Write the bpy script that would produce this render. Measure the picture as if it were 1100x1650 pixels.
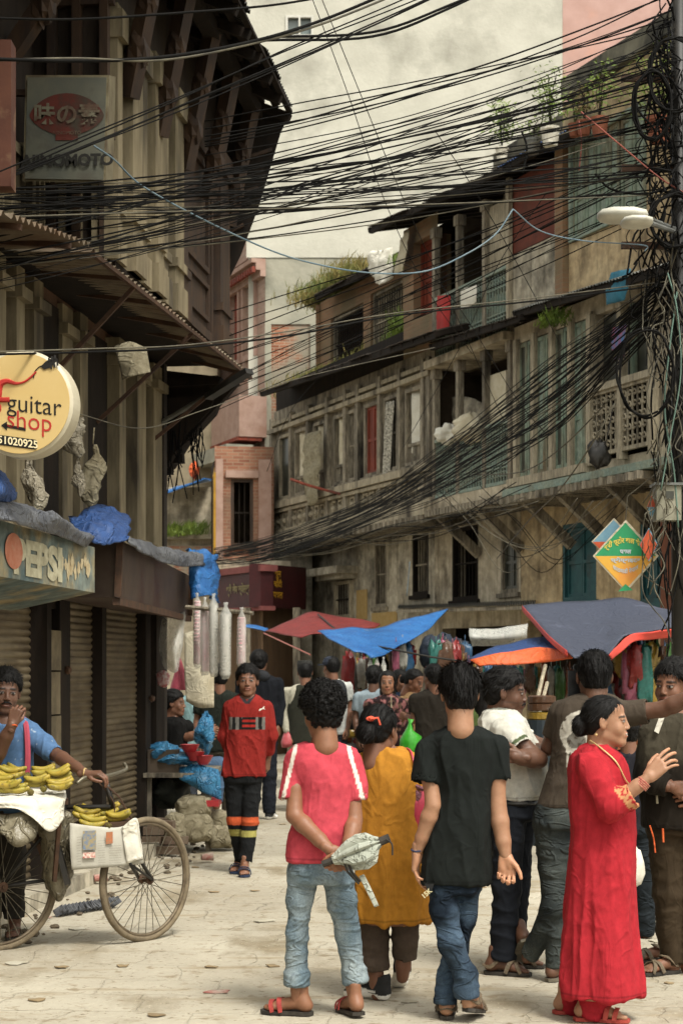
import bpy, math, random
import numpy as np
from mathutils import Vector
rnd = random.Random(7)
R = math.radians
for _o in list(bpy.data.objects): bpy.data.objects.remove(_o)
scn = bpy.context.scene
COL = scn.collection
# ---------------------------------------------------------------- camera
FPX, CX, HY, EYE = 2900.0, 550.0, 1080.0, 1.6      # focal length in photo pixels, centre column, horizon row, eye height
cam_d = bpy.data.cameras.new('camera'); cam = bpy.data.objects.new('camera', cam_d); COL.objects.link(cam)
cam.location = (0, 0, EYE); cam.rotation_euler = (R(90), 0, 0)
cam_d.sensor_fit = 'VERTICAL'; cam_d.sensor_height = 36; cam_d.lens = FPX/1650*36
cam_d.shift_y = (HY-825)/1650; cam_d.clip_start = .1; cam_d.clip_end = 500
cam_d.dof.use_dof = True; cam_d.dof.focus_distance = 9.6; cam_d.dof.aperture_fstop = 6.3
scn.camera = cam
# ---------------------------------------------------------------- sky, sun, exposure
SUN_EL, SUN_AZ = 58, 150          # degrees; azimuth clockwise from +Y (view direction): behind the camera to the right
w = bpy.data.worlds.new('World'); scn.world = w; w.use_nodes = True
nt = w.node_tree; nt.nodes.clear()
sky = nt.nodes.new('ShaderNodeTexSky'); sky.sky_type = 'NISHITA'; sky.sun_disc = False
sky.sun_elevation = R(SUN_EL); sky.sun_rotation = R(SUN_AZ); sky.dust_density = 4; sky.air_density = 1.2
hs = nt.nodes.new('ShaderNodeHueSaturation'); hs.inputs['Saturation'].default_value = .12
tint = nt.nodes.new('ShaderNodeMix'); tint.data_type = 'RGBA'; tint.blend_type = 'MULTIPLY'; tint.inputs[0].default_value = 1
tint.inputs[7].default_value = (1.0, .99, .915, 1)
bg = nt.nodes.new('ShaderNodeBackground'); bg.inputs['Strength'].default_value = .13
ow = nt.nodes.new('ShaderNodeOutputWorld')
nt.links.new(sky.outputs[0], hs.inputs['Color']); nt.links.new(hs.outputs[0], tint.inputs[6])
nt.links.new(tint.outputs[2], bg.inputs[0]); nt.links.new(bg.outputs[0], ow.inputs[0])
sd = bpy.data.lights.new('sun', 'SUN'); sd.energy = 1.5; sd.angle = R(11); sd.color = (1, .96, .88)
so = bpy.data.objects.new('sun', sd); COL.objects.link(so)
_dx = Vector((math.sin(R(SUN_AZ))*math.cos(R(SUN_EL)), math.cos(R(SUN_AZ))*math.cos(R(SUN_EL)), math.sin(R(SUN_EL))))
so.rotation_euler = _dx.to_track_quat('Z', 'Y').to_euler()
scn.view_settings.view_transform = 'Standard'; scn.view_settings.look = 'None'
scn.view_settings.gamma = 1; scn.view_settings.exposure = 1.05
scn.render.film_transparent = False
try:
    scn.cycles.use_denoising = True; scn.cycles.max_bounces = 6; scn.cycles.diffuse_bounces = 3
    scn.cycles.transparent_max_bounces = 12; scn.cycles.sample_clamp_indirect = 6
except Exception: pass
# ---------------------------------------------------------------- helpers: points, materials, meshes
def P(px, py, d):
    return Vector(((px-CX)/FPX*d, d, EYE+(HY-py)/FPX*d))
def GP(px, d): return Vector(((px-CX)/FPX*d, d, 0))
def gpy(py): return EYE*FPX/(py-HY)                   # depth of a ground point seen at row py
def C(h, m=1.0):
    h = h.lstrip('#'); o = []
    for i in (0, 2, 4):
        c = int(h[i:i+2], 16)/255
        o.append(min(1, (c/12.92 if c <= .04045 else ((c+.055)/1.055)**2.4)*m))
    return tuple(o)
def c4(c): return (c[0], c[1], c[2], 1)
MATS = {}
def mat(name, c1, c2=None, scale=6., c3=None, s3=1.2, t3=.6, bump=.3, bs=60., rough=.85, metal=0., stretch=(1, 1, 1),
        attr=None, trans=0., alpha=1., spec=.4, emit=None, sss=0., coat=0., bdist=.004, lo=.35, hi=.65, wear=0., streak=0., fold=0., fs=(7, 7, 3.5)):
    """procedural Principled material: c1..c2 by fine noise, c3 in large patches, bump from noise; attr = colour attribute"""
    if name in MATS: return MATS[name]
    m = bpy.data.materials.new(name); m.use_nodes = True; t = m.node_tree; n = t.nodes; L = t.links
    b = n['Principled BSDF']
    geo = n.new('ShaderNodeNewGeometry'); mp = n.new('ShaderNodeMapping'); mp.inputs['Scale'].default_value = stretch
    L.new(geo.outputs['Position'], mp.inputs['Vector'])
    def noise(s, det=5, vec=mp):
        q = n.new('ShaderNodeTexNoise'); q.inputs['Scale'].default_value = s; q.inputs['Detail'].default_value = det
        q.inputs['Roughness'].default_value = .62
        L.new(vec.outputs[0], q.inputs['Vector']); return q
    def ramp(src, a, c):
        q = n.new('ShaderNodeMapRange'); q.inputs[1].default_value = a; q.inputs[2].default_value = c
        L.new(src, q.inputs[0]); return q.outputs[0]
    def mix(f, a, c, mode='MIX'):
        q = n.new('ShaderNodeMix'); q.data_type = 'RGBA'; q.blend_type = mode
        if isinstance(f, float): q.inputs[0].default_value = f
        else: L.new(f, q.inputs[0])
        for s, v in ((6, a), (7, c)):
            if isinstance(v, tuple): q.inputs[s].default_value = c4(v)
            else: L.new(v, q.inputs[s])
        return q.outputs[2]
    if attr:
        at = n.new('ShaderNodeAttribute'); at.attribute_name = attr; base = at.outputs['Color']
        q = mix(ramp(noise(scale).outputs['Fac'], lo, hi), c2 or (.82, .82, .82), (1.0, 1.0, 1.0))
        base = mix(1.0, base, q, 'MULTIPLY')
        if c3: base = mix(ramp(noise(s3, 4).outputs['Fac'], t3-.06, t3+.14), base, c3)
    else:
        base = c1
        if c2: base = mix(ramp(noise(scale).outputs['Fac'], lo, hi), c1, c2)
        if c3: base = mix(ramp(noise(s3, 6).outputs['Fac'], t3-.06, t3+.14), base, c3)
    if wear: base = mix(1.0, base, mix(ramp(noise(scale*2.7, 6).outputs['Fac'], .42, .6), (1-wear,)*3, (1.0, 1.0, 1.0)), 'MULTIPLY')
    if streak:
        m2 = n.new('ShaderNodeMapping'); m2.inputs['Scale'].default_value = (5, 5, .45); L.new(geo.outputs['Position'], m2.inputs['Vector'])
        base = mix(1.0, base, mix(ramp(noise(1.3, 6, m2).outputs['Fac'], .5, .68), (1.0, 1.0, 1.0), (1-streak, 1-streak*1.05, 1-streak*1.15)), 'MULTIPLY')
    if isinstance(base, tuple): b.inputs['Base Color'].default_value = c4(base)
    else: L.new(base, b.inputs['Base Color'])
    b.inputs['Roughness'].default_value = rough; b.inputs['Metallic'].default_value = metal
    b.inputs['Specular IOR Level'].default_value = spec
    if trans: b.inputs['Transmission Weight'].default_value = trans
    if alpha < 1: b.inputs['Alpha'].default_value = alpha
    if coat: b.inputs['Coat Weight'].default_value = coat
    if sss:
        b.inputs['Subsurface Weight'].default_value = sss; b.inputs['Subsurface Radius'].default_value = (.02, .007, .004)
        b.inputs['Subsurface Scale'].default_value = .5
    if emit: b.inputs['Emission Color'].default_value = c4(emit[0]); b.inputs['Emission Strength'].default_value = emit[1]
    if bump:
        bn = n.new('ShaderNodeBump'); bn.inputs['Strength'].default_value = bump; bn.inputs['Distance'].default_value = bdist
        L.new(noise(bs, 4).outputs['Fac'], bn.inputs['Height']); L.new(bn.outputs[0], b.inputs['Normal'])
        if fold:      # creases: narrow ridges where a stretched noise crosses its middle value
            m3 = n.new('ShaderNodeMapping'); m3.inputs['Scale'].default_value = fs; m3.inputs['Rotation'].default_value = (0, .3, .4); L.new(geo.outputs['Position'], m3.inputs['Vector'])
            q = noise(1., 2, m3); q.inputs['Distortion'].default_value = .8
            a_ = n.new('ShaderNodeMath'); a_.operation = 'SUBTRACT'; L.new(q.outputs['Fac'], a_.inputs[0]); a_.inputs[1].default_value = .5
            c_ = n.new('ShaderNodeMath'); c_.operation = 'ABSOLUTE'; L.new(a_.outputs[0], c_.inputs[0]); r_ = n.new('ShaderNodeMapRange'); r_.interpolation_type = 'SMOOTHSTEP'; L.new(c_.outputs[0], r_.inputs[0]); r_.inputs[1].default_value = 0; r_.inputs[2].default_value = .07; r_.inputs[3].default_value = 1; r_.inputs[4].default_value = 0
            b2 = n.new('ShaderNodeBump'); b2.inputs['Strength'].default_value = fold; b2.inputs['Distance'].default_value = .012; L.new(r_.outputs[0], b2.inputs['Height']); L.new(bn.outputs[0], b2.inputs['Normal']); L.new(b2.outputs[0], b.inputs['Normal'])
    MATS[name] = m; return m
def brick_mat(name, e, c1, c2, mortar, bw=.22, bh=.065, bump=.6, dirt=None, t3=.55, s3=.9):
    m = bpy.data.materials.new(name); m.use_nodes = True; t = m.node_tree; n = t.nodes; L = t.links; b = n['Principled BSDF']
    geo = n.new('ShaderNodeNewGeometry'); dt = n.new('ShaderNodeVectorMath'); dt.operation = 'DOT_PRODUCT'
    dt.inputs[1].default_value = (e[0], e[1], 0); L.new(geo.outputs['Position'], dt.inputs[0])
    sp = n.new('ShaderNodeSeparateXYZ'); L.new(geo.outputs['Position'], sp.inputs[0])
    cb = n.new('ShaderNodeCombineXYZ'); L.new(dt.outputs['Value'], cb.inputs[0]); L.new(sp.outputs[2], cb.inputs[1])
    nz = n.new('ShaderNodeTexNoise'); nz.inputs['Scale'].default_value = 3; L.new(geo.outputs['Position'], nz.inputs['Vector'])
    ad = n.new('ShaderNodeVectorMath'); ad.operation = 'MULTIPLY_ADD'; ad.inputs[1].default_value = (.02, .02, 0)
    L.new(nz.outputs['Color'], ad.inputs[0]); L.new(cb.outputs[0], ad.inputs[2])
    br = n.new('ShaderNodeTexBrick'); L.new(ad.outputs[0], br.inputs['Vector'])
    br.inputs['Color1'].default_value = c4(c1); br.inputs['Color2'].default_value = c4(c2); br.inputs['Mortar'].default_value = c4(mortar)
    br.inputs['Scale'].default_value = 1; br.inputs['Brick Width'].default_value = bw; br.inputs['Row Height'].default_value = bh
    br.inputs['Mortar Size'].default_value = .007; br.inputs['Mortar Smooth'].default_value = .3
    out = br.outputs['Color']
    if dirt:
        n2 = n.new('ShaderNodeTexNoise'); n2.inputs['Scale'].default_value = s3; n2.inputs['Detail'].default_value = 7
        L.new(geo.outputs['Position'], n2.inputs['Vector'])
        mr = n.new('ShaderNodeMapRange'); mr.inputs[1].default_value = t3-.05; mr.inputs[2].default_value = t3+.1; L.new(n2.outputs['Fac'], mr.inputs[0])
        mx = n.new('ShaderNodeMix'); mx.data_type = 'RGBA'; L.new(mr.outputs[0], mx.inputs[0]); L.new(out, mx.inputs[6]); mx.inputs[7].default_value = c4(dirt)
        out = mx.outputs[2]
    L.new(out, b.inputs['Base Color']); b.inputs['Roughness'].default_value = .9
    bn = n.new('ShaderNodeBump'); bn.inputs['Strength'].default_value = bump; bn.inputs['Distance'].default_value = .01; bn.invert = True
    L.new(br.outputs['Fac'], bn.inputs['Height']); L.new(bn.outputs[0], b.inputs['Normal'])
    MATS[name] = m; return m
def tag(o, label=None, cat=None, group=None, kind=None):
    if label: o['label'] = label
    if cat: o['category'] = cat
    if group: o['group'] = group
    if kind: o['kind'] = kind
    return o
def wloc(o):
    v = Vector((0, 0, 0))
    while o: v += o.location; o = o.parent
    return v
def thing(name, label, cat, loc, group=None):
    o = bpy.data.objects.new(name, None); o.empty_display_size = .2; COL.objects.link(o); o.location = loc
    return tag(o, label, cat, group)
def mk(name, verts, faces, mats, parent=None, smooth=False, fm=None, cols=None, org=None):
    """one mesh object from world-space verts (array) and faces; its origin is put at its base"""
    v = np.asarray(verts, dtype=np.float64).reshape(-1, 3)
    if parent is not None:
        pl = wloc(parent); base = np.array(pl); o_loc = Vector((0, 0, 0))
    else:
        base = np.array(org) if org is not None else np.array([(v[:, 0].min()+v[:, 0].max())/2, (v[:, 1].min()+v[:, 1].max())/2, v[:, 2].min()])
        o_loc = Vector(base)
    me = bpy.data.meshes.new(name)
    me.from_pydata((v-base).tolist() if not isinstance(faces, np.ndarray) else [], [], [] if isinstance(faces, np.ndarray) else faces)
    if isinstance(faces, np.ndarray):
        nf, k = faces.shape
        me.vertices.add(len(v)); me.vertices.foreach_set('co', (v-base).ravel())
        me.loops.add(nf*k); me.loops.foreach_set('vertex_index', faces.ravel().astype(np.int32))
        me.polygons.add(nf); me.polygons.foreach_set('loop_start', np.arange(0, nf*k, k, dtype=np.int32))
        me.update(calc_edges=True)
    for m in (mats if isinstance(mats, (list, tuple)) else [mats]): me.materials.append(m)
    if fm is not None: me.polygons.foreach_set('material_index', np.asarray(fm, dtype=np.int32))
    if smooth: me.polygons.foreach_set('use_smooth', np.ones(len(me.polygons), dtype=bool))
    if cols is not None:
        a = me.color_attributes.new('Col', 'FLOAT_COLOR', 'POINT')
        c = np.ones((len(v), 4), dtype=np.float32); c[:, :3] = cols; a.data.foreach_set('color', c.ravel())
    me.validate(); me.update()
    o = bpy.data.objects.new(name, me); COL.objects.link(o); o.location = o_loc
    if parent is not None: o.parent = parent
    return o
class MB:
    """collects shapes into ONE mesh"""
    def __init__(s): s.v = []; s.f = []; s.m = []
    def add(s, vs, fs, m=0):
        b = len(s.v); s.v += [tuple(x) for x in vs]; s.f += [tuple(b+i for i in f) for f in fs]; s.m += [m]*len(fs); return s
    def hexa(s, q, m=0):      # q: 8 corners, bottom loop 0-3, top loop 4-7
        return s.add(q, [(3, 2, 1, 0), (4, 5, 6, 7), (0, 1, 5, 4), (1, 2, 6, 5), (2, 3, 7, 6), (3, 0, 4, 7)], m)
    def box(s, a, b, m=0):
        x0, y0, z0 = a; x1, y1, z1 = b
        return s.hexa([(x0, y0, z0), (x1, y0, z0), (x1, y1, z0), (x0, y1, z0), (x0, y0, z1), (x1, y0, z1), (x1, y1, z1), (x0, y1, z1)], m)
    def quad(s, *q, m=0, th=0.):
        q = [Vector(x) for x in q]
        if th:
            n = (q[1]-q[0]).cross(q[2]-q[0]).normalized()*th
            return s.hexa(q+[x+n for x in q], m)
        return s.add(q, [tuple(range(len(q)))], m)
    def bar(s, a, b, w, h=None, up=(0, 0, 1), m=0):
        a, b = Vector(a), Vector(b); h = h or w; d = (b-a).normalized(); u = Vector(up)
        if abs(d.dot(u)) > .98: u = Vector((1, 0, 0))
        x = d.cross(u).normalized(); y = x.cross(d)
        c = [(-x*w-y*h)/2, (x*w-y*h)/2, (x*w+y*h)/2, (-x*w+y*h)/2]
        return s.hexa([a+k for k in c]+[b+k for k in c], m)
    def tube(s, pts, r, n=8, m=0, cap=True):
        v, f = tube_np(pts, r, n, cap); b = len(s.v); s.v += [tuple(x) for x in v]; s.f += [tuple(b+i for i in q) for q in f]; s.m += [m]*len(f); return s
    def lathe(s, c, prof, n=16, m=0, axis=(0, 0, 1)):
        c = Vector(c); z = Vector(axis).normalized(); x = z.orthogonal().normalized(); y = z.cross(x); vs = []; fs = []
        for (r, h) in prof:
            for i in range(n):
                t = 2*math.pi*i/n; vs.append(c+x*(r*math.cos(t))+y*(r*math.sin(t))+z*h)
        for j in range(len(prof)-1):
            for i in range(n): fs.append((j*n+i, j*n+(i+1) % n, (j+1)*n+(i+1) % n, (j+1)*n+i))
        fs.append(tuple(range(n))[::-1]); fs.append(tuple((len(prof)-1)*n+i for i in range(n)))
        return s.add(vs, fs, m)
    def blob(s, c, r, m=0, seed=0, amp=.15, n=10, sq=1.):
        c = Vector(c); vs = []; fs = []; q = random.Random(seed); ph = [q.uniform(0, 6.28) for _ in range(6)]
        rx, ry, rz = (r, r, r) if not isinstance(r, (tuple, list)) else r
        for j in range(n+1):
            a = math.pi*j/n
            for i in range(2*n):
                t = math.pi*i/n
                k = 1+amp*(math.sin(3*t+ph[0])*math.sin(2*a+ph[1])+.6*math.sin(5*t+ph[2]+3*a)+.4*math.sin(9*a+ph[3]+2*t))
                sa, ca = math.sin(a), math.cos(a); g = lambda x: math.copysign(abs(x)**sq, x)
                vs.append((c[0]+rx*k*g(sa)*g(math.cos(t)), c[1]+ry*k*g(sa)*g(math.sin(t)), c[2]+rz*k*g(ca)))
        for j in range(n):
            for i in range(2*n): fs.append((j*2*n+i, (j+1)*2*n+i, (j+1)*2*n+(i+1) % (2*n), j*2*n+(i+1) % (2*n)))
        return s.add(vs, fs, m)
    def build(s, name, mats, parent=None, smooth=False, org=None):
        return mk(name, s.v, s.f, mats, parent, smooth, s.m if isinstance(mats, (list, tuple)) and len(mats) > 1 else None, org=org)
def tube_np(pts, r, n=6, cap=True):
    p = np.array([tuple(x) for x in pts], dtype=float); N = len(p)
    rr = np.broadcast_to(np.asarray(r, dtype=float), (N,))
    t = np.gradient(p, axis=0); t /= np.linalg.norm(t, axis=1)[:, None]+1e-12
    up = np.linalg.eigh(t.T@t+np.diag([1e-4, 2e-4, 0]))[1][:, 0]
    x = np.cross(t, up); x /= np.linalg.norm(x, axis=1)[:, None]+1e-9; y = np.cross(x, t)
    a = np.arange(n)*2*np.pi/n
    v = p[:, None, :]+rr[:, None, None]*(x[:, None, :]*np.cos(a)[None, :, None]+y[:, None, :]*np.sin(a)[None, :, None])
    f = []
    for j in range(N-1):
        for i in range(n): f.append((j*n+i, j*n+(i+1) % n, (j+1)*n+(i+1) % n, (j+1)*n+i))
    if cap: f.append(tuple(range(n))[::-1]); f.append(tuple((N-1)*n+i for i in range(n)))
    return v.reshape(-1, 3), f
def spline(pts, k=6):
    p = [Vector(x) for x in pts]; p = [p[0]*2-p[1]]+p+[p[-1]*2-p[-2]]; o = []
    for i in range(1, len(p)-2):
        for j in range(k):
            t = j/k; a, b, c, d = p[i-1:i+3]
            o.append(.5*((2*b)+(c-a)*t+(2*a-5*b+4*c-d)*t*t+(3*b-a-3*c+d)*t**3))
    o.append(p[-2]); return o
def text_mesh(body, size, font_ext=0.0, bold=0.0, align='CENTER'):
    """text as flat mesh data: verts (x right, y up) and faces"""
    c = bpy.data.curves.new('t', 'FONT'); c.body = body; c.size = size; c.align_x = align; c.align_y = 'CENTER'; c.offset = bold; c.resolution_u = 3
    o = bpy.data.objects.new('t', c); COL.objects.link(o); dg = bpy.context.evaluated_depsgraph_get()
    me = o.evaluated_get(dg).to_mesh(); vs = [v.co.copy() for v in me.vertices]; fs = [tuple(p.vertices) for p in me.polygons]
    o.evaluated_get(dg).to_mesh_clear(); bpy.data.objects.remove(o); bpy.data.curves.remove(c)
    return vs, fs
def write(name, body, size, org, ax, ay, m, parent, bold=0., warp=None, sx=1., align='CENTER'):
    vs, fs = text_mesh(body, size, bold=bold, align=align); ax, ay = Vector(ax).normalized(), Vector(ay).normalized()
    o = []
    for v in vs:
        x, y = v.x*sx, v.y
        if warp: x, y = warp(x, y)
        o.append(Vector(org)+ax*x+ay*y)
    return mk(name, o, fs, m, parent)
# ---------------------------------------------------------------- noise and signed-distance modelling (numpy)
_NR = np.random.RandomState(5).rand(32, 32, 32)
def vn(p, scale, seed=0):
    q = np.asarray(p)*scale+seed*7.31; i = np.floor(q).astype(int); f = q-i; f = f*f*(3-2*f); i0 = i & 31; i1 = (i+1) & 31
    x0, y0, z0 = i0[..., 0], i0[..., 1], i0[..., 2]; x1, y1, z1 = i1[..., 0], i1[..., 1], i1[..., 2]
    fx, fy, fz = f[..., 0], f[..., 1], f[..., 2]
    a = _NR[x0, y0, z0]*(1-fx)+_NR[x1, y0, z0]*fx; b = _NR[x0, y1, z0]*(1-fx)+_NR[x1, y1, z0]*fx
    c = _NR[x0, y0, z1]*(1-fx)+_NR[x1, y0, z1]*fx; d = _NR[x0, y1, z1]*(1-fx)+_NR[x1, y1, z1]*fx
    return (a*(1-fy)+b*fy)*(1-fz)+(c*(1-fy)+d*fy)*fz
def fbm(p, scale, seed=0, o=3):
    s = 0; a = .5
    for k in range(o): s = s+a*vn(p, scale*2**k, seed+k); a *= .5
    return s/(1-.5**o)
A = lambda v: np.array(tuple(v), dtype=float)
def cap(a, b, ra, rb=None):
    a, b = A(a), A(b); rb = ra if rb is None else rb; ab = b-a; L = max(float(ab@ab), 1e-9); rm = max(ra, rb)
    def f(p):
        h = np.clip(((p-a)@ab)/L, 0, 1); return np.linalg.norm(p-(a+h[..., None]*ab), axis=-1)-(ra+h*(rb-ra))
    return (f, np.minimum(a, b)-rm, np.maximum(a, b)+rm)
def ell(c, r, M=None):
    c = A(c); r = np.array(r, dtype=float); M = np.eye(3) if M is None else np.array(M); rm = r.max()
    def f(p):
        q = (p-c)@M.T/r; k = np.linalg.norm(q, axis=-1); k2 = np.linalg.norm(q/r, axis=-1)+1e-9; return k*(k-1)/k2
    return (f, c-rm, c+rm)
def loft(lv, n=2.3, rnd_=.02, M=None):
    """lv: rows (z, x, y, half-width x, half-depth y) -> solid with elliptical sections"""
    lv = sorted(lv); a = np.array(lv, dtype=float); t = np.arange(len(a)); tt = np.linspace(0, len(a)-1, 8*len(a)); z = np.interp(tt, t, a[:, 0]); cols = []
    for k in range(1, 5):   # light smoothing between the levels
        v = np.interp(z, a[:, 0], a[:, k]); v2 = v.copy()
        for _ in range(3): v2[1:-1] = (v2[:-2]+2*v2[1:-1]+v2[2:])/4
        cols.append(v2)
    z0, z1 = a[0, 0], a[-1, 0]
    def f(p):
        Z = p[..., 2]; x = np.interp(Z, z, cols[0]); y = np.interp(Z, z, cols[1]); hw = np.interp(Z, z, cols[2]); hd = np.interp(Z, z, cols[3])
        k = (np.abs((p[..., 0]-x)/hw)**n+np.abs((p[..., 1]-y)/hd)**n+1e-12)**(1/n); d = (k-1)*np.minimum(hw, hd)
        e = np.maximum(z0-Z, Z-z1)+rnd_; return np.where((d+rnd_ > 0) & (e > 0), np.sqrt(np.maximum(d+rnd_, 0)**2+np.maximum(e, 0)**2)-rnd_, np.maximum(d, e-rnd_))
    m = np.array([a[:, 3].max(), a[:, 4].max(), 0])
    return (f, np.array([a[:, 1].min(), a[:, 2].min(), z0])-m, np.array([a[:, 1].max(), a[:, 2].max(), z1])+m)
def half(pt, nrm):
    pt, nrm = A(pt), A(nrm); nrm = nrm/np.linalg.norm(nrm)
    return (lambda p: (p-pt)@nrm, None, None)
def field(ops, h, pad=.03):
    """ops: list of (op, prim, k): 'u' smooth union, 's' subtract, 'i' intersect, 'd' add function to field"""
    lo = np.min([p[1] for o, p, k in ops if o == 'u'], axis=0)-pad; hi = np.max([p[2] for o, p, k in ops if o == 'u'], axis=0)+pad
    n = np.ceil((hi-lo)/h).astype(int)+1; ax = [lo[i]+h*np.arange(n[i]) for i in range(3)]
    G = np.stack(np.meshgrid(*ax, indexing='ij'), axis=-1).astype(np.float32); F = np.full(n, .5, dtype=np.float32)
    for o, p, k in ops:
        if o == 'u' or (p[1] is not None and o == 's'):
            m = k+.02; i0 = np.maximum(((p[1]-m-lo)/h).astype(int), 0); i1 = np.minimum(((p[2]+m-lo)/h).astype(int)+2, n)
            if (i1 <= i0).any(): continue
            sl = tuple(slice(i0[i], i1[i]) for i in range(3))
        else: sl = (slice(None),)*3
        a = F[sl]; b = p[0](G[sl])
        if o == 'u':
            if k > 0: hh = np.clip(.5+.5*(b-a)/k, 0, 1); F[sl] = b*(1-hh)+a*hh-k*hh*(1-hh)
            else: F[sl] = np.minimum(a, b)
        elif o == 's' or o == 'i':
            if o == 's': b = -b
            if k > 0: hh = np.clip(.5-.5*(b-a)/k, 0, 1); F[sl] = b*(1-hh)+a*hh+k*hh*(1-hh)
            else: F[sl] = np.maximum(a, b)
        elif o == 'd': F[sl] = a+b
    return F, lo, h
def nets(F, lo, h):
    """surface nets: field -> verts, quads"""
    s = F < 0; nx, ny, nz = F.shape
    c = np.zeros((nx-1, ny-1, nz-1), dtype=np.int8)
    for i in (0, 1):
        for j in (0, 1):
            for k in (0, 1): c += s[i:nx-1+i, j:ny-1+j, k:nz-1+k]
    act = (c > 0) & (c < 8); idx = np.argwhere(act); ids = -np.ones(act.shape, dtype=np.int64); ids[act] = np.arange(len(idx))
    acc = np.zeros((len(idx), 3)); cnt = np.zeros(len(idx))
    I, J, K = idx.T
    for ax_ in range(3):
        for u in (0, 1):
            for v_ in (0, 1):
                o0 = [0, 0, 0]; ot = [q for q in range(3) if q != ax_]; o0[ot[0]] = u; o0[ot[1]] = v_; o1 = list(o0); o1[ax_] = 1
                f0 = F[I+o0[0], J+o0[1], K+o0[2]]; f1 = F[I+o1[0], J+o1[1], K+o1[2]]; m = (f0 < 0) != (f1 < 0)
                t = np.where(m, f0/np.where(m, f0-f1, 1), 0); p = np.tile(np.array(o0, dtype=float), (len(idx), 1)); p[:, ax_] = t
                acc[m] += p[m]; cnt[m] += 1
    v = lo+h*(idx+acc/np.maximum(cnt, 1)[:, None]); q = []
    for ax_ in range(3):
        a0 = [slice(None)]*3; a1 = [slice(None)]*3; a0[ax_] = slice(0, -1); a1[ax_] = slice(1, None)
        s0 = s[tuple(a0)]; s1 = s[tuple(a1)]; e = np.argwhere(s0 != s1)
        ot = [k for k in range(3) if k != ax_]
        ok = (e[:, ot[0]] > 0) & (e[:, ot[1]] > 0) & (e[:, ot[0]] < F.shape[ot[0]]-1) & (e[:, ot[1]] < F.shape[ot[1]]-1); e = e[ok]
        d0 = np.zeros(3, dtype=int); d1 = np.zeros(3, dtype=int); d0[ot[0]] = 1; d1[ot[1]] = 1
        g = lambda x: ids[x[:, 0], x[:, 1], x[:, 2]]
        quad = np.stack([g(e-d0-d1), g(e-d1), g(e), g(e-d0)], axis=1); ins = s0[tuple(e.T)]
        flip = ins if ax_ != 1 else ~ins
        quad[~flip] = quad[~flip][:, ::-1]; q.append(quad)
    return v, np.concatenate(q)
def vnorm(v, f):
    n = np.cross(v[f[:, 2]]-v[f[:, 0]], v[f[:, 3]]-v[f[:, 1]]); o = np.zeros_like(v)
    for k in range(4): np.add.at(o, f[:, k], n)
    return o/(np.linalg.norm(o, axis=1)[:, None]+1e-12)
def relax(v, f, it=1, lam=.5):
    e = np.concatenate([f[:, [0, 1]], f[:, [1, 2]], f[:, [2, 3]], f[:, [3, 0]]]); e = np.concatenate([e, e[:, ::-1]])
    for _ in range(it):
        s = np.zeros_like(v); c = np.zeros(len(v)); np.add.at(s, e[:, 0], v[e[:, 1]]); np.add.at(c, e[:, 0], 1); v = v+lam*(s/np.maximum(c, 1)[:, None]-v)
    return v
def sdf(ops, h, disp=None, it=1):
    v, f = nets(*field(ops, h)); v = relax(v, f, it)
    if disp is not None:
        n = vnorm(v, f); v = v+n*disp(v, n)[:, None]
    return v, f
def joinm(parts):
    V, Fc, b = [], [], 0
    for v, f in parts: V.append(v); Fc.append(f+b); b += len(v)
    return np.concatenate(V), np.concatenate(Fc)
# ================================================================ materials of the place
M_ground = mat('ground_concrete', C('a79a82', .75), C('c0b399', .78), 1.6, C('81765f', .75), .55, .56, .5, 22, .92, bdist=.012)
M_plaster = mat('beige_plaster', C('cabda5', .95), C('b3a68d', .92), 3, C('5d4f3a', .8), 1.1, .56, .35, 30, wear=.25, streak=.45)
M_plaster2 = mat('ochre_plaster', C('ccb68f', .92), C('baa27c', .9), 4, C('5a4b36'), 1.4, .57, .3, 30, wear=.25, streak=.4)
M_grime = mat('grimy_wall', C('c6bda8', .92), C('a89e8a', .9), 3, C('453f35'), 1.2, .55, .4, 25, wear=.3, streak=.5)
M_oldwood = mat('weathered_wood', C('857a68', .85), C('b4a993', .85), 14, C('2c2720'), 2.2, .54, .5, 60, .85, stretch=(1, 1, .18), wear=.45)
M_palewood = mat('pale_wood', C('a89c84', .85), C('c2b69c', .85), 14, C('463d31'), 2.4, .58, .5, 60, .85, stretch=(1, 1, .16), wear=.4)
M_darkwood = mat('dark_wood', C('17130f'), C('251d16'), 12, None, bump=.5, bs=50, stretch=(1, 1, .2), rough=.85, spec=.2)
M_redwood = mat('red_wood', C('8a3a24', .9), C('672c1b', .9), 10, C('38201a'), 2, .6, .4, 60, .7, stretch=(1, 1, .2))
M_brownwood = mat('brown_wood', C('2b2019'), C('43301f'), 10, C('17120e'), 2, .6, .5, 60, .7, stretch=(1, 1, .2))
M_green = mat('green_shutter_paint', C('7d9684', .85), C('98a591', .85), 9, C('75674f'), 2.2, .52, .4, 60, .8, stretch=(1, 1, .3), wear=.35)
M_greenlt = mat('pale_green_paint', C('8fa398', .8), C('a0a893', .8), 9, C('6d6450'), 2, .6, .4, 60, .8, wear=.3)
M_teal = mat('teal_paint', C('1f4a50', .9), C('2b5d60', .8), 8, C('2a2f2b'), 2.4, .6, .3, 40, .6)
M_glassdk = mat('dusty_glass', C('33332c'), C('4a4a40'), 4, None, bump=.1, rough=.35)
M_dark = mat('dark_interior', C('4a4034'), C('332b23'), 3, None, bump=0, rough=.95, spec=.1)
M_sheet = mat('corrugated_iron', C('463c31', .7), C('332b23', .7), 5, C('5a402e', .6), 1.4, .6, .3, 40, .7, .25)
M_awn = mat('awning_iron', C('8b7d68', .8), C('6a5d4c', .8), 5, C('7a5a42', .7), 1.4, .6, .3, 40, .7, .2)
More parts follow.
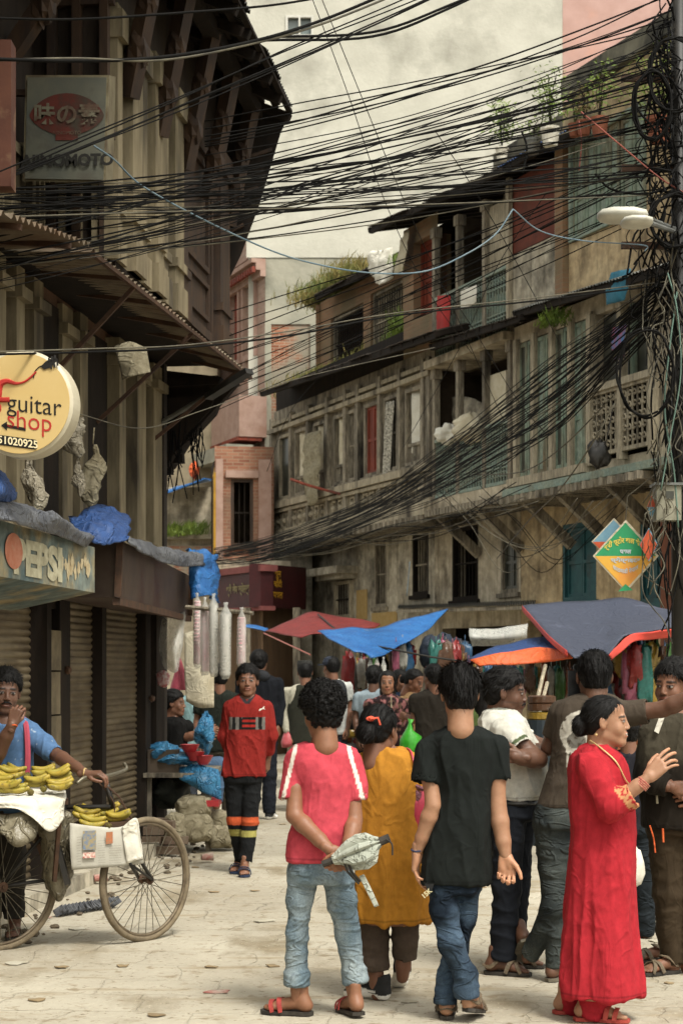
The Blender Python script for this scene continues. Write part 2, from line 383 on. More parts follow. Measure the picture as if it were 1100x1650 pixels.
M_tin = mat('grey_tin', C('8d8f8a', .7), C('6d6c65', .7), 6, C('59483a'), 1.8, .6, .2, 40, .5, .4)
M_rust = mat('rusty_steel', C('3f3026'), C('5a4130'), 9, None, bump=.4, rough=.7, metal=.4)
M_black = mat('black_iron', C('1a1917'), C('29251f'), 9, None, bump=.2, rough=.5)
M_shutter = mat('rolling_shutter_steel', C('75674f', .8), C('564a38', .8), 3, C('8d8068', .8), .9, .55, .2, 40, .6, .2, stretch=(1, 1, 3))
M_cream = mat('cream_fabric', C('d8cfb6', .8), C('c0b498', .8), 5, C('8f8468'), 1.8, .62, .5, 25, .9, bdist=.01, fold=0.3, fs=(6, 6, 6))
M_white = mat('white_cloth', C('e8e4d6', .85), C('d3cdbb', .85), 5, None, bump=.5, bs=18, bdist=.01, fold=0.5, fs=(6, 6, 6))
M_redcloth = mat('red_cloth', C('b5302c', .8), C('9c2824', .8), 6, None, bump=.4, bs=15, bdist=.01)
M_bluetarp = mat('blue_tarpaulin', C('2f6fae', .8), C('245c9a', .8), 5, C('8aa5b5'), 2.5, .68, .6, 9, .5, bdist=.02, fold=0.5, fs=(6, 6, 6))
M_navytarp = mat('navy_tarpaulin', C('4c5263', .72), C('3e4455', .72), 30, C('686d80'), 2, .66, .5, 12, .6, stretch=(1, 4, 1), bdist=.015, fold=.4, fs=(5, 2, 2))
M_bluedk = mat('faded_blue_tarpaulin', C('2d4f86', .8), C('243f6e', .8), 10, None, bump=.5, bs=14, rough=.6, bdist=.02, fold=0.8, fs=(6, 6, 6))
M_tarpred = mat('maroon_tarpaulin', C('7e2a26', .8), C('6c2220', .8), 7, None, bump=.5, bs=8, rough=.6, bdist=.02, fold=0.4, fs=(6, 6, 6))
M_orange = mat('orange_tarpaulin', C('e0672f', .8), C('d65a2a', .8), 7, None, bump=.4, bs=12, rough=.6, bdist=.02, fold=0.4, fs=(6, 6, 6))
M_trim = mat('coral_trim', C('d8493b', .85), C('c94236', .85), 7, None, bump=.3, rough=.6)
M_greytarp = mat('grey_tarpaulin', C('7b7d80', .65), C('5c5e64', .65), 6, C('3f434d'), 2.5, .6, .9, 9, .55, bdist=.03, fold=0.9, fs=(6, 6, 6))
M_sack = mat('sack_cloth', C('b3a98d', .65), C('8e8469', .65), 20, C('6a604a'), 3, .62, .7, 120, .9, fold=0.7, fs=(6, 6, 6))
M_grass = mat('dry_grass', C('7f7a3c', .6), C('98824a', .6), 3, C('55652c', .7), 1.3, .5, 0, rough=.9)
M_leaf = mat('green_leaf', C('6f8a2c', .5), C('8fa53c', .55), 5, C('3f5a1e', .6), 2, .55, 0, rough=.6)
M_wire = mat('black_cable', C('0c0b0a'), C('151412'), 5, None, bump=0, rough=.8, spec=.12)
M_wiregrey = mat('grey_cable', C('4f4b42', .7), C('77715f', .7), 5, None, bump=0, rough=.7, spec=.2)
M_wireblue = mat('blue_cable', C('6c8796', .6), C('869aa2', .6), 5, None, bump=0, rough=.5)
M_wirered = mat('red_cable', C('a0594c', .8), None, bump=0, rough=.5)
# ================================================================ facade frames
class Frame:
    def __init__(s, o, e, N): s.o = Vector((o[0], o[1], 0)); s.e = Vector((e[0], e[1], 0)).normalized(); s.N = Vector((N[0], N[1], 0)).normalized()
    def s(q, px, n=0.): 
        k = (px-CX)/FPX; return (k*(q.o.y+n*q.N.y)-q.o.x-n*q.N.x)/(q.e.x-k*q.e.y)
    def pt(q, s, n, z): v = q.o+q.e*s+q.N*n; return Vector((v.x, v.y, z))
    def z(q, px, py, n=0.): return EYE+(HY-py)*q.pt(q.s(px, n), n, 0).y/FPX
    def px(q, px, py, n=0.): s = q.s(px, n); return q.pt(s, n, EYE+(HY-py)*q.pt(s, n, 0).y/FPX)
    def box(q, mb, s0, s1, z0, z1, n0, n1, m=0):
        return mb.hexa([q.pt(s0, n0, z0), q.pt(s1, n0, z0), q.pt(s1, n1, z0), q.pt(s0, n1, z0), q.pt(s0, n0, z1), q.pt(s1, n0, z1), q.pt(s1, n1, z1), q.pt(s0, n1, z1)], m)
RF = Frame((3.94, 22.4), (-.39, 1), (-1, -.39))          # the right-hand row of houses: s runs away from the camera
LF = Frame((-1.62, 16.5), (-.1276, -1), (1, -.1276))     # the left-hand house: s runs towards the camera
def wall_holes(fr, mb, s0, s1, z0, z1, n, holes, depth=.18, m=0):
    """front faces with rectangular openings and their reveals"""
    ss = sorted({s0, s1, *[max(s0, min(s1, a)) for h in holes for a in h[:2]]}); zs = sorted({z0, z1, *[max(z0, min(z1, a)) for h in holes for a in h[2:4]]})
    for i in range(len(ss)-1):
        for j in range(len(zs)-1):
            cs, cz = (ss[i]+ss[i+1])/2, (zs[j]+zs[j+1])/2
            if any(h[0] < cs < h[1] and h[2] < cz < h[3] for h in holes): continue
            mb.quad(fr.pt(ss[i], n, zs[j]), fr.pt(ss[i+1], n, zs[j]), fr.pt(ss[i+1], n, zs[j+1]), fr.pt(ss[i], n, zs[j+1]), m=m)
    for a, b, c, d in [h[:4] for h in holes]:
        for q in (((a, c), (a, d)), ((b, c), (b, d)), ((a, c), (b, c)), ((a, d), (b, d))):
            (p1, z1_), (p2, z2_) = q
            mb.quad(fr.pt(p1, n, z1_), fr.pt(p2, n, z2_), fr.pt(p2, n-depth, z2_), fr.pt(p1, n-depth, z1_), m=m)
def room(fr, mb, s0, s1, z0, z1, n, deep=2.2, m=0):
    """a dark room behind a facade: back, sides, floor and ceiling"""
    a, b = n, n-deep
    q = lambda *p: mb.quad(*[fr.pt(*x) for x in p], m=m)
    q((s0, b, z0), (s1, b, z0), (s1, b, z1), (s0, b, z1)); q((s0, a, z0), (s0, b, z0), (s0, b, z1), (s0, a, z1)); q((s1, a, z0), (s1, b, z0), (s1, b, z1), (s1, a, z1))
    q((s0, a, z0+.01), (s1, a, z0+.01), (s1, b, z0+.01), (s0, b, z0+.01)); q((s0, a, z1-.01), (s1, a, z1-.01), (s1, b, z1-.01), (s0, b, z1-.01))
def corrugated(p0, p1, p2, p3, pitch=.076, amp=.012, m=None, name='roof_sheet', parent=None, sag=0., seed=0, th=0.):
    """sheet p0-p1 (along eave) to p3-p2; corrugations run from the eave edge to the wall edge"""
    p0, p1, p2, p3 = map(Vector, (p0, p1, p2, p3)); L = (p1-p0).length; n = max(8, int(L/pitch*5)); nv = 8
    nr = (p1-p0).cross(p3-p0).normalized(); nr = nr if nr.z > 0 else -nr; vs = []; q = random.Random(seed)
    ws = [q.uniform(0, 6) for _ in range(3)]
    for i in range(n+1):
        u = i/n
        ov = .03*math.sin(int(u*L/.8)*2.4)
        for j in range(nv+1):
            v = j/nv - (ov if j == 0 else 0)
            a, b = p0.lerp(p1, u), p3.lerp(p2, u); x = a.lerp(b, v)
            x = x+nr*(amp*math.sin(u*L/pitch*2*math.pi)+sag*math.sin(u*3.1+ws[0])*math.cos(v*2+ws[1])-(.004*(int(u*L/.8) % 2))); vs.append(x)
    fs = [(i*(nv+1)+j, (i+1)*(nv+1)+j, (i+1)*(nv+1)+j+1, i*(nv+1)+j+1) for i in range(n) for j in range(nv)]
    return mk(name, [tuple(v) for v in vs], fs, m or M_sheet, parent)
def cloth_quad(grid, name, m, label=None, cat=None, parent=None, amp=.02, sc=3., seed=0, k=6, group=None, th=.004):
    """cloth through a grid of points (rows of world points), wrinkled, with thickness"""
    rows = [spline(r, k) for r in grid]; cols = list(zip(*rows)); cols = [spline(c, k) for c in cols]
    nu, nv = len(cols), len(cols[0]); v = np.array([[tuple(x) for x in c] for c in cols]); p = v.reshape(-1, 3)
    du = np.gradient(v, axis=0); dv = np.gradient(v, axis=1); n = np.cross(du, dv); n /= np.linalg.norm(n, axis=-1)[..., None]+1e-9; n = n.reshape(-1, 3)
    p = p+n*((fbm(p, sc, seed)-.5)*2*amp)[:, None]
    f = np.array([(i*nv+j, (i+1)*nv+j, (i+1)*nv+j+1, i*nv+j+1) for i in range(nu-1) for j in range(nv-1)]); N = len(p)
    V = np.concatenate([p, p-n*th]); F = [tuple(x) for x in f]+[tuple(x[::-1]+N) for x in f]
    for i in range(nu-1): F += [(i*nv, i*nv+N, (i+1)*nv+N, (i+1)*nv), (i*nv+nv-1, (i+1)*nv+nv-1, (i+1)*nv+nv-1+N, i*nv+nv-1+N)]
    for j in range(nv-1): F += [(j, j+1, j+1+N, j+N), ((nu-1)*nv+j, (nu-1)*nv+j+N, (nu-1)*nv+j+1+N, (nu-1)*nv+j+1)]
    o = mk(name, V, F, m, parent, smooth=True)
    return tag(o, label, cat, group) if label else o
# ================================================================ ground
g = MB(); g.quad((-60, -5, 0), (60, -5, 0), (60, 120, 0), (-60, 120, 0)); tag(g.build('ground', mat('far_ground', C('6b604d', .7), C('857962', .7), 2)), kind='structure')
# street surface: uneven slabs, worn joints
xs = np.linspace(-9, 9, 150); ys = 4.5+np.linspace(0, 1, 170)**1.5*36
X, Y = np.meshgrid(xs, ys, indexing='ij'); pp = np.stack([X, Y, 0*X], -1)
Z = .003+.006*fbm(pp, .7, 3)+.005*fbm(pp, 4, 9)
f_ = np.array([(i*170+j, (i+1)*170+j, (i+1)*170+j+1, i*170+j+1) for i in range(149) for j in range(169)])
def ground_mat():
    m = bpy.data.materials.new('dusty_street'); m.use_nodes = True; t = m.node_tree; n = t.nodes; L = t.links; b = n['Principled BSDF']
    geo = n.new('ShaderNodeNewGeometry')
    def noise(s, d=6, st=None, r=.6, dist=0.):
        q = n.new('ShaderNodeTexNoise'); q.inputs['Scale'].default_value = s; q.inputs['Detail'].default_value = d; q.inputs['Roughness'].default_value = r; q.inputs['Distortion'].default_value = dist
        if st: mp = n.new('ShaderNodeMapping'); mp.inputs['Scale'].default_value = st; L.new(geo.outputs['Position'], mp.inputs[0]); L.new(mp.outputs[0], q.inputs['Vector'])
        else: L.new(geo.outputs['Position'], q.inputs['Vector'])
        return q.outputs['Fac']
    def rng(x, a, c, o0=0., o1=1.):
        q = n.new('ShaderNodeMapRange'); q.inputs[1].default_value = a; q.inputs[2].default_value = c; q.inputs[3].default_value = o0; q.inputs[4].default_value = o1; L.new(x, q.inputs[0]); return q.outputs[0]
    def mix(f, a, c, mode='MIX'):
        q = n.new('ShaderNodeMix'); q.data_type = 'RGBA'; q.blend_type = mode
        if isinstance(f, float): q.inputs[0].default_value = f
        else: L.new(f, q.inputs[0])
        for s, v in ((6, a), (7, c)):
            if isinstance(v, tuple): q.inputs[s].default_value = c4(v)
            else: L.new(v, q.inputs[s])
        return q.outputs[2]
    base = mix(rng(noise(.45, 7), .38, .62), C('aea592', .78), C('c0b8a5', .81))
    base = mix(rng(noise(1.3, 8, (1, .5, 1)), .54, .66), base, C('8f836c', .82))
    base = mix(rng(noise(26, 3), .6, .72), base, C('74674f', .9)); base = mix(rng(noise(60, 2), .66, .72), base, C('d0c5ac', .8))
    base = mix(rng(noise(2.2, 8, (.5, 2.2, 1)), .56, .68), base, C('a3957b', .8)); base = mix(rng(noise(7, 7), .58, .66), base, C('988a72', .8))
    # slabs: joints of old paving, partly buried in dust
    mp = n.new('ShaderNodeMapping'); mp.inputs['Rotation'].default_value = (0, 0, R(7)); L.new(geo.outputs['Position'], mp.inputs[0])
    nz = n.new('ShaderNodeTexNoise'); nz.inputs['Scale'].default_value = 2.2; nz.inputs['Detail'].default_value = 4; L.new(geo.outputs['Position'], nz.inputs['Vector'])
    ad = n.new('ShaderNodeVectorMath'); ad.operation = 'MULTIPLY_ADD'; ad.inputs[1].default_value = (.3, .3, 0); L.new(nz.outputs['Color'], ad.inputs[0]); L.new(mp.outputs[0], ad.inputs[2])
    br = n.new('ShaderNodeTexBrick'); L.new(ad.outputs[0], br.inputs['Vector']); br.inputs['Scale'].default_value = 1; br.inputs['Brick Width'].default_value = .62; br.inputs['Row Height'].default_value = .44
    br.inputs['Mortar Size'].default_value = .012; br.inputs['Mortar Smooth'].default_value = .5; br.inputs['Color1'].default_value = (1, 1, 1, 1); br.inputs['Color2'].default_value = (.86, .87, .88, 1); br.inputs['Mortar'].default_value = (.66, .64, .6, 1)
    vis = rng(noise(.6, 4, None, .6), .42, .6)
    q = n.new('ShaderNodeMath'); q.operation = 'MULTIPLY'; L.new(vis, q.inputs[0]); q.inputs[1].default_value = .5
    base = mix(q.outputs[0], base, mix(1.0, base, br.outputs['Color'], 'MULTIPLY'))
    # cracks
    vo = n.new('ShaderNodeTexVoronoi'); vo.feature = 'DISTANCE_TO_EDGE'; vo.inputs['Scale'].default_value = .9; L.new(ad.outputs[0], vo.inputs['Vector'])
    ck = n.new('ShaderNodeMath'); ck.operation = 'MULTIPLY'; L.new(rng(vo.outputs['Distance'], .012, 0.), ck.inputs[0]); L.new(rng(noise(1.1), .56, .7, 0, .28), ck.inputs[1])
    base = mix(ck.outputs[0], base, C('4d4334'))
    L.new(base, b.inputs['Base Color']); b.inputs['Roughness'].default_value = .9; b.inputs['Specular IOR Level'].default_value = .25
    h = n.new('ShaderNodeMath'); h.operation = 'MULTIPLY_ADD'; L.new(noise(9, 8), h.inputs[0]); h.inputs[1].default_value = 1.6
    L.new(rng(br.outputs['Fac'], 0, 1, 1, .2), h.inputs[2])
    bn = n.new('ShaderNodeBump'); bn.inputs['Strength'].default_value = .55; bn.inputs['Distance'].default_value = .02; L.new(h.outputs[0], bn.inputs['Height']); L.new(bn.outputs[0], b.inputs['Normal'])
    return m
tag(mk('street', np.stack([X, Y, Z], -1).reshape(-1, 3), f_[:, ::-1].copy(), ground_mat(), smooth=True, org=(0, 0, 0)), kind='structure')
# ================================================================ big blank house and its brick front (far)
bd = 38.5
blank = thing('blank_house', 'tall house with a blank grey rendered side wall and a carved brick front', 'house', P(425, 1080, bd)-Vector((0, 0, EYE)))
M_blank = mat('grey_render', C('b9b6a8', .93), C('c7c4b6', .95), 1.5, C('a09d90', .9), .7, .56, .35, 14, .92, bdist=.02)
M_blank2 = mat('pale_render', C('9c9a8a', .8), C('b3ae9c', .82), 1.5, C('6c6a5c'), .8, .56, .4, 14, .92, bdist=.02)
pb = brick_mat('pink_brick', RF.e, C('aa8a7a', .8), C('bd9f8e', .8), C('b3a595', .78), dirt=C('8d6a56'), t3=.6)
pbs = brick_mat('pink_brick_side', (1, 0), C('96583c', .75), C('b57a5c', .8), C('b0a590', .85), dirt=C('9a9280', .85), t3=.47, s3=1.6)
def zz(py, d): return EYE+(HY-py)/FPX*d
xl = lambda px, d: (px-CX)/FPX*d
b0 = MB()
def yq(mb, x0, x1, z0, z1, y, m=0): mb.quad((x0, y, z0), (x1, y, z0), (x1, y, z1), (x0, y, z1), m=m)
XA, XB = xl(397, bd), xl(950, 46)
# side wall facing the camera, with the small window hole at (460-505, 25-60)
hx0, hx1, hz0, hz1 = xl(460, bd), xl(505, bd), zz(60, bd), zz(25, bd)
XL = xl(427, bd); zt = zz(415, bd)
for (a, b_, c, d_) in ((XL, hx0, zt, 22), (hx0, hx1, zt, hz0), (hx0, hx1, hz1, 22), (hx1, 4.72, zt, 22)):
    b0.quad((a, bd, c), (b_, bd, c), (b_, bd, d_), (a, bd, d_))
b0.quad((xl(397, bd), bd+.001, zt), (XL, bd+.001, zt), (XL, bd+.001, 22), (xl(397, bd), bd+.001, 22))
b0.build('side_wall', M_blank, blank)
b1 = MB(); b1.box((XL+.003, bd+.02, zz(522, bd)), (4.72, bd+.4, zt+.02)); b1.build('side_wall', M_blank2, blank)
# exposed brick band low on the side wall
bw_ = MB(); bw_.box((xl(432, bd), bd+.05, 3), (xl(520, bd), bd+.4, zz(522, bd))); bw_.build('brick_panel', pbs, blank)
bw_ = MB(); bw_.box((xl(427, bd), bd-.03, 3), (xl(437, bd), bd+.4, zz(520, bd))); bw_.box((xl(500, bd), bd-.02, 3), (xl(520, bd), bd+.04, zz(520, bd)-.01)); bw_.build('corner_pilaster', M_blank2, blank)
wn = MB(); t_ = .05
for q in (((hx0, hz0), (hx1, hz0+t_)), ((hx0, hz1-t_), (hx1, hz1)), ((hx0, hz0+t_), (hx0+t_, hz1-t_)), ((hx1-t_, hz0+t_), (hx1, hz1-t_)), (((hx0+hx1)/2-.02, hz0+t_), ((hx0+hx1)/2+.02, hz1-t_))):
    wn.box((q[0][0], bd-.03, q[0][1]), (q[1][0], bd+.06, q[1][1]))
wo = wn.build('window', mat('white_frame', C('d8d6cc', .85), C('c7c4b8', .85)), blank)
pn = MB(); pn.box((hx0, bd+.08, hz0), (hx1, bd+.1, hz1)); pn.build('pane', mat('sky_glass', C('6f7a78', .8), C('8d9592', .8), 3, rough=.2), wo)
# body behind (keeps light out and gives depth)
bb = MB(); bb.box((xl(397, bd)+.02, bd+.45, 0), (4.6, bd+9, 21.9)); bb.build('house_body', M_blank, blank)
# brick front: goes away from the corner along the street
BF = Frame((xl(427, bd), bd), (-.39, 1), (-1, -.39))
fr1 = MB(); s1 = BF.s(345)
holes = []
for (a, b_) in ((373, 388), (397, 413)):
    for (zc, hh) in ((zz(500, bd+.8), .95), (zz(60, bd+.8), 1.2)):
        holes.append((BF.s(b_), BF.s(a), zc-hh, zc+hh))
holes.append((BF.s(395), BF.s(358), zz(790, bd), zz(745, bd)))
wall_holes(BF, fr1, 0, s1+12, 3.2, 22, 0, holes[:4], .2); fr1.build('front_wall', pb, blank)
M_pink = mat('pink_plaster', C('b8998a', .78), C('a68675', .75), 5, C('8f6a58'), 1.5, .6, .3, 30)
cr = MB()
for (za, zb, o) in ((zz(425, bd), zz(418, bd), .32), (zz(436, bd), zz(425, bd), .22), (zz(446, bd), zz(436, bd), .12), (zz(655, bd), zz(640, bd), .2), (zz(690, bd), zz(655, bd), .12)):
    BF.box(cr, -.05, s1+2, za, zb, 0.002, o)
cr.build('cornice', M_pink, blank)
cr = MB(); 
for k in range(40): BF.box(cr, -.02+k*.16, .06+k*.16, zz(440, bd), zz(431, bd), .22, .3)
cr.build('cornice_tooth', M_redwood, blank)
for h in holes[:4]:
    f1 = MB(); a, b_, c, d_ = h
    for (p, q, r_, s_) in ((a-.1, a, c-.1, d_+.1), (b_, b_+.1, c-.1, d_+.1), (a, b_, d_, d_+.12), (a, b_, c-.12, c)): BF.box(f1, p, q, r_, s_, .003, .09)
    BF.box(f1, a-.2, b_+.2, d_+.12, d_+.22, .003, .16)
    wi = f1.build('window', M_pink, blank); f2 = MB(); mid = (a+b_)/2
    for (p, q) in ((a, mid-.02), (mid+.02, b_)):
        BF.box(f2, p, q, c, d_, -.12, -.08); 
        for kk in (0, 1): BF.box(f2, p+.06, q-.06, c+.1+kk*(d_-c)/2, c+(d_-c)*(.44+kk*.5), -.08, -.06)
    f2.build('shutter', M_redwood, wi)
sl = MB()   # pale cantilevered slab at the foot of the brick storeys
A_, B_, C_, D_ = BF.pt(-.1, .3, 0), BF.pt(s1+.5, .3, 0), BF.pt(s1+.5, 1.1, 0), BF.pt(-.1, .9, 0)
za = zz(737, bd-.5); sl.hexa([Vector((v.x, v.y, z)) for z in (za, za+.3) for v in (A_, B_, C_, D_)])
sl.build('slab', M_blank2, blank)
sl = MB(); BF.box(sl, -.12, s1*.86, zz(706, bd), zz(640, bd), .005, .62); BF.box(sl, s1*.86, s1*1.9, zz(742, bd+1), zz(700, bd+1), .005, .75); sl.build('parapet', M_pink, blank)
sl = MB()
for k in range(22): BF.box(sl, -.1+k*.11, -.04+k*.11, zz(712, bd), zz(706, bd)-.004, .1, .66)
sl.build('cornice_tooth', M_redwood, blank)
# pink house behind on the right
ph = thing('pink_house', 'pink painted house wall behind the rooftop pots, top right', 'house', (8, 47, 0))
q = MB(); q.box((xl(906, 46), 46, 0), (13, 55, 24)); q.build('wall', mat('pink_paint', C('cfaaa0', .78), C('c39d92', .78), 2, C('c19484'), .8, .62, .3, 12), ph)
q = MB(); a, b_ = P(1003, 135, 45.9), P(1050, 100, 45.9); q.box((a.x, 45.9, a.z), (b_.x+.4, 45.99, b_.z)); q.build('window', mat('white_frame', C('d8d6cc')), ph)
# white strip column left of the blank wall, far
q = MB(); q.box((xl(380, 48), 48, 0), (xl(401, 48), 49, 22)); tag(q.build('far_column', M_cream), 'thin pale column of a house showing behind the dark eave', 'column')
# ================================================================ far end of the lane (gap between the two sides)
fh = thing('far_house', 'small beige house under a blue sheet roof at the end of the lane', 'house', P(310, 1080, 37)-Vector((0, 0, EYE)))
q = MB(); q.box((xl(250, 37), 37, 0), (xl(352, 37), 39, zz(785, 37))); q.build('wall', M_plaster, fh)
q = MB(); q.box((xl(250, 36.8), 36.75, zz(868, 36.8)), (xl(350, 36.8), 36.99, zz(858, 36.8))); q.box((xl(345, 36.8), 36.7, 0), (xl(352, 36.8), 36.98, zz(785, 36.8))); q.build('ledge', M_grime, fh)
q = MB(); q.box((xl(262, 36.9), 36.9, zz(955, 37)), (xl(345, 36.9), 36.98, zz(880, 37))); q.build('brick_panel', pbs, fh)
q = MB(); q.quad(P(262, 798, 36), P(330, 772, 36), P(345, 775, 37.5), P(262, 790, 37.5), th=.03); q.build('roof', M_bluetarp, fh)
q = MB(); q.box((xl(255, 40), 40, 0), (xl(350, 40), 42, zz(560, 40))); tag(q.build('distant_house', mat('dun_render', C('9a8d74', .8), C('7d715c', .8), 3)), 'dull rendered house farthest away down the lane', 'house')
q = MB(); q.tube([P(349, 900, 35), P(349, 762, 35)], .065); q.tube([P(349, 770, 35), P(353, 750, 35.2)], .08); tag(q.build('drain_pipe', mat('yellow_pvc', C('c9992c', .8), C('b48322', .8), rough=.5)), 'yellow drain pipe running down the corner at the lane', 'pipe')
q = MB(); q.blob(P(313, 758, 36.5), (.1, .1, .16)); tag(q.build('water_container', M_orange), 'small orange container on the far ledge', 'container')
# ================================================================ right-hand row of houses (frame RF)
S = RF.s
N0 = .0         # jettied upper floors' plane
NG = -.75       # ground-floor wall plane
rbrick = brick_mat('old_brick', RF.e, C('8f6a4e', .7), C('a57e5d', .7), C('8f8064', .7), dirt=C('6b5d45'), t3=.5)
def rectframe(fr, mb, a, b, c, d, n0, n1, t, m=0):
    fr.box(mb, a, a+t, c, d, n0, n1, m); fr.box(mb, b-t, b, c, d, n0, n1, m); fr.box(mb, a+t, b-t, c, c+t, n0, n1, m); fr.box(mb, a+t, b-t, d-t, d, n0, n1, m)
def leaf(fr, mb, a, b, c, d, n, m=0, mg=1, rails=(.5,), t=.05):
    """shutter leaf: stiles and rails with recessed panels"""
    rectframe(fr, mb, a, b, c, d, n, n+.035, t, m)
    for r_ in rails: fr.box(mb, a+t, b-t, c+(d-c)*r_-t/2, c+(d-c)*r_+t/2, n, n+.035, m)
    fr.box(mb, a+t*.9, b-t*.9, c+t*.9, d-t*.9, n+.004, n+.014, mg)
def window(fr, parent, a, b, c, d, n, style, mf=None, ms=None, label=None):
    f = MB(); rectframe(fr, f, a, b, c, d, n-.04, n+.05, .06); fr.box(f, a-.06, b+.06, c-.07, c-.002, n-.02, n+.1)
    w_ = f.build('window', mf or M_oldwood, parent)
    if label: w_['label'] = label
    a, b, c, d = a+.06, b-.06, c+.06, d-.06; g_ = MB()
    if style == 'leaves':
        m_ = (a+b)/2; leaf(fr, g_, a, m_-.004, c, d, n-.03); leaf(fr, g_, m_+.004, b, c, d, n-.03); g_.build('shutter', [ms or M_oldwood, ms or M_oldwood], w_)
    elif style == 'bars':
        k = max(3, int((b-a)/.11))
        for i in range(1, k): fr.box(g_, a+(b-a)*i/k-.009, a+(b-a)*i/k+.009, c, d, n-.01, n+.01)
        fr.box(g_, a, b, (c+d)/2-.015, (c+d)/2+.015, n-.02, n+.015); g_.build('bars', ms or M_oldwood, w_)
    elif style == 'pane':
        fr.box(g_, a, b, c, d, n-.03, n-.02); g_.build('pane', ms or M_glassdk, w_)
    elif style == 'curtain':
        pts = [[fr.pt(a+(b-a)*i/5, n-.03+.03*math.sin(i*2.1), d-(d-c)*j/4*(.9+.08*math.sin(i*3))) for i in range(6)] for j in range(5)]
        cloth_quad(pts, 'curtain', ms or M_cream, parent=w_, amp=.015, sc=9, k=3)
    return w_
def balusters(fr, parent, s0, s1, z0, z1, n, m, kind='lattice', name='railing'):
    f = MB(); fr.box(f, s0, s1, z1-.05, z1, n-.03, n+.04); fr.box(f, s0, s1, z0, z0+.05, n-.03, n+.03)
    L_ = s1-s0
    if kind == 'lattice':
        k = max(3, int(L_/.09))
        for i in range(k+1): fr.box(f, s0+L_*i/k-.008, s0+L_*i/k+.008, z0+.05, z1-.05, n-.012, n+.012)
        for zf in (.27, .33, .72): fr.box(f, s0, s1, z0+(z1-z0)*zf-.008, z0+(z1-z0)*zf+.008, n-.014, n+.014)
        for i in range(k):     # rings of cast iron low on the panel
            for (zc, r_) in ((z0+(z1-z0)*.17, .035), (z0+(z1-z0)*.84, .032), (z0+(z1-z0)*.5, .026)):
                c = fr.pt(s0+L_*(i+.5)/k, n, zc); f.tube([c+fr.e*(r_*math.cos(t))+Vector((0, 0, r_*math.sin(t))) for t in np.linspace(0, 6.283, 9)], .008, 4, cap=False)
    elif kind == 'scroll':
        k = max(2, int(L_/.12))
        for i in range(k+1): fr.box(f, s0+L_*i/k-.009, s0+L_*i/k+.009, z0+.05, z1-.05, n-.012, n+.012)
        for i in range(k):
            for j in range(5):
                zc = z0+(z1-z0)*(.16+.17*j); sg = 1 if (i+j) % 2 else -1
                c = fr.pt(s0+L_*(i+.5)/k, n+.01, zc); f.tube([c+fr.e*(sg*(.05-.006*t)*math.cos(t))+Vector((0, 0, (.055-.007*t)*math.sin(t))) for t in np.linspace(.3, 6.4, 11)], .012, 4)
    else:
        k = max(3, int(L_/.075))
        for i in range(k+1): fr.box(f, s0+L_*(i+.5)/(k+1)-.017, s0+L_*(i+.5)/(k+1)+.017, z0+.05, z1-.05, n-.012, n+.018)
    return f.build(name, m, parent)
# ---------- house of carved windows (columns 440-700)
hB = thing('carved_window_house', 'old brick house with a row of carved wooden windows, left of the open balconies', 'house', RF.pt(S(570), 0, 0))
sa, sb = S(700), S(441)
zb, zt2 = 4.12, 6.75
bays = [(452, 470, 'pane', None), (478, 497, 'curtain', 1), (508, 527, 'curtain', 1), (541, 560, 'curtain', 2), (563, 576, 'bars', None), (590, 613, 'leaves', 'red'), (622, 645, 'cloth', None), (656, 683, 'curtain', 3)]
hl = []
for (a, b_, st, _) in bays: hl.append((S(b_), S(a), 4.95, 6.22))
q = MB(); wall_holes(RF, q, sa, sb, 4.3, zt2, N0, hl, .1); q.build('wall', M_oldwood, hB)
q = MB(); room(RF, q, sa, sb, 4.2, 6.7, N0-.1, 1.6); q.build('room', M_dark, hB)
for i, (a, b_, st, t) in enumerate(bays):
    A1, B1 = S(b_), S(a)
    if st == 'cloth':
        wi = window(RF, hB, A1, B1, 4.95, 6.22, N0, 'bars')
        cloth_quad([[RF.pt(A1+.08+.1*j*.5+i_*.07, .08+.02*i_ % 3, 6.1-j*.33) for i_ in range(4)] for j in range(5)], 'curtain', mat('printed_cloth', C('c9c3b2'), C('3a362f'), 30, bump=0), parent=wi, amp=.02, sc=8, k=3)
    elif st == 'leaves': window(RF, hB, A1, B1, 4.95, 6.22, N0, 'leaves', M_oldwood, M_redwood, 'red shuttered window')
    else:
        window(RF, hB, A1, B1, 4.95, 6.22, N0, st, M_oldwood if st != 'pane' else M_palewood, {None: None, 1: M_cream, 2: M_cream, 3: M_white}[t] if st == 'curtain' else None)
        if st == 'curtain': balusters(RF, hB, A1+.05, B1-.05, 4.97, 5.32, N0-.02, M_oldwood, 'bal')
q = MB()   # posts, sill rails, panelled apron, cornices
for px in (443, 474, 502, 533, 562, 582, 618, 650, 688, 697): RF.box(q, S(px)-.06, S(px)+.06, 4.2, 6.6, .002, .1)
q.build('post', M_oldwood, hB)
q = MB()
RF.box(q, sa-.02, sb+.05, 4.78, 4.9, .003, .16); RF.box(q, sa-.02, sb+.05, 4.7, 4.76, .003, .11); RF.box(q, sa-.02, sb+.05, 6.3, 6.38, .003, .13); RF.box(q, sa-.02, sb+.05, 6.45, 6.52, .003, .08)
RF.box(q, sa-.02, sb+.05, 4.08, 4.28, -.2, .2); RF.box(q, sa-.02, sb+.05, 4.29, 4.36, -.1, .12)
q.build('rail', M_palewood, hB)
q = MB(); k = 26
for i in range(k):
    a = sa+(sb-sa)*(i+.12)/k; b_ = sa+(sb-sa)*(i+.88)/k
    rectframe(RF, q, a, b_, 4.38, 4.68, .002, .045, .035)
    c = RF.pt((a+b_)/2, .02, 4.53); q.blob(c, (.07, .07, .06), n=5)
q.build('carved_panel', M_palewood, hB)
q = MB(); 
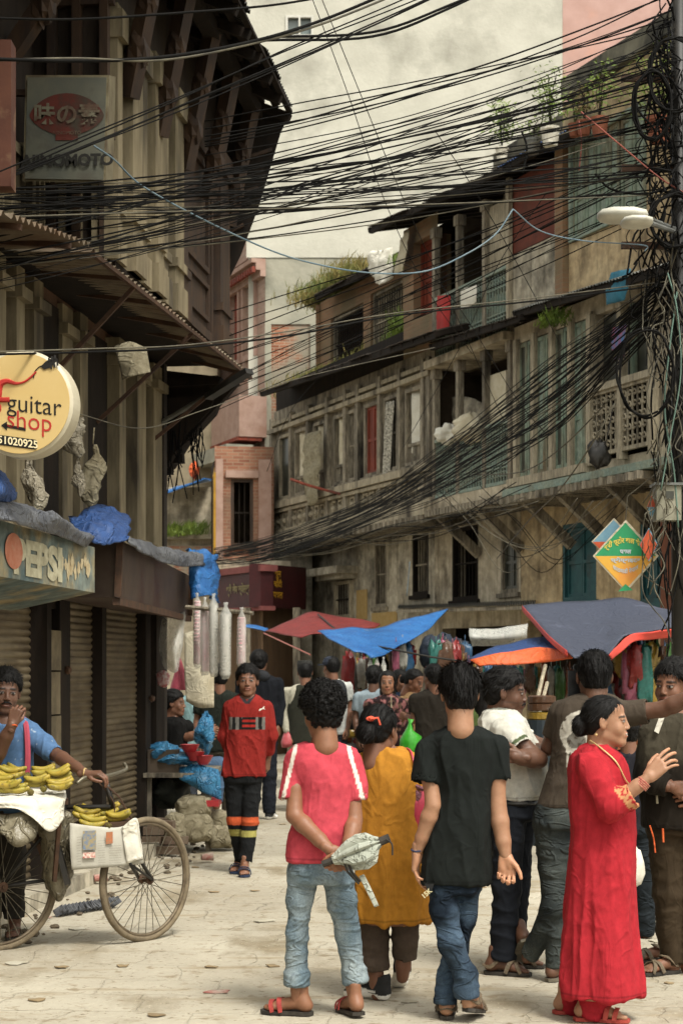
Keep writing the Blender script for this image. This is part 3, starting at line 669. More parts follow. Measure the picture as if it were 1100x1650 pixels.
for i in range(34): s_ = sa+(sb-sa)*(i+.5)/34; q.bar(RF.pt(s_, -.75, 4.02), RF.pt(s_, .26, 4.02), .09, .11)
q.build('joist', M_oldwood, hB)
# lower roof over the carved storey
rz0, rz1 = 6.45, 6.9
def roofline(px0, z0, px1, z1, out, inn, rise, name, parent, m=M_sheet, seed=0, th=True):
    s0, s1 = S(px0, out), S(px1, out)
    o = corrugated(RF.pt(s0, out, z0), RF.pt(s1, out, z1), RF.pt(s1, inn, z1+rise), RF.pt(s0, inn, z0+rise), m=m, name=name, parent=parent, seed=seed, sag=.015)
    f = MB()
    f.bar(RF.pt(s0, out-.06, z0-.05), RF.pt(s1, out-.06, z1-.05), .06, .09); 
    nr = max(3, int(abs(s1-s0)/.42))
    for i in range(nr+1):
        t = i/nr; s_ = s0+(s1-s0)*t; f.bar(RF.pt(s_, out-.02, z0+(z1-z0)*t-.04), RF.pt(s_, inn, z0+(z1-z0)*t+rise-.04), .06, .08)
    f.build('rafter', M_darkwood, parent); return o
roofline(418, 7.0, 698, 6.72, .62, -1.1, .5, 'roof', hB, seed=3)
q = MB(); wall_holes(RF, q, sa, sb, 6.6, 7.25, -.05, []); q.build('upper_band', M_darkwood, hB)
# set-back top storey (510-665) with two windows, brick
n1 = -1.05
t0, t1 = S(660, n1), S(516, n1)
w1 = (S(585, n1), S(533, n1), 7.5, 8.62); w2 = (S(648, n1), S(597, n1), 7.55, 8.7)
q = MB(); wall_holes(RF, q, t0, t1, 7.1, 9.05, n1, [w1, w2], .2); q.build('brick_wall', rbrick, hB)
q = MB(); room(RF, q, t0, t1, 7.2, 9.0, n1-.2, 1.5); q.build('room', M_dark, hB)
window(RF, hB, *w1, n1-.1, 'bars', M_oldwood, M_darkwood); window(RF, hB, *w2, n1-.1, 'bars', M_oldwood, M_palewood)
q = MB(); 
for w_ in (w1, w2): RF.box(q, w_[0]-.12, w_[1]+.12, w_[2]-.12, w_[2]-.01, n1-.02, n1+.12)
q.build('sill', rbrick, hB)
roofline(506, 9.02, 652, 8.95, -.62, -2.3, .85, 'roof', hB, seed=5)
q = MB(); q.add([RF.pt(t1, n1+.1, 7.1), RF.pt(t1, n1-3, 7.1), RF.pt(t1, n1-3, 9.4), RF.pt(t1, n1+.1, 9.0)], [(0, 1, 2, 3)]); q.build('end_wall', rbrick, hB)
# ground storey of that house: grimy plaster, two barred windows, a shop opening below
gz = 4.15
gw = [(S(623, NG), S(603, NG), 2.75, 3.95), (S(588, NG), S(566, NG), 3.0, 3.55), (S(690, NG), S(664, NG), 2.9, 3.95), (S(655, NG), S(560, NG), .02, 2.2)]
q = MB(); wall_holes(RF, q, S(700, NG), S(497, NG), 0, gz, NG, [gw[0], gw[2], gw[3]], .25); q.build('wall', M_grime, hB)
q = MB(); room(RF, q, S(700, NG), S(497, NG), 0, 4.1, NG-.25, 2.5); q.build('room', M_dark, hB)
window(RF, hB, *gw[0], NG-.05, 'bars', M_oldwood, M_oldwood); window(RF, hB, *gw[2], NG-.05, 'bars', M_darkwood, M_oldwood)
q = MB(); a_, b_ = S(578, NG), S(528, NG); RF.box(q, a_, b_, 3.42, 3.56, NG+.005, NG+.45); RF.box(q, a_+.1, b_-.1, 3.33, 3.42, NG+.005, NG+.3)
q.build('window_hood', M_grime, hB)
window(RF, hB, S(570, NG), S(543, NG), 2.6, 3.3, NG+.03, 'bars', M_palewood, M_darkwood)
q = MB(); RF.box(q, S(640, NG), S(600, NG), 2.25, 2.65, NG+.003, NG+.02); RF.box(q, S(592, NG), S(575, NG), 2.55, 3.1, NG+.003, NG+.015); q.build('poster', mat('faded_poster', C('a88a52', .8), C('b59a66', .8), 12), hB)
# ---------- house with the two open balconies (columns 700-830)
hC = thing('balcony_house', 'old house with two open wooden balconies and pale cast iron railings', 'house', RF.pt(S(765), 0, 0))
sa, sb = S(829), S(701)
q = MB(); room(RF, q, sa, sb, 4.3, 6.35, -.5, 1.6); room(RF, q, sa+.0, sb, 6.5, 8.6, -.5, 1.6); q.build('room', M_dark, hC)
q = MB(); RF.box(q, sa, sb, 4.14, 4.3, -.8, .12); RF.box(q, sa-.02, sb+.02, 6.38, 6.5, -.6, .2); q.build('floor_beam', M_plaster, hC)
for (za_, zb_) in ((4.3, 6.38), (6.5, 8.62)):
    for px in (704, 742, 785, 826):
        q = MB(); RF.box(q, S(px)-.045, S(px)+.045, za_, zb_, -.03, .07); RF.box(q, S(px)-.08, S(px)+.08, zb_-.16, zb_-.002, -.05, .09); q.build('post', M_oldwood, hC)
for (za_, zb_, k) in ((4.32, 5.25, 'lattice'), (6.52, 7.5, 'lattice')):
    for (a, b_) in ((704, 742), (742, 785), (785, 826)): balusters(RF, hC, S(b_)+.05, S(a)-.05, za_, zb_, .03, M_greenlt, k)
q = MB(); 
for (a, b_) in ((704, 742), (742, 785), (785, 826)): RF.box(q, S(b_)+.05, S(a)-.05, 4.62, 4.95, -.015, -.005); RF.box(q, S(b_)+.05, S(a)-.05, 6.85, 7.15, -.015, -.005)
q.build('backing_sheet', M_greenlt, hC)
q = MB(); RF.box(q, S(826)+.05, S(787), 7.52, 8.5, -.03, .0); q.build('board', M_palewood, hC); 
q = MB(); RF.box(q, S(815)+.05, S(787), 5.26, 6.0, -.06, -.02); q.build('board', M_cream, hC)
roofline(592, 8.98, 800, 8.72, .5, -2.0, .5, 'roof', hC, seed=7); roofline(690, 6.62, 832, 6.52, .5, .05, .1, 'eave', hC, seed=8)
# bay at the left of the top balcony: red door and brick apron (650-703)
q = MB(); hh_ = (S(697), S(664), 7.35, 8.6); wall_holes(RF, q, S(703), S(648), 6.55, 8.9, -.02, [hh_], .3); q.build('brick_bay', rbrick, hC)
window(RF, hC, *hh_, -.2, 'leaves', M_redwood, M_redwood, 'dark red double shutter in the brick bay')
q = MB(); room(RF, q, S(703), S(650), 6.6, 8.85, -.32, 1.2); q.build('room', M_dark, hC)
# mezzanine and shopfront below
gw = [(S(770, NG), S(728, NG), 2.75, 3.95), (S(835, NG), S(806, NG), 2.8, 3.75), (S(828, NG), S(712, NG), .02, 2.3)]
q = MB(); wall_holes(RF, q, S(838, NG), S(700, NG), 0, 4.15, NG, gw, .25); q.build('wall', M_plaster, hC)
q = MB(); room(RF, q, S(838, NG), S(700, NG), 0, 4.1, NG-.25, 2.5); q.build('room', M_dark, hC)
window(RF, hC, *gw[0], NG-.05, 'bars', M_darkwood, M_darkwood); window(RF, hC, *gw[1], NG-.05, 'leaves', M_oldwood, M_glassdk)
# struts under the jetty
for px in (705, 770, 835, 905, 985, 1050):
    q = MB(); q.bar(RF.pt(S(px), NG+.02, 3.45), RF.pt(S(px), .05, 4.12), .11, .14); q.build('strut', M_oldwood, hC if px < 830 else None) if px < 830 else None
q = MB()
for i in range(24): s_ = sa+(sb-sa)*(i+.5)/24; q.bar(RF.pt(s_, -.75, 4.08), RF.pt(s_, .2, 4.08), .08, .1)
q.build('joist', M_oldwood, hC)
# ---------- house of green shutters (columns 830-1110)
hD = thing('green_shutter_house', 'plastered house with tall faded green shutters on two floors, nearest on the right', 'house', RF.pt(S(950), 0, 0))
sa, sb = S(1115), S(830.5)
# middle floor 4.25-6.35
q = MB(); hg = (S(958), S(838), 4.35, 6.3); hi = (S(1064), S(962), 4.35, 6.3); wall_holes(RF, q, sa, sb, 4.2, 6.55, .03, [hg, hi], .12); q.build('wall', M_plaster, hD)
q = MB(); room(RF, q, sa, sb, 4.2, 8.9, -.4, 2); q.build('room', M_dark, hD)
k = 4; a0_, a1_ = hg[0], hg[1]
for i in range(k):
    q = MB(); a = a0_+(a1_-a0_)*i/k; b_ = a0_+(a1_-a0_)*(i+1)/k
    for (u, v_) in ((a+.015, (a+b_)/2-.01), ((a+b_)/2+.01, b_-.015)): leaf(RF, q, u, v_, 4.37, 6.28, .0, 0, 1, (.33, .66), .055)
    q.build('shutter', [M_green, M_glassdk if i % 2 else M_greenlt], hD)
q = MB(); 
for i in range(k+1): s_ = a0_+(a1_-a0_)*i/k; RF.box(q, s_-.05, s_+.05, 4.3, 6.35, .035, .1)
RF.box(q, a0_-.05, a1_+.05, 4.22, 4.34, .032, .2); q.build('shutter_frame', M_palewood, hD)
for (a, b_) in ((965, 1010), (1014, 1062)):
    balusters(RF, hD, S(b_), S(a), 4.4, 5.25, .1, M_palewood, 'scroll')
q = MB(); RF.box(q, S(1064), S(962), 5.24, 5.33, .04, .18); 
for px in (962, 1012, 1063): RF.box(q, S(px)-.05, S(px)+.05, 4.3, 6.3, .04, .15)
q.build('balcony_frame', M_palewood, hD)
q = MB(); RF.box(q, S(1064), S(1018), 5.4, 6.25, -.1, -.06); RF.box(q, S(1005), S(966), 5.4, 6.25, -.1, -.06); q.build('pane', M_glassdk, hD)
q = MB(); RF.box(q, S(1018)-.04, S(1018)+.03, 5.34, 6.28, -.05, .02); q.build('mullion', M_green, hD)
q = MB(); RF.box(q, sa, sb, 4.1, 4.2, -.7, .22); q.build('sill_beam', M_greenlt, hD)
q = MB()
for i in range(18): s_ = S(1064)+(sb-S(1064))*(i+.5)/18; q.bar(RF.pt(s_, -.75, 4.03), RF.pt(s_, .3, 4.03), .09, .1)
q.build('joist', M_oldwood, hD)
# eave between floors and moss
roofline(825, 6.62, 1075, 6.42, .45, .03, .16, 'eave', hD, M_tin, seed=11)
# top floor: corrugated bay with rusty panel (828-905), plaster with green window
q = MB(); hh_ = (S(1040), S(925), 7.45, 8.72); wall_holes(RF, q, sa, S(908), 6.6, 9.35, .02, [hh_], .12); q.build('wall', M_plaster2, hD)
k = 3
for i in range(k):
    q = MB(); a = hh_[0]+(hh_[1]-hh_[0])*i/k; b_ = hh_[0]+(hh_[1]-hh_[0])*(i+1)/k
    for (u, v_) in ((a+.02, (a+b_)/2-.01), ((a+b_)/2+.01, b_-.02)): leaf(RF, q, u, v_, 7.47, 8.7, -.02, 0, 1, (.4,), .06)
    q.build('shutter', [M_green, M_greenlt], hD)
q = MB(); rectframe(RF, q, hh_[0]-.05, hh_[1]+.05, 7.4, 8.77, .022, .07, .06); q.build('window_frame', M_greenlt, hD)
q = MB(); RF.box(q, S(918), S(906), 6.6, 8.9, .025, .12); q.build('pilaster', rbrick, hD)
q = MB(); RF.box(q, S(905), S(829.5), 7.62, 8.68, .0, .04); q.build('rusty_panel', mat('rust_red_sheet', C('6f3524', .85), C('5b2c20', .85), 6, C('4a3024'), 1.6, .6, .3, 40), hD)
q = MB(); RF.box(q, S(905), S(829.5), 6.6, 7.6, -.01, .05); q.build('apron', M_grime, hD)
q = MB(); RF.box(q, S(905)-.05, S(905)+.03, 6.6, 8.72, .045, .1); RF.box(q, S(829)-.03, S(829)+.05, 6.6, 8.72, .055, .12); q.build('corner_post', M_palewood, hD)
roofline(796, 8.78, 912, 8.74, .42, -1.2, .25, 'roof', hD, M_bluedk, seed=13)
# concrete parapet of the roof terrace
q = MB(); RF.box(q, S(1115), S(794, -.9), 9.0, 9.85, -1.1, -.9); RF.box(q, S(1115), S(905, .1), 9.37, 9.65, -1.3, .12); q.build('parapet', mat('mossy_concrete', C('6e695a', .75), C('8f8a76', .75), 3, C('34322a'), 1.3, .47, .5, 20), hD)
# first floor wall over the shops with teal windows
gw = [(S(960, NG), S(905, NG), 2.6, 3.72), (S(1068, NG), S(1030, NG), 2.5, 3.7), (S(1060, NG), S(848, NG), .02, 2.35)]
q = MB(); wall_holes(RF, q, S(1120, NG), S(838.5, NG), 0, 4.15, NG, gw, .25); q.build('wall', M_plaster2, hD)
q = MB(); room(RF, q, S(1120, NG), S(838.5, NG), 0, 4.1, NG-.25, 2.5); q.build('room', M_dark, hD)
for g_ in gw[:2]: window(RF, hD, *g_, NG-.06, 'leaves', M_teal, M_teal, 'teal painted window')
for px in (848, 905, 985, 1050):
    q = MB(); q.bar(RF.pt(S(px), NG+.02, 3.4), RF.pt(S(px), .1, 4.1), .11, .14); q.build('strut', M_oldwood, hD)
q = MB(); RF.box(q, S(1120, -.2), S(1063, -.2), 0, 3.95, -.5, -.2); q.build('pillar', mat('terracotta_paint', C('8a5238', .65), C('774630', .65), 4, C('4a3227'), 1.5, .6), hD)
q = MB(); a_ = S(1121); RF.box(q, a_-.2, a_-.01, 0, 9.6, -3.2, .02); q.build('end_wall', M_plaster2, hD)
# ---------- brick house with the maroon jewellery shop (345-497)
hE = thing('jewellery_shop', 'brick house with a maroon shop fascia and a brown folding shutter', 'shop', RF.pt(S(430), -.6, 0))
EF = Frame(tuple(P(352, 1080, 35))[:2], (1, .12), (.12, -1))     # faces the camera
eb = brick_mat('dark_brick', EF.e, C('8d5a44', .8), C('a8765c', .8), C('a08c74', .8), dirt=C('6d5644'), t3=.55)
s0, s1 = EF.s(346), EF.s(441)
wE = (EF.s(372), EF.s(408), EF.z(390, 880), EF.z(390, 772))
q = MB(); wall_holes(EF, q, s0, s1, 3.4, zz(722, 35.3), 0, [wE], .2); q.build('wall', eb, hE)
window(EF, hE, *wE, -.05, 'bars', M_brownwood, M_darkwood); q = MB()
for (a, b_) in ((s0+.02, s0+.16), (s1-.3, s1-.05)): EF.box(q, a, b_, 3.75, zz(742, 35.2), .003, .07)
EF.box(q, wE[0]-.1, wE[1]+.1, wE[3]+.02, wE[3]+.16, .003, .1); q.build('pilaster', M_pink, hE)
q = MB(); room(EF, q, s0, s1, 3.5, 5.7, -.2, 1.2); q.build('room', M_dark, hE)
q = MB(); EF.box(q, s0-.1, s1+.3, 3.55, 3.72, .003, .3); q.build('ledge', M_plaster, hE)
# corner angled shop fascia: left part recedes, right part faces us
M_maroon = mat('maroon_fascia', C('4a181b', .75), C('3c1417', .75), 5, C('2c1215'), 1.5, .65, .2, 40, .55)
M_goldp = mat('yellow_lettering', C('d2a02c', .9), C('c08f25', .9), rough=.5, bump=0)
dS = 33.2
fa, fb, fc = P(352, 1080, 35.0), P(420, 1080, dS), P(493, 1080, dS+1.4)
def fascia(p, q_, z0, z1, mb, th=.25):
    n = Vector((-(q_-p).y, (q_-p).x, 0)).normalized()*th
    mb.hexa([Vector((v.x, v.y, z)) for z in (z0, z1) for v in (p, q_, q_+n, p+n)])
z0, z1 = zz(978, dS), zz(908, dS)
q = MB(); fascia(fb, fc, z0, z1, q); q.build('fascia', M_maroon, hE)
q = MB(); fascia(fa, fb, z0-.05, z1-.1, q); q.build('fascia', M_maroon, hE)
q = MB(); fascia(fa+Vector((-.05, -.06, 0)), fb+Vector((.0, -.06, 0)), z1-.14, z1-.02, q, .35); fascia(fa+Vector((0, -.05, 0)), fb+Vector((0, -.05, 0)), z0-.06, z0+.02, q, .3); q.build('fascia_trim', mat('dull_pink', C('8b4f4c', .8), C('7a4441', .8)), hE)
ax = (fc-fb); nn = Vector((-(ax.y), ax.x, 0)).normalized()
for (t, py) in (('सुन', 925), ('चाँदी', 942), ('पसल', 959)):
    c = fb.lerp(fc, .36); c = Vector((c.x, c.y, zz(py, dS+.5)))-nn*.012; write('lettering', t, .165, c, ax, (0, 0, 1), M_goldp, hE, bold=.004)
ax2 = fb-fa; nn2 = Vector((-(ax2.y), ax2.x, 0)).normalized()
c = fa.lerp(fb, .5); write('lettering', 'श्री जेम ज्वेलर्स', .2, Vector((c.x, c.y, zz(950, 34)))-nn2*.02, ax2, (0, 0, 1), mat('tarnished_brass', C('8a7d5a', .8), C('6f6446')), hE, bold=.008, sx=.9)
c = fa.lerp(fb, .8); write('lettering', 'ॐ', .14, Vector((c.x, c.y, zz(970, 33.6)))-nn2*.012, ax2, (0, 0, 1), M_goldp, hE, bold=.004)
# folding shutter below: vertical slats
q = MB(); 
for (p, r_, nsl) in ((fa+Vector((0, .3, 0)), fb+Vector((.02, .3, 0)), 28), (fb+Vector((.02, .3, 0)), fc+Vector((-.1, .3, 0)), 34)):
    for i in range(nsl):
        a = p.lerp(r_, i/nsl); b_ = p.lerp(r_, (i+1)/nsl); m_ = p.lerp(r_, (i+.5)/nsl)-Vector((0, .035, 0))
        for (u, v_) in ((a, m_), (m_, b_)): q.quad((u.x, u.y, 0), (v_.x, v_.y, 0), (v_.x, v_.y, z0), (u.x, u.y, z0))
q.build('folding_shutter', mat('brown_shutter', C('7d6347', .75), C('69523b', .75), 6, C('4f3d2d'), 1.2, .6, stretch=(1, 1, .2)), hE)
q = MB()
for px in (357, 398, 478): v = P(px, 1080, 33.6); q.box((v.x-.07, v.y-.1, 0), (v.x+.07, v.y+.05, z0))
q.build('post', M_oldwood, hE)
q = MB(); q.box((fa.x, fa.y+.45, 0), (fc.x+.1, fc.y+3, 4.1)); q.build('house_body', M_grime, hE)
# ================================================================ left-hand house (frame LF)
hL = thing('timber_house', 'dark old timber house with rolling shutters, tin awning and deep strutted eave on the left', 'house', LF.pt(2, 0, 0))
LS = LF.s
M_slate = mat('dark_plaster', C('4d4337', .8), C('3a3229', .8), 4, C('241e18'), 1.3, .5, .4, 30)
M_palecol = mat('cream_column', C('807459', .7), C('a09274', .7), 10, C('3a3327'), 2.2, .53, .5, 50, .85, stretch=(1, 1, .2))
M_brnwall = mat('brown_plaster', C('6d4f3b', .75), C('59402f', .75), 4, C('35281e'), 1.5, .55, .4, 30)
far = 14.0
q = MB()
LF.box(q, 0, far, 2.2, 4.45, -.4, -.12); q.build('wall', M_brnwall, hL)
q = MB(); LF.box(q, .0, far, 0, 2.2, -.6, -.3); LF.box(q, -.02, .1, 0, 4.4, -2.5, .02); q.build('wall', M_slate, hL)
# rolling shutters
def roll(a, b, z0, z1, n, m):
    vs = []; fs = []; pitch = .052; k = int((z1-z0)/pitch*6)
    for i in range(k+1):
        z = z0+(z1-z0)*i/k; o = .022*abs(math.sin(math.pi*(z-z0)/pitch))**.7
        vs += [LF.pt(a, n+o, z), LF.pt(b, n+o, z)]
    fs = [(2*i, 2*i+1, 2*i+3, 2*i+2) for i in range(k)]
    return mk('rolling_shutter', [tuple(v) for v in vs], fs, m, hL)
roll(LS(72), far-1, .12, 2.3, -.12, M_shutter); roll(LS(166), LS(118), .1, 2.3, -.1, M_shutter); roll(LS(236), LS(171), .1, 2.28, -.1, M_shutter)
q = MB()
for (a, b_, n1_) in ((72, 79, .02), (101, 118, -.02), (165, 172, .0), (235, 243, 0), (249, 262, .02)): LF.box(q, LS(b_), LS(a), 0, 2.34, -.35, n1_)
LF.box(q, 0, far, 2.3, 2.44, -.35, .04); LF.box(q, LS(118), LS(79), 2.05, 2.3, -.3, -.05)
q.build('shutter_frame', M_darkwood, hL)
q = MB(); 
z = 0
for i, hgt in enumerate((.34, .3, .36, .28, .32, .3)): LF.box(q, LS(100), LS(83), z, z+hgt-.012, -.3, -.01+(.006 if i % 2 else 0)); z += hgt
q.build('stone_pillar', mat('stained_stone', C('8b7d63', .75), C('6b604b', .75), 5, C('3f372b'), 2, .56, .5, 25), hL)
q = MB(); LF.box(q, -.05, far, 0, .12, -.3, .18); q.build('plinth', M_grime, hL)
q = MB()
for (px, z, n) in ((240, 1.35, .03), (110, 1.6, .0)): q.blob(LF.pt(LS(px), n, z), .03, n=5)
q.build('latch', M_rust, hL)
# first floor: columns and openings
cols = [(262, 248, .1), (243, 236, .05), (232, 218, .12), (214, 207, .04), (203, 193, .1), (150, 138, .06), (134, 118, .02), (75, 60, .08), (45, 32, .08), (15, 0, .08)]
for (b_, a, n1_) in cols:
    q = MB(); s_0, s_1 = LS(b_), LS(a); LF.box(q, s_0, s_1, 2.55, 4.35, -.12, n1_-.1); LF.box(q, s_0-.03, s_1+.03, 2.55, 2.72, -.12, n1_-.06); LF.box(q, s_0-.03, s_1+.03, 4.12, 4.2, -.12, n1_-.05)
    q.build('column', M_palecol, hL)
q = MB(); LF.box(q, LS(192), LS(152), 2.6, 4.3, -.118, -.1); LF.box(q, LS(116), LS(78), 2.6, 4.3, -.118, -.1); q.build('shutter_panel', M_darkwood, hL)
# middle jetty beams and rotten end
q = MB(); LF.box(q, -.1, LS(186, .5), 4.4, 4.5, -.2, .5); LF.box(q, LS(186, .5), far, 4.4, 4.5, -.2, .0)
q.build('beam', M_darkwood, hL)
q = MB(); 
for i in range(9):
    s_ = -.15-.02*i; z_ = 4.25-.1*i; q.bar(LF.pt(s_, -.3, z_), LF.pt(s_, .5-.055*i+rnd.uniform(-.06, .06), z_+.02), .1, .08)
q.bar(LF.pt(-.2, -.1, 3.5), LF.pt(-.2, .62, 4.28), .1, .1); e_ = [LF.pt(-.12, -.25, 3.35), LF.pt(-.12, .0, 3.5), LF.pt(-.12, .16, 3.75), LF.pt(-.12, .4, 4.0), LF.pt(-.12, .5, 4.3), LF.pt(-.12, -.25, 4.4)]; q.add(e_+[v+LF.e*-.35 for v in e_], [tuple(range(6)), tuple(range(6, 12))[::-1]]+[(i, (i+1) % 6, (i+1) % 6+6, i+6) for i in range(6)])
q.build('broken_timber', M_darkwood, hL)
# upper storey, jettied to n=.5
NU = .5
q = MB(); LF.box(q, LS(362, NU), LS(187, NU), 4.5, 7.6, -.2, NU-.08); LF.box(q, LS(187, NU), far, 4.5, 7.6, -.3, -.1); q.build('upper_wall', mat('sooty_timber', C('33291f'), C('221a14'), 8, None, bump=.5, stretch=(1, 1, .3)), hL)
for (a, b_, n1_, m_) in ((292, 300, .02, M_brownwood), (347, 362, .05, M_brownwood), (277, 291, .03, M_palecol), (262, 272, .0, M_palecol), (243, 256, .04, M_palecol), (228, 238, .0, M_palecol), (206, 222, .04, M_palecol), (190, 198, .0, M_palecol)):
    q = MB(); s_0, s_1 = LS(b_, NU), LS(a, NU); LF.box(q, s_0, s_1, 4.5, 6.35, NU-.1, NU+n1_); LF.box(q, s_0-.02, s_1+.02, 4.5, 4.72, NU-.1, NU+n1_+.03); LF.box(q, s_0-.02, s_1+.02, 4.86, 4.93, NU-.1, NU+n1_+.025); LF.box(q, s_0-.02, s_1+.02, 6.1, 6.3, NU-.1, NU+n1_+.04)
    q.build('column', m_, hL)
q = MB(); s_0, s_1 = LS(346, NU), LS(301, NU)
LF.box(q, s_0, s_1, 4.5, 6.3, NU-.09, NU-.05); rectframe(LF, q, s_0, s_1, 4.55, 6.25, NU-.05, NU-.01, .08)
rectframe(LF, q, s_0+.12, s_1-.12, 4.72, 5.05, NU-.05, NU-.02, .04); rectframe(LF, q, s_0+.12, s_1-.12, 5.15, 6.1, NU-.05, NU-.02, .05); q.build('wooden_door', M_brownwood, hL)
# balustrade of the near part: along the wall and returning across the side of the bay
bal = MB(); sN = LS(187, NU)+.03
def brail(p, r_, mb):
    n_ = int((r_-p).length/.115); up = Vector((0, 0, 1))
    for z in (4.56, 5.08): mb.bar(p+up*z, r_+up*z, .09, .07)
    for i in range(n_+1): v = p.lerp(r_, i/n_); mb.bar(v+up*4.58, v+up*5.06, .05, .05) if i % 4 else mb.bar(v+up*4.5, v+up*5.2, .1, .1)
brail(LF.pt(sN, NU-.02, 0), LF.pt(sN, -.0, 0), bal); brail(LF.pt(sN, .0, 0), LF.pt(far, .0, 0), bal)
bal.build('balustrade', M_palecol, hL)
q = MB()
for (z0_, z1_) in ((5.35, 5.42), (6.3, 6.42)): LF.box(q, sN-.02, sN+.04, z0_, z1_, -.1, NU)
for n_ in (.02, .2, .4): LF.box(q, sN-.02, sN+.05, 4.5, 6.9, n_, n_+.06)
LF.box(q, far-2.6, far-2.4, 4.5, 7, -.1, .04)
q.build('bay_frame', M_brownwood, hL)
# tin awning
zi = 4.42
aw0, aw1 = P(404, 604, 16.6), P(150, 402, 11.9)
wi0, wi1 = LF.pt(-.1, .0, 4.52), LF.pt(LS(150)-.0, .0, 4.45)
wi1 = LF.pt(LF.e.dot(Vector((aw1.x, aw1.y, 0))-LF.o), 0, 4.42)
corrugated(aw0, aw1, wi1, wi0, m=M_awn, name='awning', parent=hL, pitch=.1, amp=.02, seed=21, sag=.01)
aw2 = P(-60, 322, 9.6); aw1b = aw1+Vector((0, -.05, .02)); wi2 = LF.pt(LF.e.dot(Vector((aw2.x, aw2.y, 0))-LF.o), -.1, 4.2)
corrugated(aw1b, aw2, wi2, wi1+Vector((0, -.05, -.03)), m=M_awn, name='awning', parent=hL, pitch=.1, amp=.02, seed=22, sag=.01)
q = MB()
for t in (.05, .2, .35, .5, .68, .85): q.bar(aw0.lerp(aw1, t)-Vector((0, 0, .03)), wi0.lerp(wi1, t)-Vector((0, 0, .03)), .035)
for t in (.1, .45, .8): q.bar(aw0.lerp(aw1, t)-Vector((0, 0, .04)), LF.pt(LF.e.dot(wi0.lerp(wi1, t)-LF.o), -.1, 3.6), .03)
q.bar(aw0-Vector((0, 0, .03)), aw1-Vector((0, 0, .03)), .03)
for t in (.2, .6): q.bar(aw1.lerp(aw2, t)-Vector((0, 0, .03)), wi1.lerp(wi2, t)-Vector((0, 0, .03)), .035)
q.build('awning_frame', M_rust, hL)
# eave: soffit with battens, rafters, struts, corrugated edge
E0, E1 = P(467, 181, 16.8), P(380, 0, 14.05); dE = (E1-E0)/(16.8-14.05)
Eend = E0+dE*7.5; inner = lambda v: LF.pt(LF.e.dot(Vector((v.x, v.y, 0))-LF.o), -.35, v.z+.62)
corrugated(E0+Vector((.02, .0, .05)), Eend+Vector((.02, 0, .05)), inner(Eend)+Vector((0, 0, .05)), inner(E0)+Vector((0, 0, .05)), m=M_black, name='roof_sheet', parent=hL, pitch=.076, amp=.013, seed=31)
q = MB()
for i in range(12):
    t = i/11.; a = E0.lerp(inner(E0), t); b_ = Eend.lerp(inner(Eend), t); q.bar(a, b_, .05, .03)
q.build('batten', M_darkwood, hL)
q = MB(); nR = 15
for i in range(nR):
    t = i/(nR-1.); a = E0.lerp(Eend, t); q.bar(a-Vector((0, 0, .06)), inner(a)-Vector((0, 0, .06)), .075, .08)
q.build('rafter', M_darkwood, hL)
for i in range(8):      # carved struts from wall to eave purlin
    t = .03+i*.125; a = E0.lerp(Eend, t); b_ = inner(a); tip = a.lerp(b_, .22)-Vector((0, 0, .14)); foot = LF.pt(LF.e.dot(Vector((a.x, a.y, 0))-LF.o)-.15, (NU if LF.e.dot(Vector((a.x, a.y, 0))-LF.o) < sN else -.1)+.02, 5.75)
    q = MB(); q.bar(foot, tip, .1, .12); q.blob(foot.lerp(tip, .3), (.09, .09, .14), n=6); q.blob(foot.lerp(tip, .62), (.08, .08, .11), n=6); q.build('strut', M_brownwood, hL)
q = MB(); q.bar(E0.lerp(inner(E0), .22)-Vector((0, 0, .14)), Eend.lerp(inner(Eend), .22)-Vector((0, 0, .14)), .12, .12); q.build('purlin', M_darkwood, hL)
# boarded slanting end of the jetty (dark wedge at the corner)
w3 = [P(467, 181, 16.85), P(452, 215, 16.85), P(418, 330, 16.85), P(388, 412, 16.85), P(352, 484, 16.85), P(300, 484, 16.85), P(292, 230, 16.85), P(300, 120, 16.85)]
bk = Vector((-.3, .45, 0)); q = MB(); n_ = len(w3)
q.add(w3+[v+bk for v in w3], [tuple(range(n_))[::-1], tuple(range(n_, 2*n_))]+[(i, (i+1) % n_, (i+1) % n_+n_, i+n_) for i in range(n_)])
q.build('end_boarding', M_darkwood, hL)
q = MB()
for t in (.2, .4, .6, .8): a = w3[0].lerp(w3[4], t); q.bar(a-Vector((.03, .02, 0)), Vector((w3[6].x+.1, a.y-.02, a.z-.25)), .035, .03)
q.build('end_rail', M_brownwood, hL)
# two sheds of the roof at the top: second ragged sheet
corrugated(P(455, 152, 16.6), P(372, -8, 14.0), P(372, -8, 14.0)+Vector((-.5, 0, .25)), P(455, 152, 16.6)+Vector((-.5, 0, .25)), m=M_black, name='roof_sheet', parent=hL, pitch=.06, amp=.02, seed=33)
# ---------- signs and fascias on the left house
def board(quad, th, name, m, parent): q_ = MB(); q_.quad(*quad, th=th); return q_.build(name, m, parent)
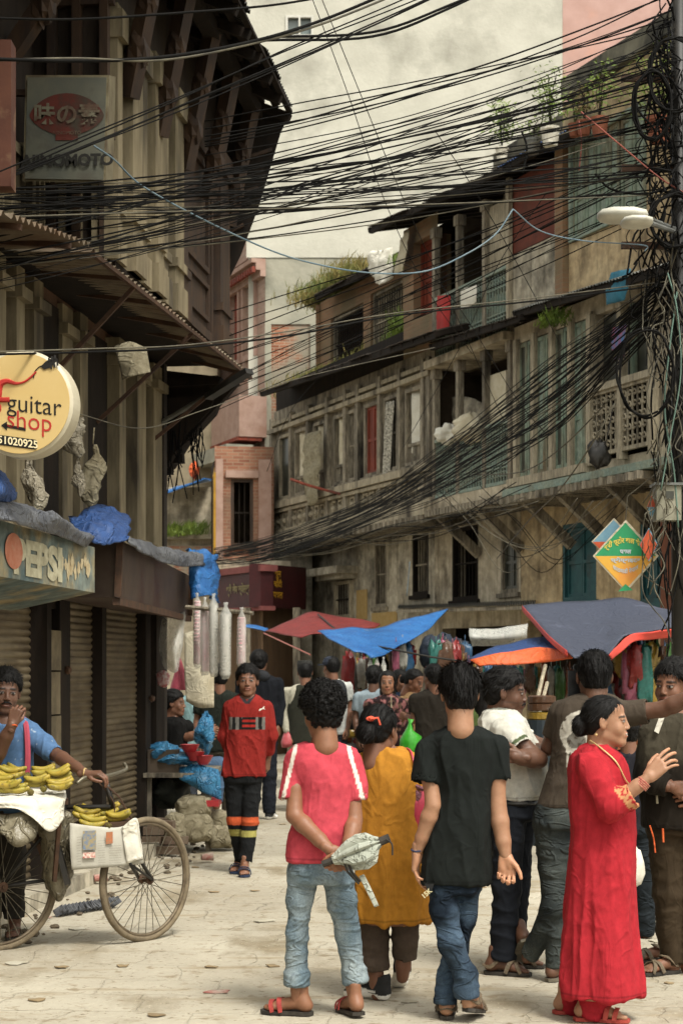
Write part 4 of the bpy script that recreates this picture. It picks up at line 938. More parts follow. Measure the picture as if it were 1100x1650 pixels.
# lit box sign (rusted), at right angles to the wall
sg = thing('box_sign', 'rusty grey box sign with a red oval on the upper left wall', 'sign', P(110, 292, 12.0))
M_sg = mat('rusty_sign_face', C('4d5046', .75), C('5f5d4c', .75), 3, C('33261c', .8), 2.5, .6, .2, 40, .6)
M_sgside = mat('cream_sign_side', C('8f8567', .65), C('776b50', .65), 6, C('463828'), 3, .55, .3)
a, b_, c, d_ = P(37, 292, 12), P(170, 300, 12), P(181, 121, 12), P(42, 121, 12)
q = MB(); q.hexa([a+Vector((0, 0, 0)), P(170, 294, 12), P(182, 290, 12.35), P(48, 290, 12.35), d_, P(176, 121, 12), P(187, 124, 12.35), P(52, 122, 12.35)]); q.build('side', M_sgside, sg)
q = MB(); q.quad(P(41, 288, 11.985), P(167, 290, 11.985), P(172, 125, 11.985), P(45, 125, 11.985), th=.004); q.build('face', M_sg, sg)
q = MB(); o = P(108, 186, 11.975); r_ = 11.975/FPX
pts = [Vector((o.x+60*r_*math.cos(t), o.y, o.z+(32 if math.sin(t) < 0 else 36)*r_*math.copysign(abs(math.sin(t))**1.35, math.sin(t)))) for t in np.linspace(0, 2*math.pi, 37)[:-1]]
q.add(pts, [tuple(range(36))]); q.box((o.x-18*r_, o.y-.001, o.z-40*r_), (o.x+18*r_, o.y+.001, o.z-29*r_)); q.build('emblem', mat('rusty_red_paint', C('6b2a1c', .6), C('4f251a', .6), 6, C('3d3428', .8), 6, .5, .2), sg)
M_faded = mat('faded_white_paint', C('8d8770', .55), C('6d6652', .55), 9, C('4b3528'), 9, .5)
write('lettering', '味の素', 50*r_*.72, P(108, 186, 11.965), (1, 0, 0), (0, 0, 1), M_faded, sg, bold=.004)
write('lettering', 'AJINOMOTO', 30*r_*.85, P(109, 259, 11.965), (1, 0, 0.02), (0, 0, 1), mat('black_paint', C('17150f')), sg, bold=.005)
write('lettering', 'AJINOMOTO', 8*r_, P(108, 214, 11.965), (1, 0, 0), (0, 0, 1), M_faded, sg)
q = MB(); q.bar(P(45, 150, 12.2), P(45, 150, 12.2)-Vector((.35, 0, 0)), .04); q.bar(P(45, 270, 12.2), P(45, 270, 12.2)-Vector((.35, 0, 0)), .04); q.build('bracket', M_rust, sg)
# round guitar shop sign
gs = thing('round_sign', 'round cream guitar shop sign with an arrow, hanging at the left edge', 'sign', P(38, 738, 9.9))
ctr = P(34, 650, 9.9); nrm = Vector((-.13, -1, 0)).normalized(); R0 = 84*9.9/FPX
xa = Vector((1, -.13, 0)).normalized()
q = MB(); q.lathe(ctr-nrm*.16, [(R0*1.0, 0), (R0*1.03, .01), (R0*1.03, .15), (R0*.97, .16)], 64, axis=nrm); q.build('rim', mat('cream_plastic', C('cfc6ae', .85), C('bdb398', .85), 5, rough=.4), gs)
q = MB(); q.lathe(ctr-nrm*.0, [(R0*.965, 0), (R0*.965, .006)], 64, axis=nrm); q.build('face', mat('yellow_sign_face', C('d6b878', .85), C('dcc083', .85), 3, C('c7a665'), 3, .7, .05, rough=.45), gs)
M_blk = mat('black_vinyl', C('1b1916'), rough=.5, bump=0); M_rd = mat('red_vinyl', C('b8322c', .9), rough=.5, bump=0)
pxm = 9.9/FPX
def sp(dx, dy, o=.009): return ctr+xa*(dx*pxm)+Vector((0, 0, 1))*(-dy*pxm)+nrm*o
write('lettering', 'guitar', 42*pxm, sp(23, 4), xa-Vector((0, 0, .12)), (0, 0, 1), M_blk, gs, bold=-.0005, sx=.95)
write('lettering', 'shop', 42*pxm, sp(15, 30), xa-Vector((0, 0, .12)), (0, 0, 1), M_rd, gs, bold=-.0005, sx=.95)
q = MB(); q.quad(sp(-26, 33), sp(9, 40), sp(9, 45), sp(-26, 38)); q.quad(sp(-32, 35), sp(-22, 29), sp(-22, 44)); q.build('arrow', M_blk, gs)
q = MB(); pts = []
for (cx_, cy_, a0) in ((-38, 54, 90), (-38, 62, 180), (24, 71, 270), (24, 63, 0)):
    for k in range(5): t = R(a0+k*22.5); pts.append(sp(cx_+4*math.cos(t), cy_-4*math.sin(t)))
q.add(pts, [tuple(range(len(pts)))]); q.build('number_plate', M_blk, gs)
write('lettering', '9851020925', 17*pxm, sp(-12, 62, .014), xa-Vector((0, 0, .15)), (0, 0, 1), mat('cream_vinyl', C('e6d8ae'), bump=0), gs, bold=.0012)
q = MB()    # little emblem: red musician with a guitar neck ending in a plug
body = spline([sp(-60, 10), sp(-40, -8), sp(-34, -30), sp(-22, -36), sp(-8, -32), sp(6, -34), sp(18, -42), sp(26, -50)], 5)
q.tube(body, [.030-.024*min(1, i/len(body)*1.6) for i in range(len(body))], 6)
q.blob(sp(-40, -45), (.018, .006, .018), n=6); q.tube(spline([sp(-40, -8), sp(-30, -6), sp(-18, -6)], 5), .014, 6); q.tube(spline([sp(-42, -5), sp(-36, 8), sp(-46, 22)], 4), .016, 6)
q.build('emblem', M_rd, gs)
q = MB(); q.tube(spline([sp(22, -40), sp(24, -50), sp(32, -58), sp(40, -60)], 5), .003, 5); q.quad(sp(34, -58, .012), sp(42, -66, .012), sp(58, -74, .012), sp(63, -68, .012), sp(50, -56, .012), sp(40, -53, .012))
for k in range(3): q.box(tuple(sp(46+k*5, -72-k*2, .005)), tuple(sp(49+k*5, -66-k*2, .015))); q.box(tuple(sp(50+k*5, -60-k*2.5, .005)), tuple(sp(53+k*5, -54-k*2.5, .015)))
q.build('emblem', M_blk, gs)
q = MB(); q.bar(sp(-60, 85, -.1), LF.pt(7, 0, sp(0, 60).z)-Vector((.3, .2, 0)), .05); q.bar(sp(-60, -70, -.1), sp(-150, -75, -.1), .05); q.build('bracket', M_rust, gs)
# lower fascia with worn letters (the blue one)
fs_ = thing('shop_fascia', 'worn pale blue shop fascia with peeling letters over the first rolling shutter', 'sign', P(75, 960, 11.0))
A0, A1, A2, A3 = P(-90, 905, 9.4), P(153, 972, 12.0), P(153, 882, 12.0), P(-90, 812, 9.4)
A0 = P(-90, 913, 9.4); A1 = P(153, 955, 12.0)
M_fas = mat('peeling_blue_board', C('8b958c', .72), C('6c8080', .7), 3, C('9a8a66'), 3.5, .52, .3, 30, wear=.35, streak=.4)
bk = Vector((-.42, .05, 0)); q = MB()
low = Vector((-.12, .0, -.1))
q.hexa([A0+bk+low*1.2, A1+bk+low*1.2, A1, A0, A3+bk, A2+bk, A2, A3]); q.build('board', M_fas, fs_)
u = (A1-A0).normalized(); fn = Vector((u.y, -u.x, 0)).normalized(); up = Vector((0, 0, 1))
tp = lambda px, py, o=.006: None
def onboard(px, py, o=.006):      # point of the fascia plane seen at a pixel
    k = Vector(((px-CX)/FPX, 1, (HY-py)/FPX)); cam_ = Vector((0, 0, EYE)); n = fn; t = (A0-cam_).dot(n)/k.dot(n); return cam_+k*t+n*o
q = MB(); c = onboard(21, 888, .008)
pts = [c+u*(.15*math.cos(t))+up*(.105*math.sin(t)) for t in np.linspace(0, 2*math.pi, 25)[:-1]]; q.add(pts, [tuple(range(24))]); q.build('emblem', mat('faded_orange_disc', C('b5684a', .8), C('c2846a', .8), 14, C('9a8c70'), 9, .6), fs_)
M_let = mat('worn_cream_letters', C('c9c2a4', .8), C('a39c80', .8), 12, C('7d806e'), 7, .62)
write('lettering', 'PEPSI', .27, onboard(62, 906), u, up-u*.0, M_let, fs_, bold=.016, sx=1.5)
q = MB()
rq = random.Random(3)
for i in range(9):
    px = 100+i*5.2; py = rq.uniform(900, 925); s_ = rq.uniform(5, 10); q.add([onboard(px+s_*.4*math.cos(t)*rq.uniform(.3, 1.2), py+s_*2.2*math.sin(t)*rq.uniform(.5, 1.1), .003+.0003*i) for t in np.linspace(0, 6.283, 12)[:-1]], [tuple(range(11))])
q.build('peeling_patch', mat('peeled_paper', C('cdbf9c', .8), C('a58f68', .8), 20), fs_)
# second fascia: brown metal box
f2 = thing('shop_fascia', 'brown rusty metal shop fascia under the blue and grey tarpaulin', 'sign', P(250, 985, 14))
B0, B1, B2, B3 = P(186, 962, 12.4), P(303, 992, 16.3), P(306, 928, 16.3), P(190, 868, 12.4)
q = MB(); bk = Vector((-.45, .06, 0)); q.hexa([B0+bk, B1+bk, B1, B0, B3+bk, B2+bk, B2, B3]); q.build('board', mat('brown_metal_board', C('57483b', .8), C('483a31', .8), 4, C('392019'), 1.5, .56, .3, 40, .55, .2), f2)
q = MB(); q.bar(B0+Vector((.01, -.02, -.03)), B1+Vector((.01, -.02, -.03)), .05); q.bar(B0+Vector((.02, -.02, 0)), B3+Vector((.02, -.02, 0)), .045); q.bar(B1+Vector((.02, 0, 0)), B2+Vector((.02, 0, 0)), .04); q.build('frame', M_rust, f2)
# tarpaulins lying on the fascias
def drape(grid, name, m, label, cat, amp=.03, sc=4, seed=0, group=None): return cloth_quad(grid, name, m, label, cat, amp=amp, sc=sc, seed=seed, group=group, th=.012)
drape([[P(-40, 790, 10), P(40, 822, 10.6), P(95, 842, 11.3), P(152, 868, 12.1)], [P(-30, 812, 9.9), P(40, 826, 10.4), P(100, 838, 11), P(146, 870, 11.8)], [P(-25, 826, 9.7), P(30, 846, 10.2), P(90, 862, 11), P(140, 882, 11.7)]], 'tarpaulin', M_greytarp, 'crumpled grey tarpaulin lying along the top of the pale blue fascia', 'tarpaulin', .05, 6, 1)
drape([[P(112, 836, 12.6), P(150, 818, 12.9), P(188, 826, 13), P(208, 840, 13)], [P(118, 850, 12.2), P(150, 838, 12.2), P(182, 838, 12.3), P(206, 860, 12.4)], [P(132, 868, 11.9), P(160, 878, 12), P(186, 872, 12.1), P(206, 872, 12.2)]], 'tarpaulin', M_bluedk, 'dark blue crumpled tarpaulin heaped between the two shop fascias', 'tarpaulin', .06, 9, 2)
drape([[P(195, 862, 12.7), P(240, 876, 13.6), P(285, 888, 15), P(325, 890, 16.2)], [P(200, 868, 12.3), P(240, 888, 13.4), P(288, 900, 14.8), P(330, 894, 16)], [P(205, 876, 12.2), P(240, 896, 13.3), P(285, 912, 14.7), P(328, 912, 15.8)]], 'tarpaulin', M_greytarp, 'pale grey blue tarpaulin folded over the brown metal fascia', 'tarpaulin', .04, 5, 3)
drape([[P(300, 885, 15.8), P(325, 886, 16.0), P(345, 895, 16.4)], [P(303, 905, 15.6), P(330, 915, 15.7), P(350, 922, 16.3)], [P(306, 940, 15.6), P(328, 950, 15.6), P(349, 950, 16.2)], [P(310, 966, 15.6), P(330, 960, 15.6), P(347, 972, 16.1)]], 'tarpaulin', M_bluetarp, 'bright blue tarpaulin hanging off the end of the brown fascia', 'tarpaulin', .09, 10, 6)
drape([[P(-30, 775, 10), P(0, 765, 10.2), P(12, 782, 10.5)], [P(-30, 790, 9.9), P(5, 790, 10), P(24, 800, 10.3)], [P(-30, 815, 9.8), P(-5, 812, 10), P(18, 808, 10.2)]], 'tarpaulin', M_bluedk, 'dark blue tarpaulin at the very left edge above the fascia', 'tarpaulin', .05, 5, 8)
# bags hanging on the first-floor columns
M_film0 = mat('grubby_plastic', C('a59b85', .7), C('857c68', .7), 14, C('c2b9a3', .7), 9, .58, .9, 60, .4, bdist=.01, fold=.8, fs=(14, 14, 9))
drape([[P(186, 560, 13), P(210, 553, 13), P(236, 562, 13)], [P(190, 580, 12.95), P(214, 585, 12.9), P(240, 585, 12.95)], [P(198, 612, 12.95), P(215, 606, 12.9), P(242, 600, 12.95)]], 'hanging_cloth', M_sack, 'grey brown canvas flap hanging under the tin awning', 'cloth', .03, 5, 9)
def sackc(px, y0, y1, w_, d, m, lb, seed, wob=.3):
    """a limp plastic or cloth sack: a crumpled closed tube hanging from a knot"""
    q_ = MB(); n = 22; k = 15; a = P(px, y0, d); b = P(px, y1, d); L_ = a.z-b.z; ww = w_*d/FPX/2; rs = random.Random(seed); prof = [.12, .3, .22, .55, .8, .95, .9, 1, .92, 1.02, .9, .8, .6, .35, .1]
    vs = []
    for j in range(k):
        t = j/(k-1); ox = wob*ww*math.sin(t*5+seed)
        for i in range(n): an = 2*math.pi*i/n; r_ = ww*prof[j]*(1+.22*math.sin(3*an+seed+t*4)+.16*math.sin(7*an+t*9)); vs.append(a+Vector((ox+r_*math.cos(an), r_*.5*math.sin(an), -L_*t)))
    q_.add(vs, [(j*n+i, j*n+(i+1) % n, (j+1)*n+(i+1) % n, (j+1)*n+i) for j in range(k-1) for i in range(n)]); v = np.array(q_.v); v = v+((fbm(v, 28, seed, 3)-.5)*.05)[:, None]*np.array([1, .6, .3]); q_.v = [tuple(x) for x in v]; q_.tube([a, a+Vector((.01, 0, .12))], .006, 5)
    return tag(q_.build('hanging_sack', m, smooth=True), lb, 'sack', 'bags and sacks hung on the timber house')
sackc(150, 716, 822, 34, 12.9, M_sack, 'long pale sack hanging behind the cream column above the brown fascia', 1); sackc(124, 672, 738, 40, 12.5, M_film0, 'crumpled pale plastic bag hanging beside the round sign', 2, .5); sackc(128, 738, 800, 14, 12.5, M_film0, 'thin knotted plastic strip below the crumpled bag beside the round sign', 3); sackc(55, 738, 830, 30, 11.3, M_film0, 'dirty pale plastic bag hanging under the round sign', 4, .5)
# rust-orange board at the far left top, and white street light tube
q = MB(); q.box(tuple(P(-60, 300, 10.4)), tuple(P(26, 78, 10.55))); tag(q.build('painted_board', mat('rust_orange_paint', C('7a4a32', .5), C('64392a', .5), 3, C('a08060', .55), 4, .6, .3)), 'rusty orange painted board at the top left edge beside the box sign', 'board')
sl_ = thing('street_lamp', 'tube street lamp on a thin arm below the tin awning', 'lamp', LF.pt(-.05, .05, 3.6))
q = MB(); q.tube([P(258, 682, 16.4), P(330, 640, 16.2), P(372, 618, 16)], .022); q.build('arm', M_tin, sl_)
q = MB(); q.bar(P(335, 640, 16.1), P(402, 598, 15.8), .1, .05); q.build('lamp_head', M_black, sl_)
# hanging dry plants/cables at that corner
q = MB(); rq = random.Random(5)
for i in range(26):
    a = P(rq.uniform(272, 325), rq.uniform(665, 705), 16.6); l_ = rq.uniform(.15, .7); q.tube([a, a+Vector((rq.uniform(-.04, .04), 0, -l_*.5)), a+Vector((rq.uniform(-.08, .08), 0, -l_))], .005, 4)
tag(q.build('dangling_wires', M_wire), 'thin dangling wire ends under the broken timbers', 'wires', kind='stuff')
# ================================================================ people: body, head, hands, feet, clothes, hair
M_skin = mat('skin', None, (.88, .84, .82), 40, attr='Col', bump=.15, bs=220, rough=.5, sss=.12, spec=.35, bdist=.001)
M_cloth = mat('cotton', None, (.78, .78, .78), 30, attr='Col', bump=.7, bs=200, rough=.92, spec=.15, bdist=.0015, fold=.24)
M_denim = mat('denim', None, (.72, .74, .78), 60, attr='Col', bump=.5, bs=300, rough=.9, spec=.15, bdist=.002, fold=.6, fs=(5, 5, 11), wear=.25)
M_hair = mat('black_hair', C('080706'), C('100d0b'), 60, None, bump=.5, bs=160, rough=.62, spec=.2, bdist=.004)
M_leather = mat('worn_leather', C('4b4032'), C('6a5c48'), 30, None, bump=.4, bs=90, rough=.6)
M_rubber = mat('dark_rubber', C('26231f'), C('3a352e'), 30, None, bump=.3, rough=.7)
TONE = {'a': C('966a50', .8), 'b': C('835c47', .82), 'c': C('6c4d3c', .82), 'd': C('b08568', .8), 'e': C('58382a', .7)}
def frame3(f, u=(0, 0, 1)):
    f = Vector(f).normalized(); r = f.cross(Vector(u)).normalized(); u = r.cross(f); return np.array([tuple(r), tuple(f), tuple(u)])   # rows x, y, z
def yawf(yaw, pitch=0):
    a, p = R(yaw), R(pitch); return Vector((math.sin(a)*math.cos(p), -math.cos(a)*math.cos(p), math.sin(p)))
def cut(end, d, rad, ball=None):
    """region beyond a plane near `end` (to trim a sleeve or cuff flat)"""
    end, d = A(end), A(d); d = d/np.linalg.norm(d); b = ball or 3*rad; c = end+d*b*.9
    return (lambda p: np.maximum(-((p-end)@d), np.linalg.norm(p-c, axis=-1)-b), c-b, c+b)
def chain(pts, k=.012):
    """pts: [(Vector, r)...] -> union ops"""
    return [('u', cap(pts[i][0], pts[i+1][0], pts[i][1], pts[i+1][1]), k) for i in range(len(pts)-1)]
def head_mesh(c, H, yaw, pitch, roll, tone, h=.0042, o=None):
    o = o or {}; k = H/.23; fat = o.get('fat', 1.)
    ops = [('u', ell((0, -.012, .032), (.073*fat, .094, .085)), 0), ('u', ell((0, .03, -.035), (.058*fat, .062, .078)), .03),
           ('u', ell((0, .072, -.096), (.024, .018, .017)), .025), ('u', ell((0, .042, .058), (.058, .040, .036)), .02), ('u', cap((-.045, .0, -.062), (-.014, .06, -.096), .018), .02), ('u', cap((.045, .0, -.062), (.014, .06, -.096), .018), .02),
           ('u', cap((-.034, .078, .024), (.034, .078, .024), .011), .014),
           ('u', cap((0, -.035, -.03), (0, -.05, -.16), .052, .056), .03), ('u', cap((0, -.01, -.06), (0, -.03, -.16), .046, .05), .03),
           ('u', ell((-.038, .058, -.03), (.022, .02, .026)), .02), ('u', ell((.038, .058, -.03), (.022, .02, .026)), .02)]
    for s in (-1, 1):
        ops += [('s', ell((s*.031, .1, .004), (.018, .018, .011)), .012), ('u', ell((s*.031, .079, .003), (.0135, .0125, .0105)), .004),
                ('u', cap((s*.017, .088, .010), (s*.045, .079, .011), .0045), .004)]
    ops += [('u', cap((0, .086, .018), (0, .101, -.026), .0075, .0105), .010), ('u', ell((-.011, .098, -.031), (.008, .009, .0065)), .005), ('u', ell((.011, .098, -.031), (.008, .009, .0065)), .005),
            ('u', ell((0, .083, -.062), (.027, .014, .019)), .012), ('u', ell((0, .0925, -.0545), (.023, .007, .005)), .004), ('u', ell((0, .0915, -.066), (.019, .008, .006)), .004),
            ('s', ell((0, .101, -.0605), (.025, .008, .0018)), .003)]
    for s in (-1, 1):
        ops += [('u', ell((s*.077*fat, -.008, -.003), (.010, .020, .031), [[1, s*.45, 0], [-s*.45, 1, .1], [0, -.1, 1]]), .006), ('s', ell((s*.088*fat, .0, .001), (.007, .011, .017)), .004)]
    v, f = sdf(ops, h, it=1)
    x, y, z = v.T; c3_ = np.tile(np.array(tone), (len(v), 1)); c3_ = c3_*(1+.16*(fbm(v, 25, 2)-.5))[:, None]
    front = y > .05
    def blend(m, col, a=1.): c3_[m] = c3_[m]*(1-a)+np.array(col)*a
    blend(front & (np.abs(z+.060) < .013) & (np.abs(x) < .024) & (y > .088), (tone[0]*1.0, tone[1]*.62, tone[2]*.62), .7)
    blend(front & (np.abs(z+.0605) < .0025) & (np.abs(x) < .024) & (y > .08), (.05, .02, .015), .8)
    e = np.abs(np.abs(x)-.031)
    brow = front & (np.abs(z-(.027-.25*(np.maximum(np.abs(x)-.036, 0)))) < .0055) & (np.abs(x) > .013) & (np.abs(x) < .05); blend(brow, (.012, .01, .009), .85)
    eye = front & ((e/.0135)**2+((z-.003)/.0055)**2 < 1) & (y > .075)
    blend(eye, (.32, .29, .26)); blend(front & (e**2+(z-.003)**2 < .0062**2) & (y > .075), (.012, .008, .006))
    lid = front & ((e/.0165)**2+((z-.0095)/.0035)**2 < 1); blend(lid, (.02, .012, .01), .8)
    blend(front & (np.abs(x) > .004) & (np.abs(x) < .013) & (np.abs(z+.038) < .004), (.03, .015, .01), .6)
    if o.get('stubble'): blend(((z < -.04) & (y > .0) & (z > -.13)) & ~(np.abs(z+.06) < .01), (.03, .025, .022), o['stubble'])
    if o.get('smile'): blend((np.abs(z+.0615-.012*(np.abs(x)/.026)**2) < .0034) & (np.abs(x) < .021) & (y > .08), (.75, .72, .66), .9)
    if o.get('tika'): blend(front & (np.abs(x) < .004) & (z > .05) & (z < .09), (.4, .01, .01), .9)
    M = headM(yaw, pitch, roll); return A(c)+(v*k)@M, f, c3_
def headM(yaw, pitch=0, roll=0):
    M = frame3(yawf(yaw, pitch)); cr, sr = math.cos(R(roll)), math.sin(R(roll)); return np.array([[cr, 0, sr], [0, 1, 0], [-sr, 0, cr]])@M
def hair_piece(p, c, H, yaw, pitch, roll, style, mat_=None, seed=0, strands=900, h=.006):
    """hair cap shaped by a hairline; styles: short, fade, curly, bun, long, receding"""
    k = H/.23; th = {'short': .016, 'fade': .009, 'curly': .021, 'bun': .010, 'long': .013, 'receding': .007, 'thick': .016}[style]
    hy = {'short': ([-.2, -.06, -.03, .0, .04, .07, .1], [-.075, -.07, -.035, .012, .042, .062, .06]),
          'thick': ([-.2, -.06, -.03, .0, .04, .07, .1], [-.092, -.085, -.035, .005, .035, .052, .045]),
          'fade': ([-.2, -.06, -.03, .0, .04, .07, .1], [-.055, -.05, -.03, .02, .052, .072, .075]),
          'curly': ([-.2, -.06, -.03, .0, .04, .07, .1], [-.085, -.078, -.03, .018, .045, .06, .06]),
          'receding': ([-.2, -.06, -.03, .0, .03, .06, .1], [-.062, -.055, -.03, .03, .07, .1, .12]),
          'bun': ([-.2, -.06, -.03, .0, .03, .06, .1], [-.07, -.055, -.03, .012, .045, .072, .085]),
          'long': ([-.2, -.06, -.03, .0, .03, .06, .1], [-.2, -.2, -.2, -.15, .03, .07, .08])}[style]
    up = {'short': .008, 'thick': .010, 'curly': .009}.get(style, .003)
    ops = [('u', ell((0, -.016, .034+up), (.074+th, .094+th*.9, .083+th)), 0), ('u', ell((0, -.045, -.02), (.06+th*.6, .052+th*.7, .06)), .02)]
    if style == 'bun': ops += [('u', ell((0, -.125, -.015), (.052, .035, .055)), .015)]
    if style == 'long': ops += [('u', cap((0, -.05, 0), (0, -.06, -.2), .085, .075), .03)]
    if style == 'thick': ops += [('u', ell((0, .05, .085), (.06, .045, .035)), .02)]
    if style != 'long': ops += [('s', cap((-.09, .0, -.055), (.09, 0.0, -.055), .036), .004)]
    fy, fz = hy; ops.append(('i', (lambda q: np.interp(q[..., 1]+.25*np.abs(q[..., 0])*0, fy, fz)-q[..., 2], None, None), .006))
    amp = {'curly': .014, 'thick': .009, 'short': .007}.get(style, .004); sc = {'curly': 55, 'thick': 28, 'short': 40}.get(style, 45)
    st = np.array([1, 1, 1.]) if style == 'curly' else np.array([1.5, .5, .6])
    v, f = sdf(ops, h, it=1, disp=lambda v, n: amp*(1-np.abs(2*fbm(v*st, sc, seed, 2)-1)*2))
    n = vnorm(v, f); M = headM(yaw, pitch, roll); W = lambda a: A(c)+(a*k)@M
    root = mk('hair', W(v), f, mat_ or M_hair, p, smooth=True)
    if strands:
        q = np.random.RandomState(seed); idx = q.choice(len(v), min(strands, len(v)), replace=False); vs = []; fs = []
        for i in idx:
            a = v[i]; nn = n[i]
            if nn[2] < -.7: continue
            down = np.array([0, -.55, -.8])
            if a[2] < -.03 or (abs(a[0]) > .06 and a[2] < .02): continue
            t = down-nn*(down@nn); t = t/(np.linalg.norm(t)+1e-9)
            if style == 'curly':
                s_ = np.cross(nn, q.randn(3)); s_ /= np.linalg.norm(s_)+1e-9; pts = [a-nn*.004+nn*.013*math.sin(u)+s_*.008*math.cos(u)+t*.004*u*.3 for u in np.linspace(-.3, 4.2, 6)]; w0 = .0022
            else:
                L = {'thick': .04, 'short': .03}.get(style, .03)*q.uniform(.6, 1.3); j = q.randn(3)*.18; t = t+j; lift = {'thick': .16, 'short': .16, 'fade': .12}.get(style, .04)
                pts = [a-nn*.004, a+t*L*.35+nn*L*lift*.5, a+t*L*.7+nn*L*lift*.75, a+t*L+nn*L*lift*.6]; w0 = .0022
            s_ = np.cross(pts[1]-pts[0], nn); s_ /= np.linalg.norm(s_)+1e-9; b = len(vs)
            for m_, x_ in enumerate(pts): ww = w0*(1-m_/(len(pts))); vs += [x_-s_*ww, x_+s_*ww]
            fs += [(b+2*m_, b+2*m_+1, b+2*m_+3, b+2*m_+2) for m_ in range(len(pts)-1)]
        o = mk('strands', W(np.array(vs)), np.array(fs), mat_ or M_hair, root)
    return root
def hand_mesh(w, d, back, thumb, tone, curl=(20, 25, 30, 35), k=1., h=.0036, ext=None, thumbc=0., spread=1.):
    """w wrist, d direction to the knuckles, back = normal of the back of the hand, thumb = +1/-1 side"""
    ops = [('u', cap((0, -.03, 0), (0, .01, 0), .0225), 0)]
    kn = [(.031, .086), (.0105, .092), (-.0105, .088), (-.030, .078)]; ln = [(.042, .026, .021), (.046, .030, .022), (.042, .028, .022), (.034, .021, .019)]; rr = [.0092, .0095, .009, .0078]
    for i, (x, y) in enumerate(kn):
        ops.append(('u', cap((x*.62, .008, 0), (x, y, .0), .0135, .0115), .012))
    ops += [('u', ell((.018, .035, -.008), (.016, .026, .013)), .012), ('u', ell((-.018, .04, -.007), (.014, .03, .011)), .012)]
    for i, (x, y) in enumerate(kn):
        p = np.array([x, y, 0.]); a = 0; sx = (.10, .03, -.05, -.13)[i]*spread; cu = curl[i] if isinstance(curl, (tuple, list)) else curl
        for j, L in enumerate(ln[i]):
            a += R(cu)*(1, 1.15, .8)[j]; q = p+L*np.array([sx*math.cos(a), math.cos(a), -math.sin(a)]); r0 = rr[i]*(1-.1*j); ops.append(('u', cap(p, q, r0, r0*.9), .002 if j == 0 else .001)); p = q
    t0 = np.array([.018, .018, -.006]); t1 = t0+np.array([.03-.012*thumbc, .034, -.012-.012*thumbc]); t2 = t1+np.array([.012-.022*thumbc, .03, -.006-.012*thumbc]); t3 = t2+np.array([.003-.018*thumbc, .024, -.003-.006*thumbc])
    ops += [('u', cap(t0, t1, .015, .0115), .008), ('u', cap(t1, t2, .0110, .0098), .002), ('u', cap(t2, t3, .0098, .008), .001)]
    v, f = sdf(ops, h, it=1); c_ = np.tile(np.array(tone), (len(v), 1)); pal = np.clip(-v[:, 2]/.02, 0, 1)*(v[:, 1] > .0); c_ = c_*(1+.1*(fbm(v, 60, 3)-.5))[:, None]*(1+.35*pal[:, None]*np.array([1, .85, .8]))
    v[:, 0] *= thumb
    if thumb < 0: f = f[:, ::-1]
    D_ = Vector(d).normalized(); Bk = Vector(back); Bk = (Bk-D_*Bk.dot(D_)).normalized(); X = D_.cross(Bk); M = np.array([tuple(X), tuple(D_), tuple(Bk)]); return A(w)+(v*k)@M, f, c_
def foot_mesh(g, d, ank, tone, k=1., pitch=0, h=.0048):
    """g: ground point under the ankle, d: toe direction, ank: ankle joint (world)"""
    ops = [('u', ell((0, -.045, .03), (.031, .036, .03)), 0), ('u', cap((0, -.035, .05), (0, .07, .03), .033, .028), .02), ('u', ell((0, .095, .022), (.042, .04, .02)), .02), ('u', cap((0, -.03, .06), (0, -.03, .12), .030, .028), .015)]
    for i, (x, y, r) in enumerate(((.026, .15, .014), (.009, .152, .0105), (-.006, .145, .0098), (-.019, .136, .009), (-.031, .125, .0088))): ops.append(('u', cap((x, .1, .018), (x, y, .012), r, r*.85), .004))
    v, f = sdf(ops, h); c_ = np.tile(np.array(tone), (len(v), 1))*(1+.15*(fbm(v, 40, 3)-.5))[:, None]
    cp, sp_ = math.cos(R(pitch)), math.sin(R(pitch)); q = v-np.array([0, .1, 0]); v = np.stack([q[:, 0], q[:, 1]*cp+q[:, 2]*sp_+.1, -q[:, 1]*sp_+q[:, 2]*cp], 1)
    M = frame3((d[0], d[1], 0)); return A(g)+(v*k)@M, f, c_
def footM(g, d, k=1., pitch=0):
    M = frame3((d[0], d[1], 0)); cp, sp_ = math.cos(R(pitch)), math.sin(R(pitch))
    def W(a):
        a = np.asarray(a, dtype=float).reshape(-1, 3); q = a-np.array([0, .1, 0]); v = np.stack([q[:, 0], q[:, 1]*cp+q[:, 2]*sp_+.1, -q[:, 1]*sp_+q[:, 2]*cp], 1); return A(g)+(v*k)@M
    return W
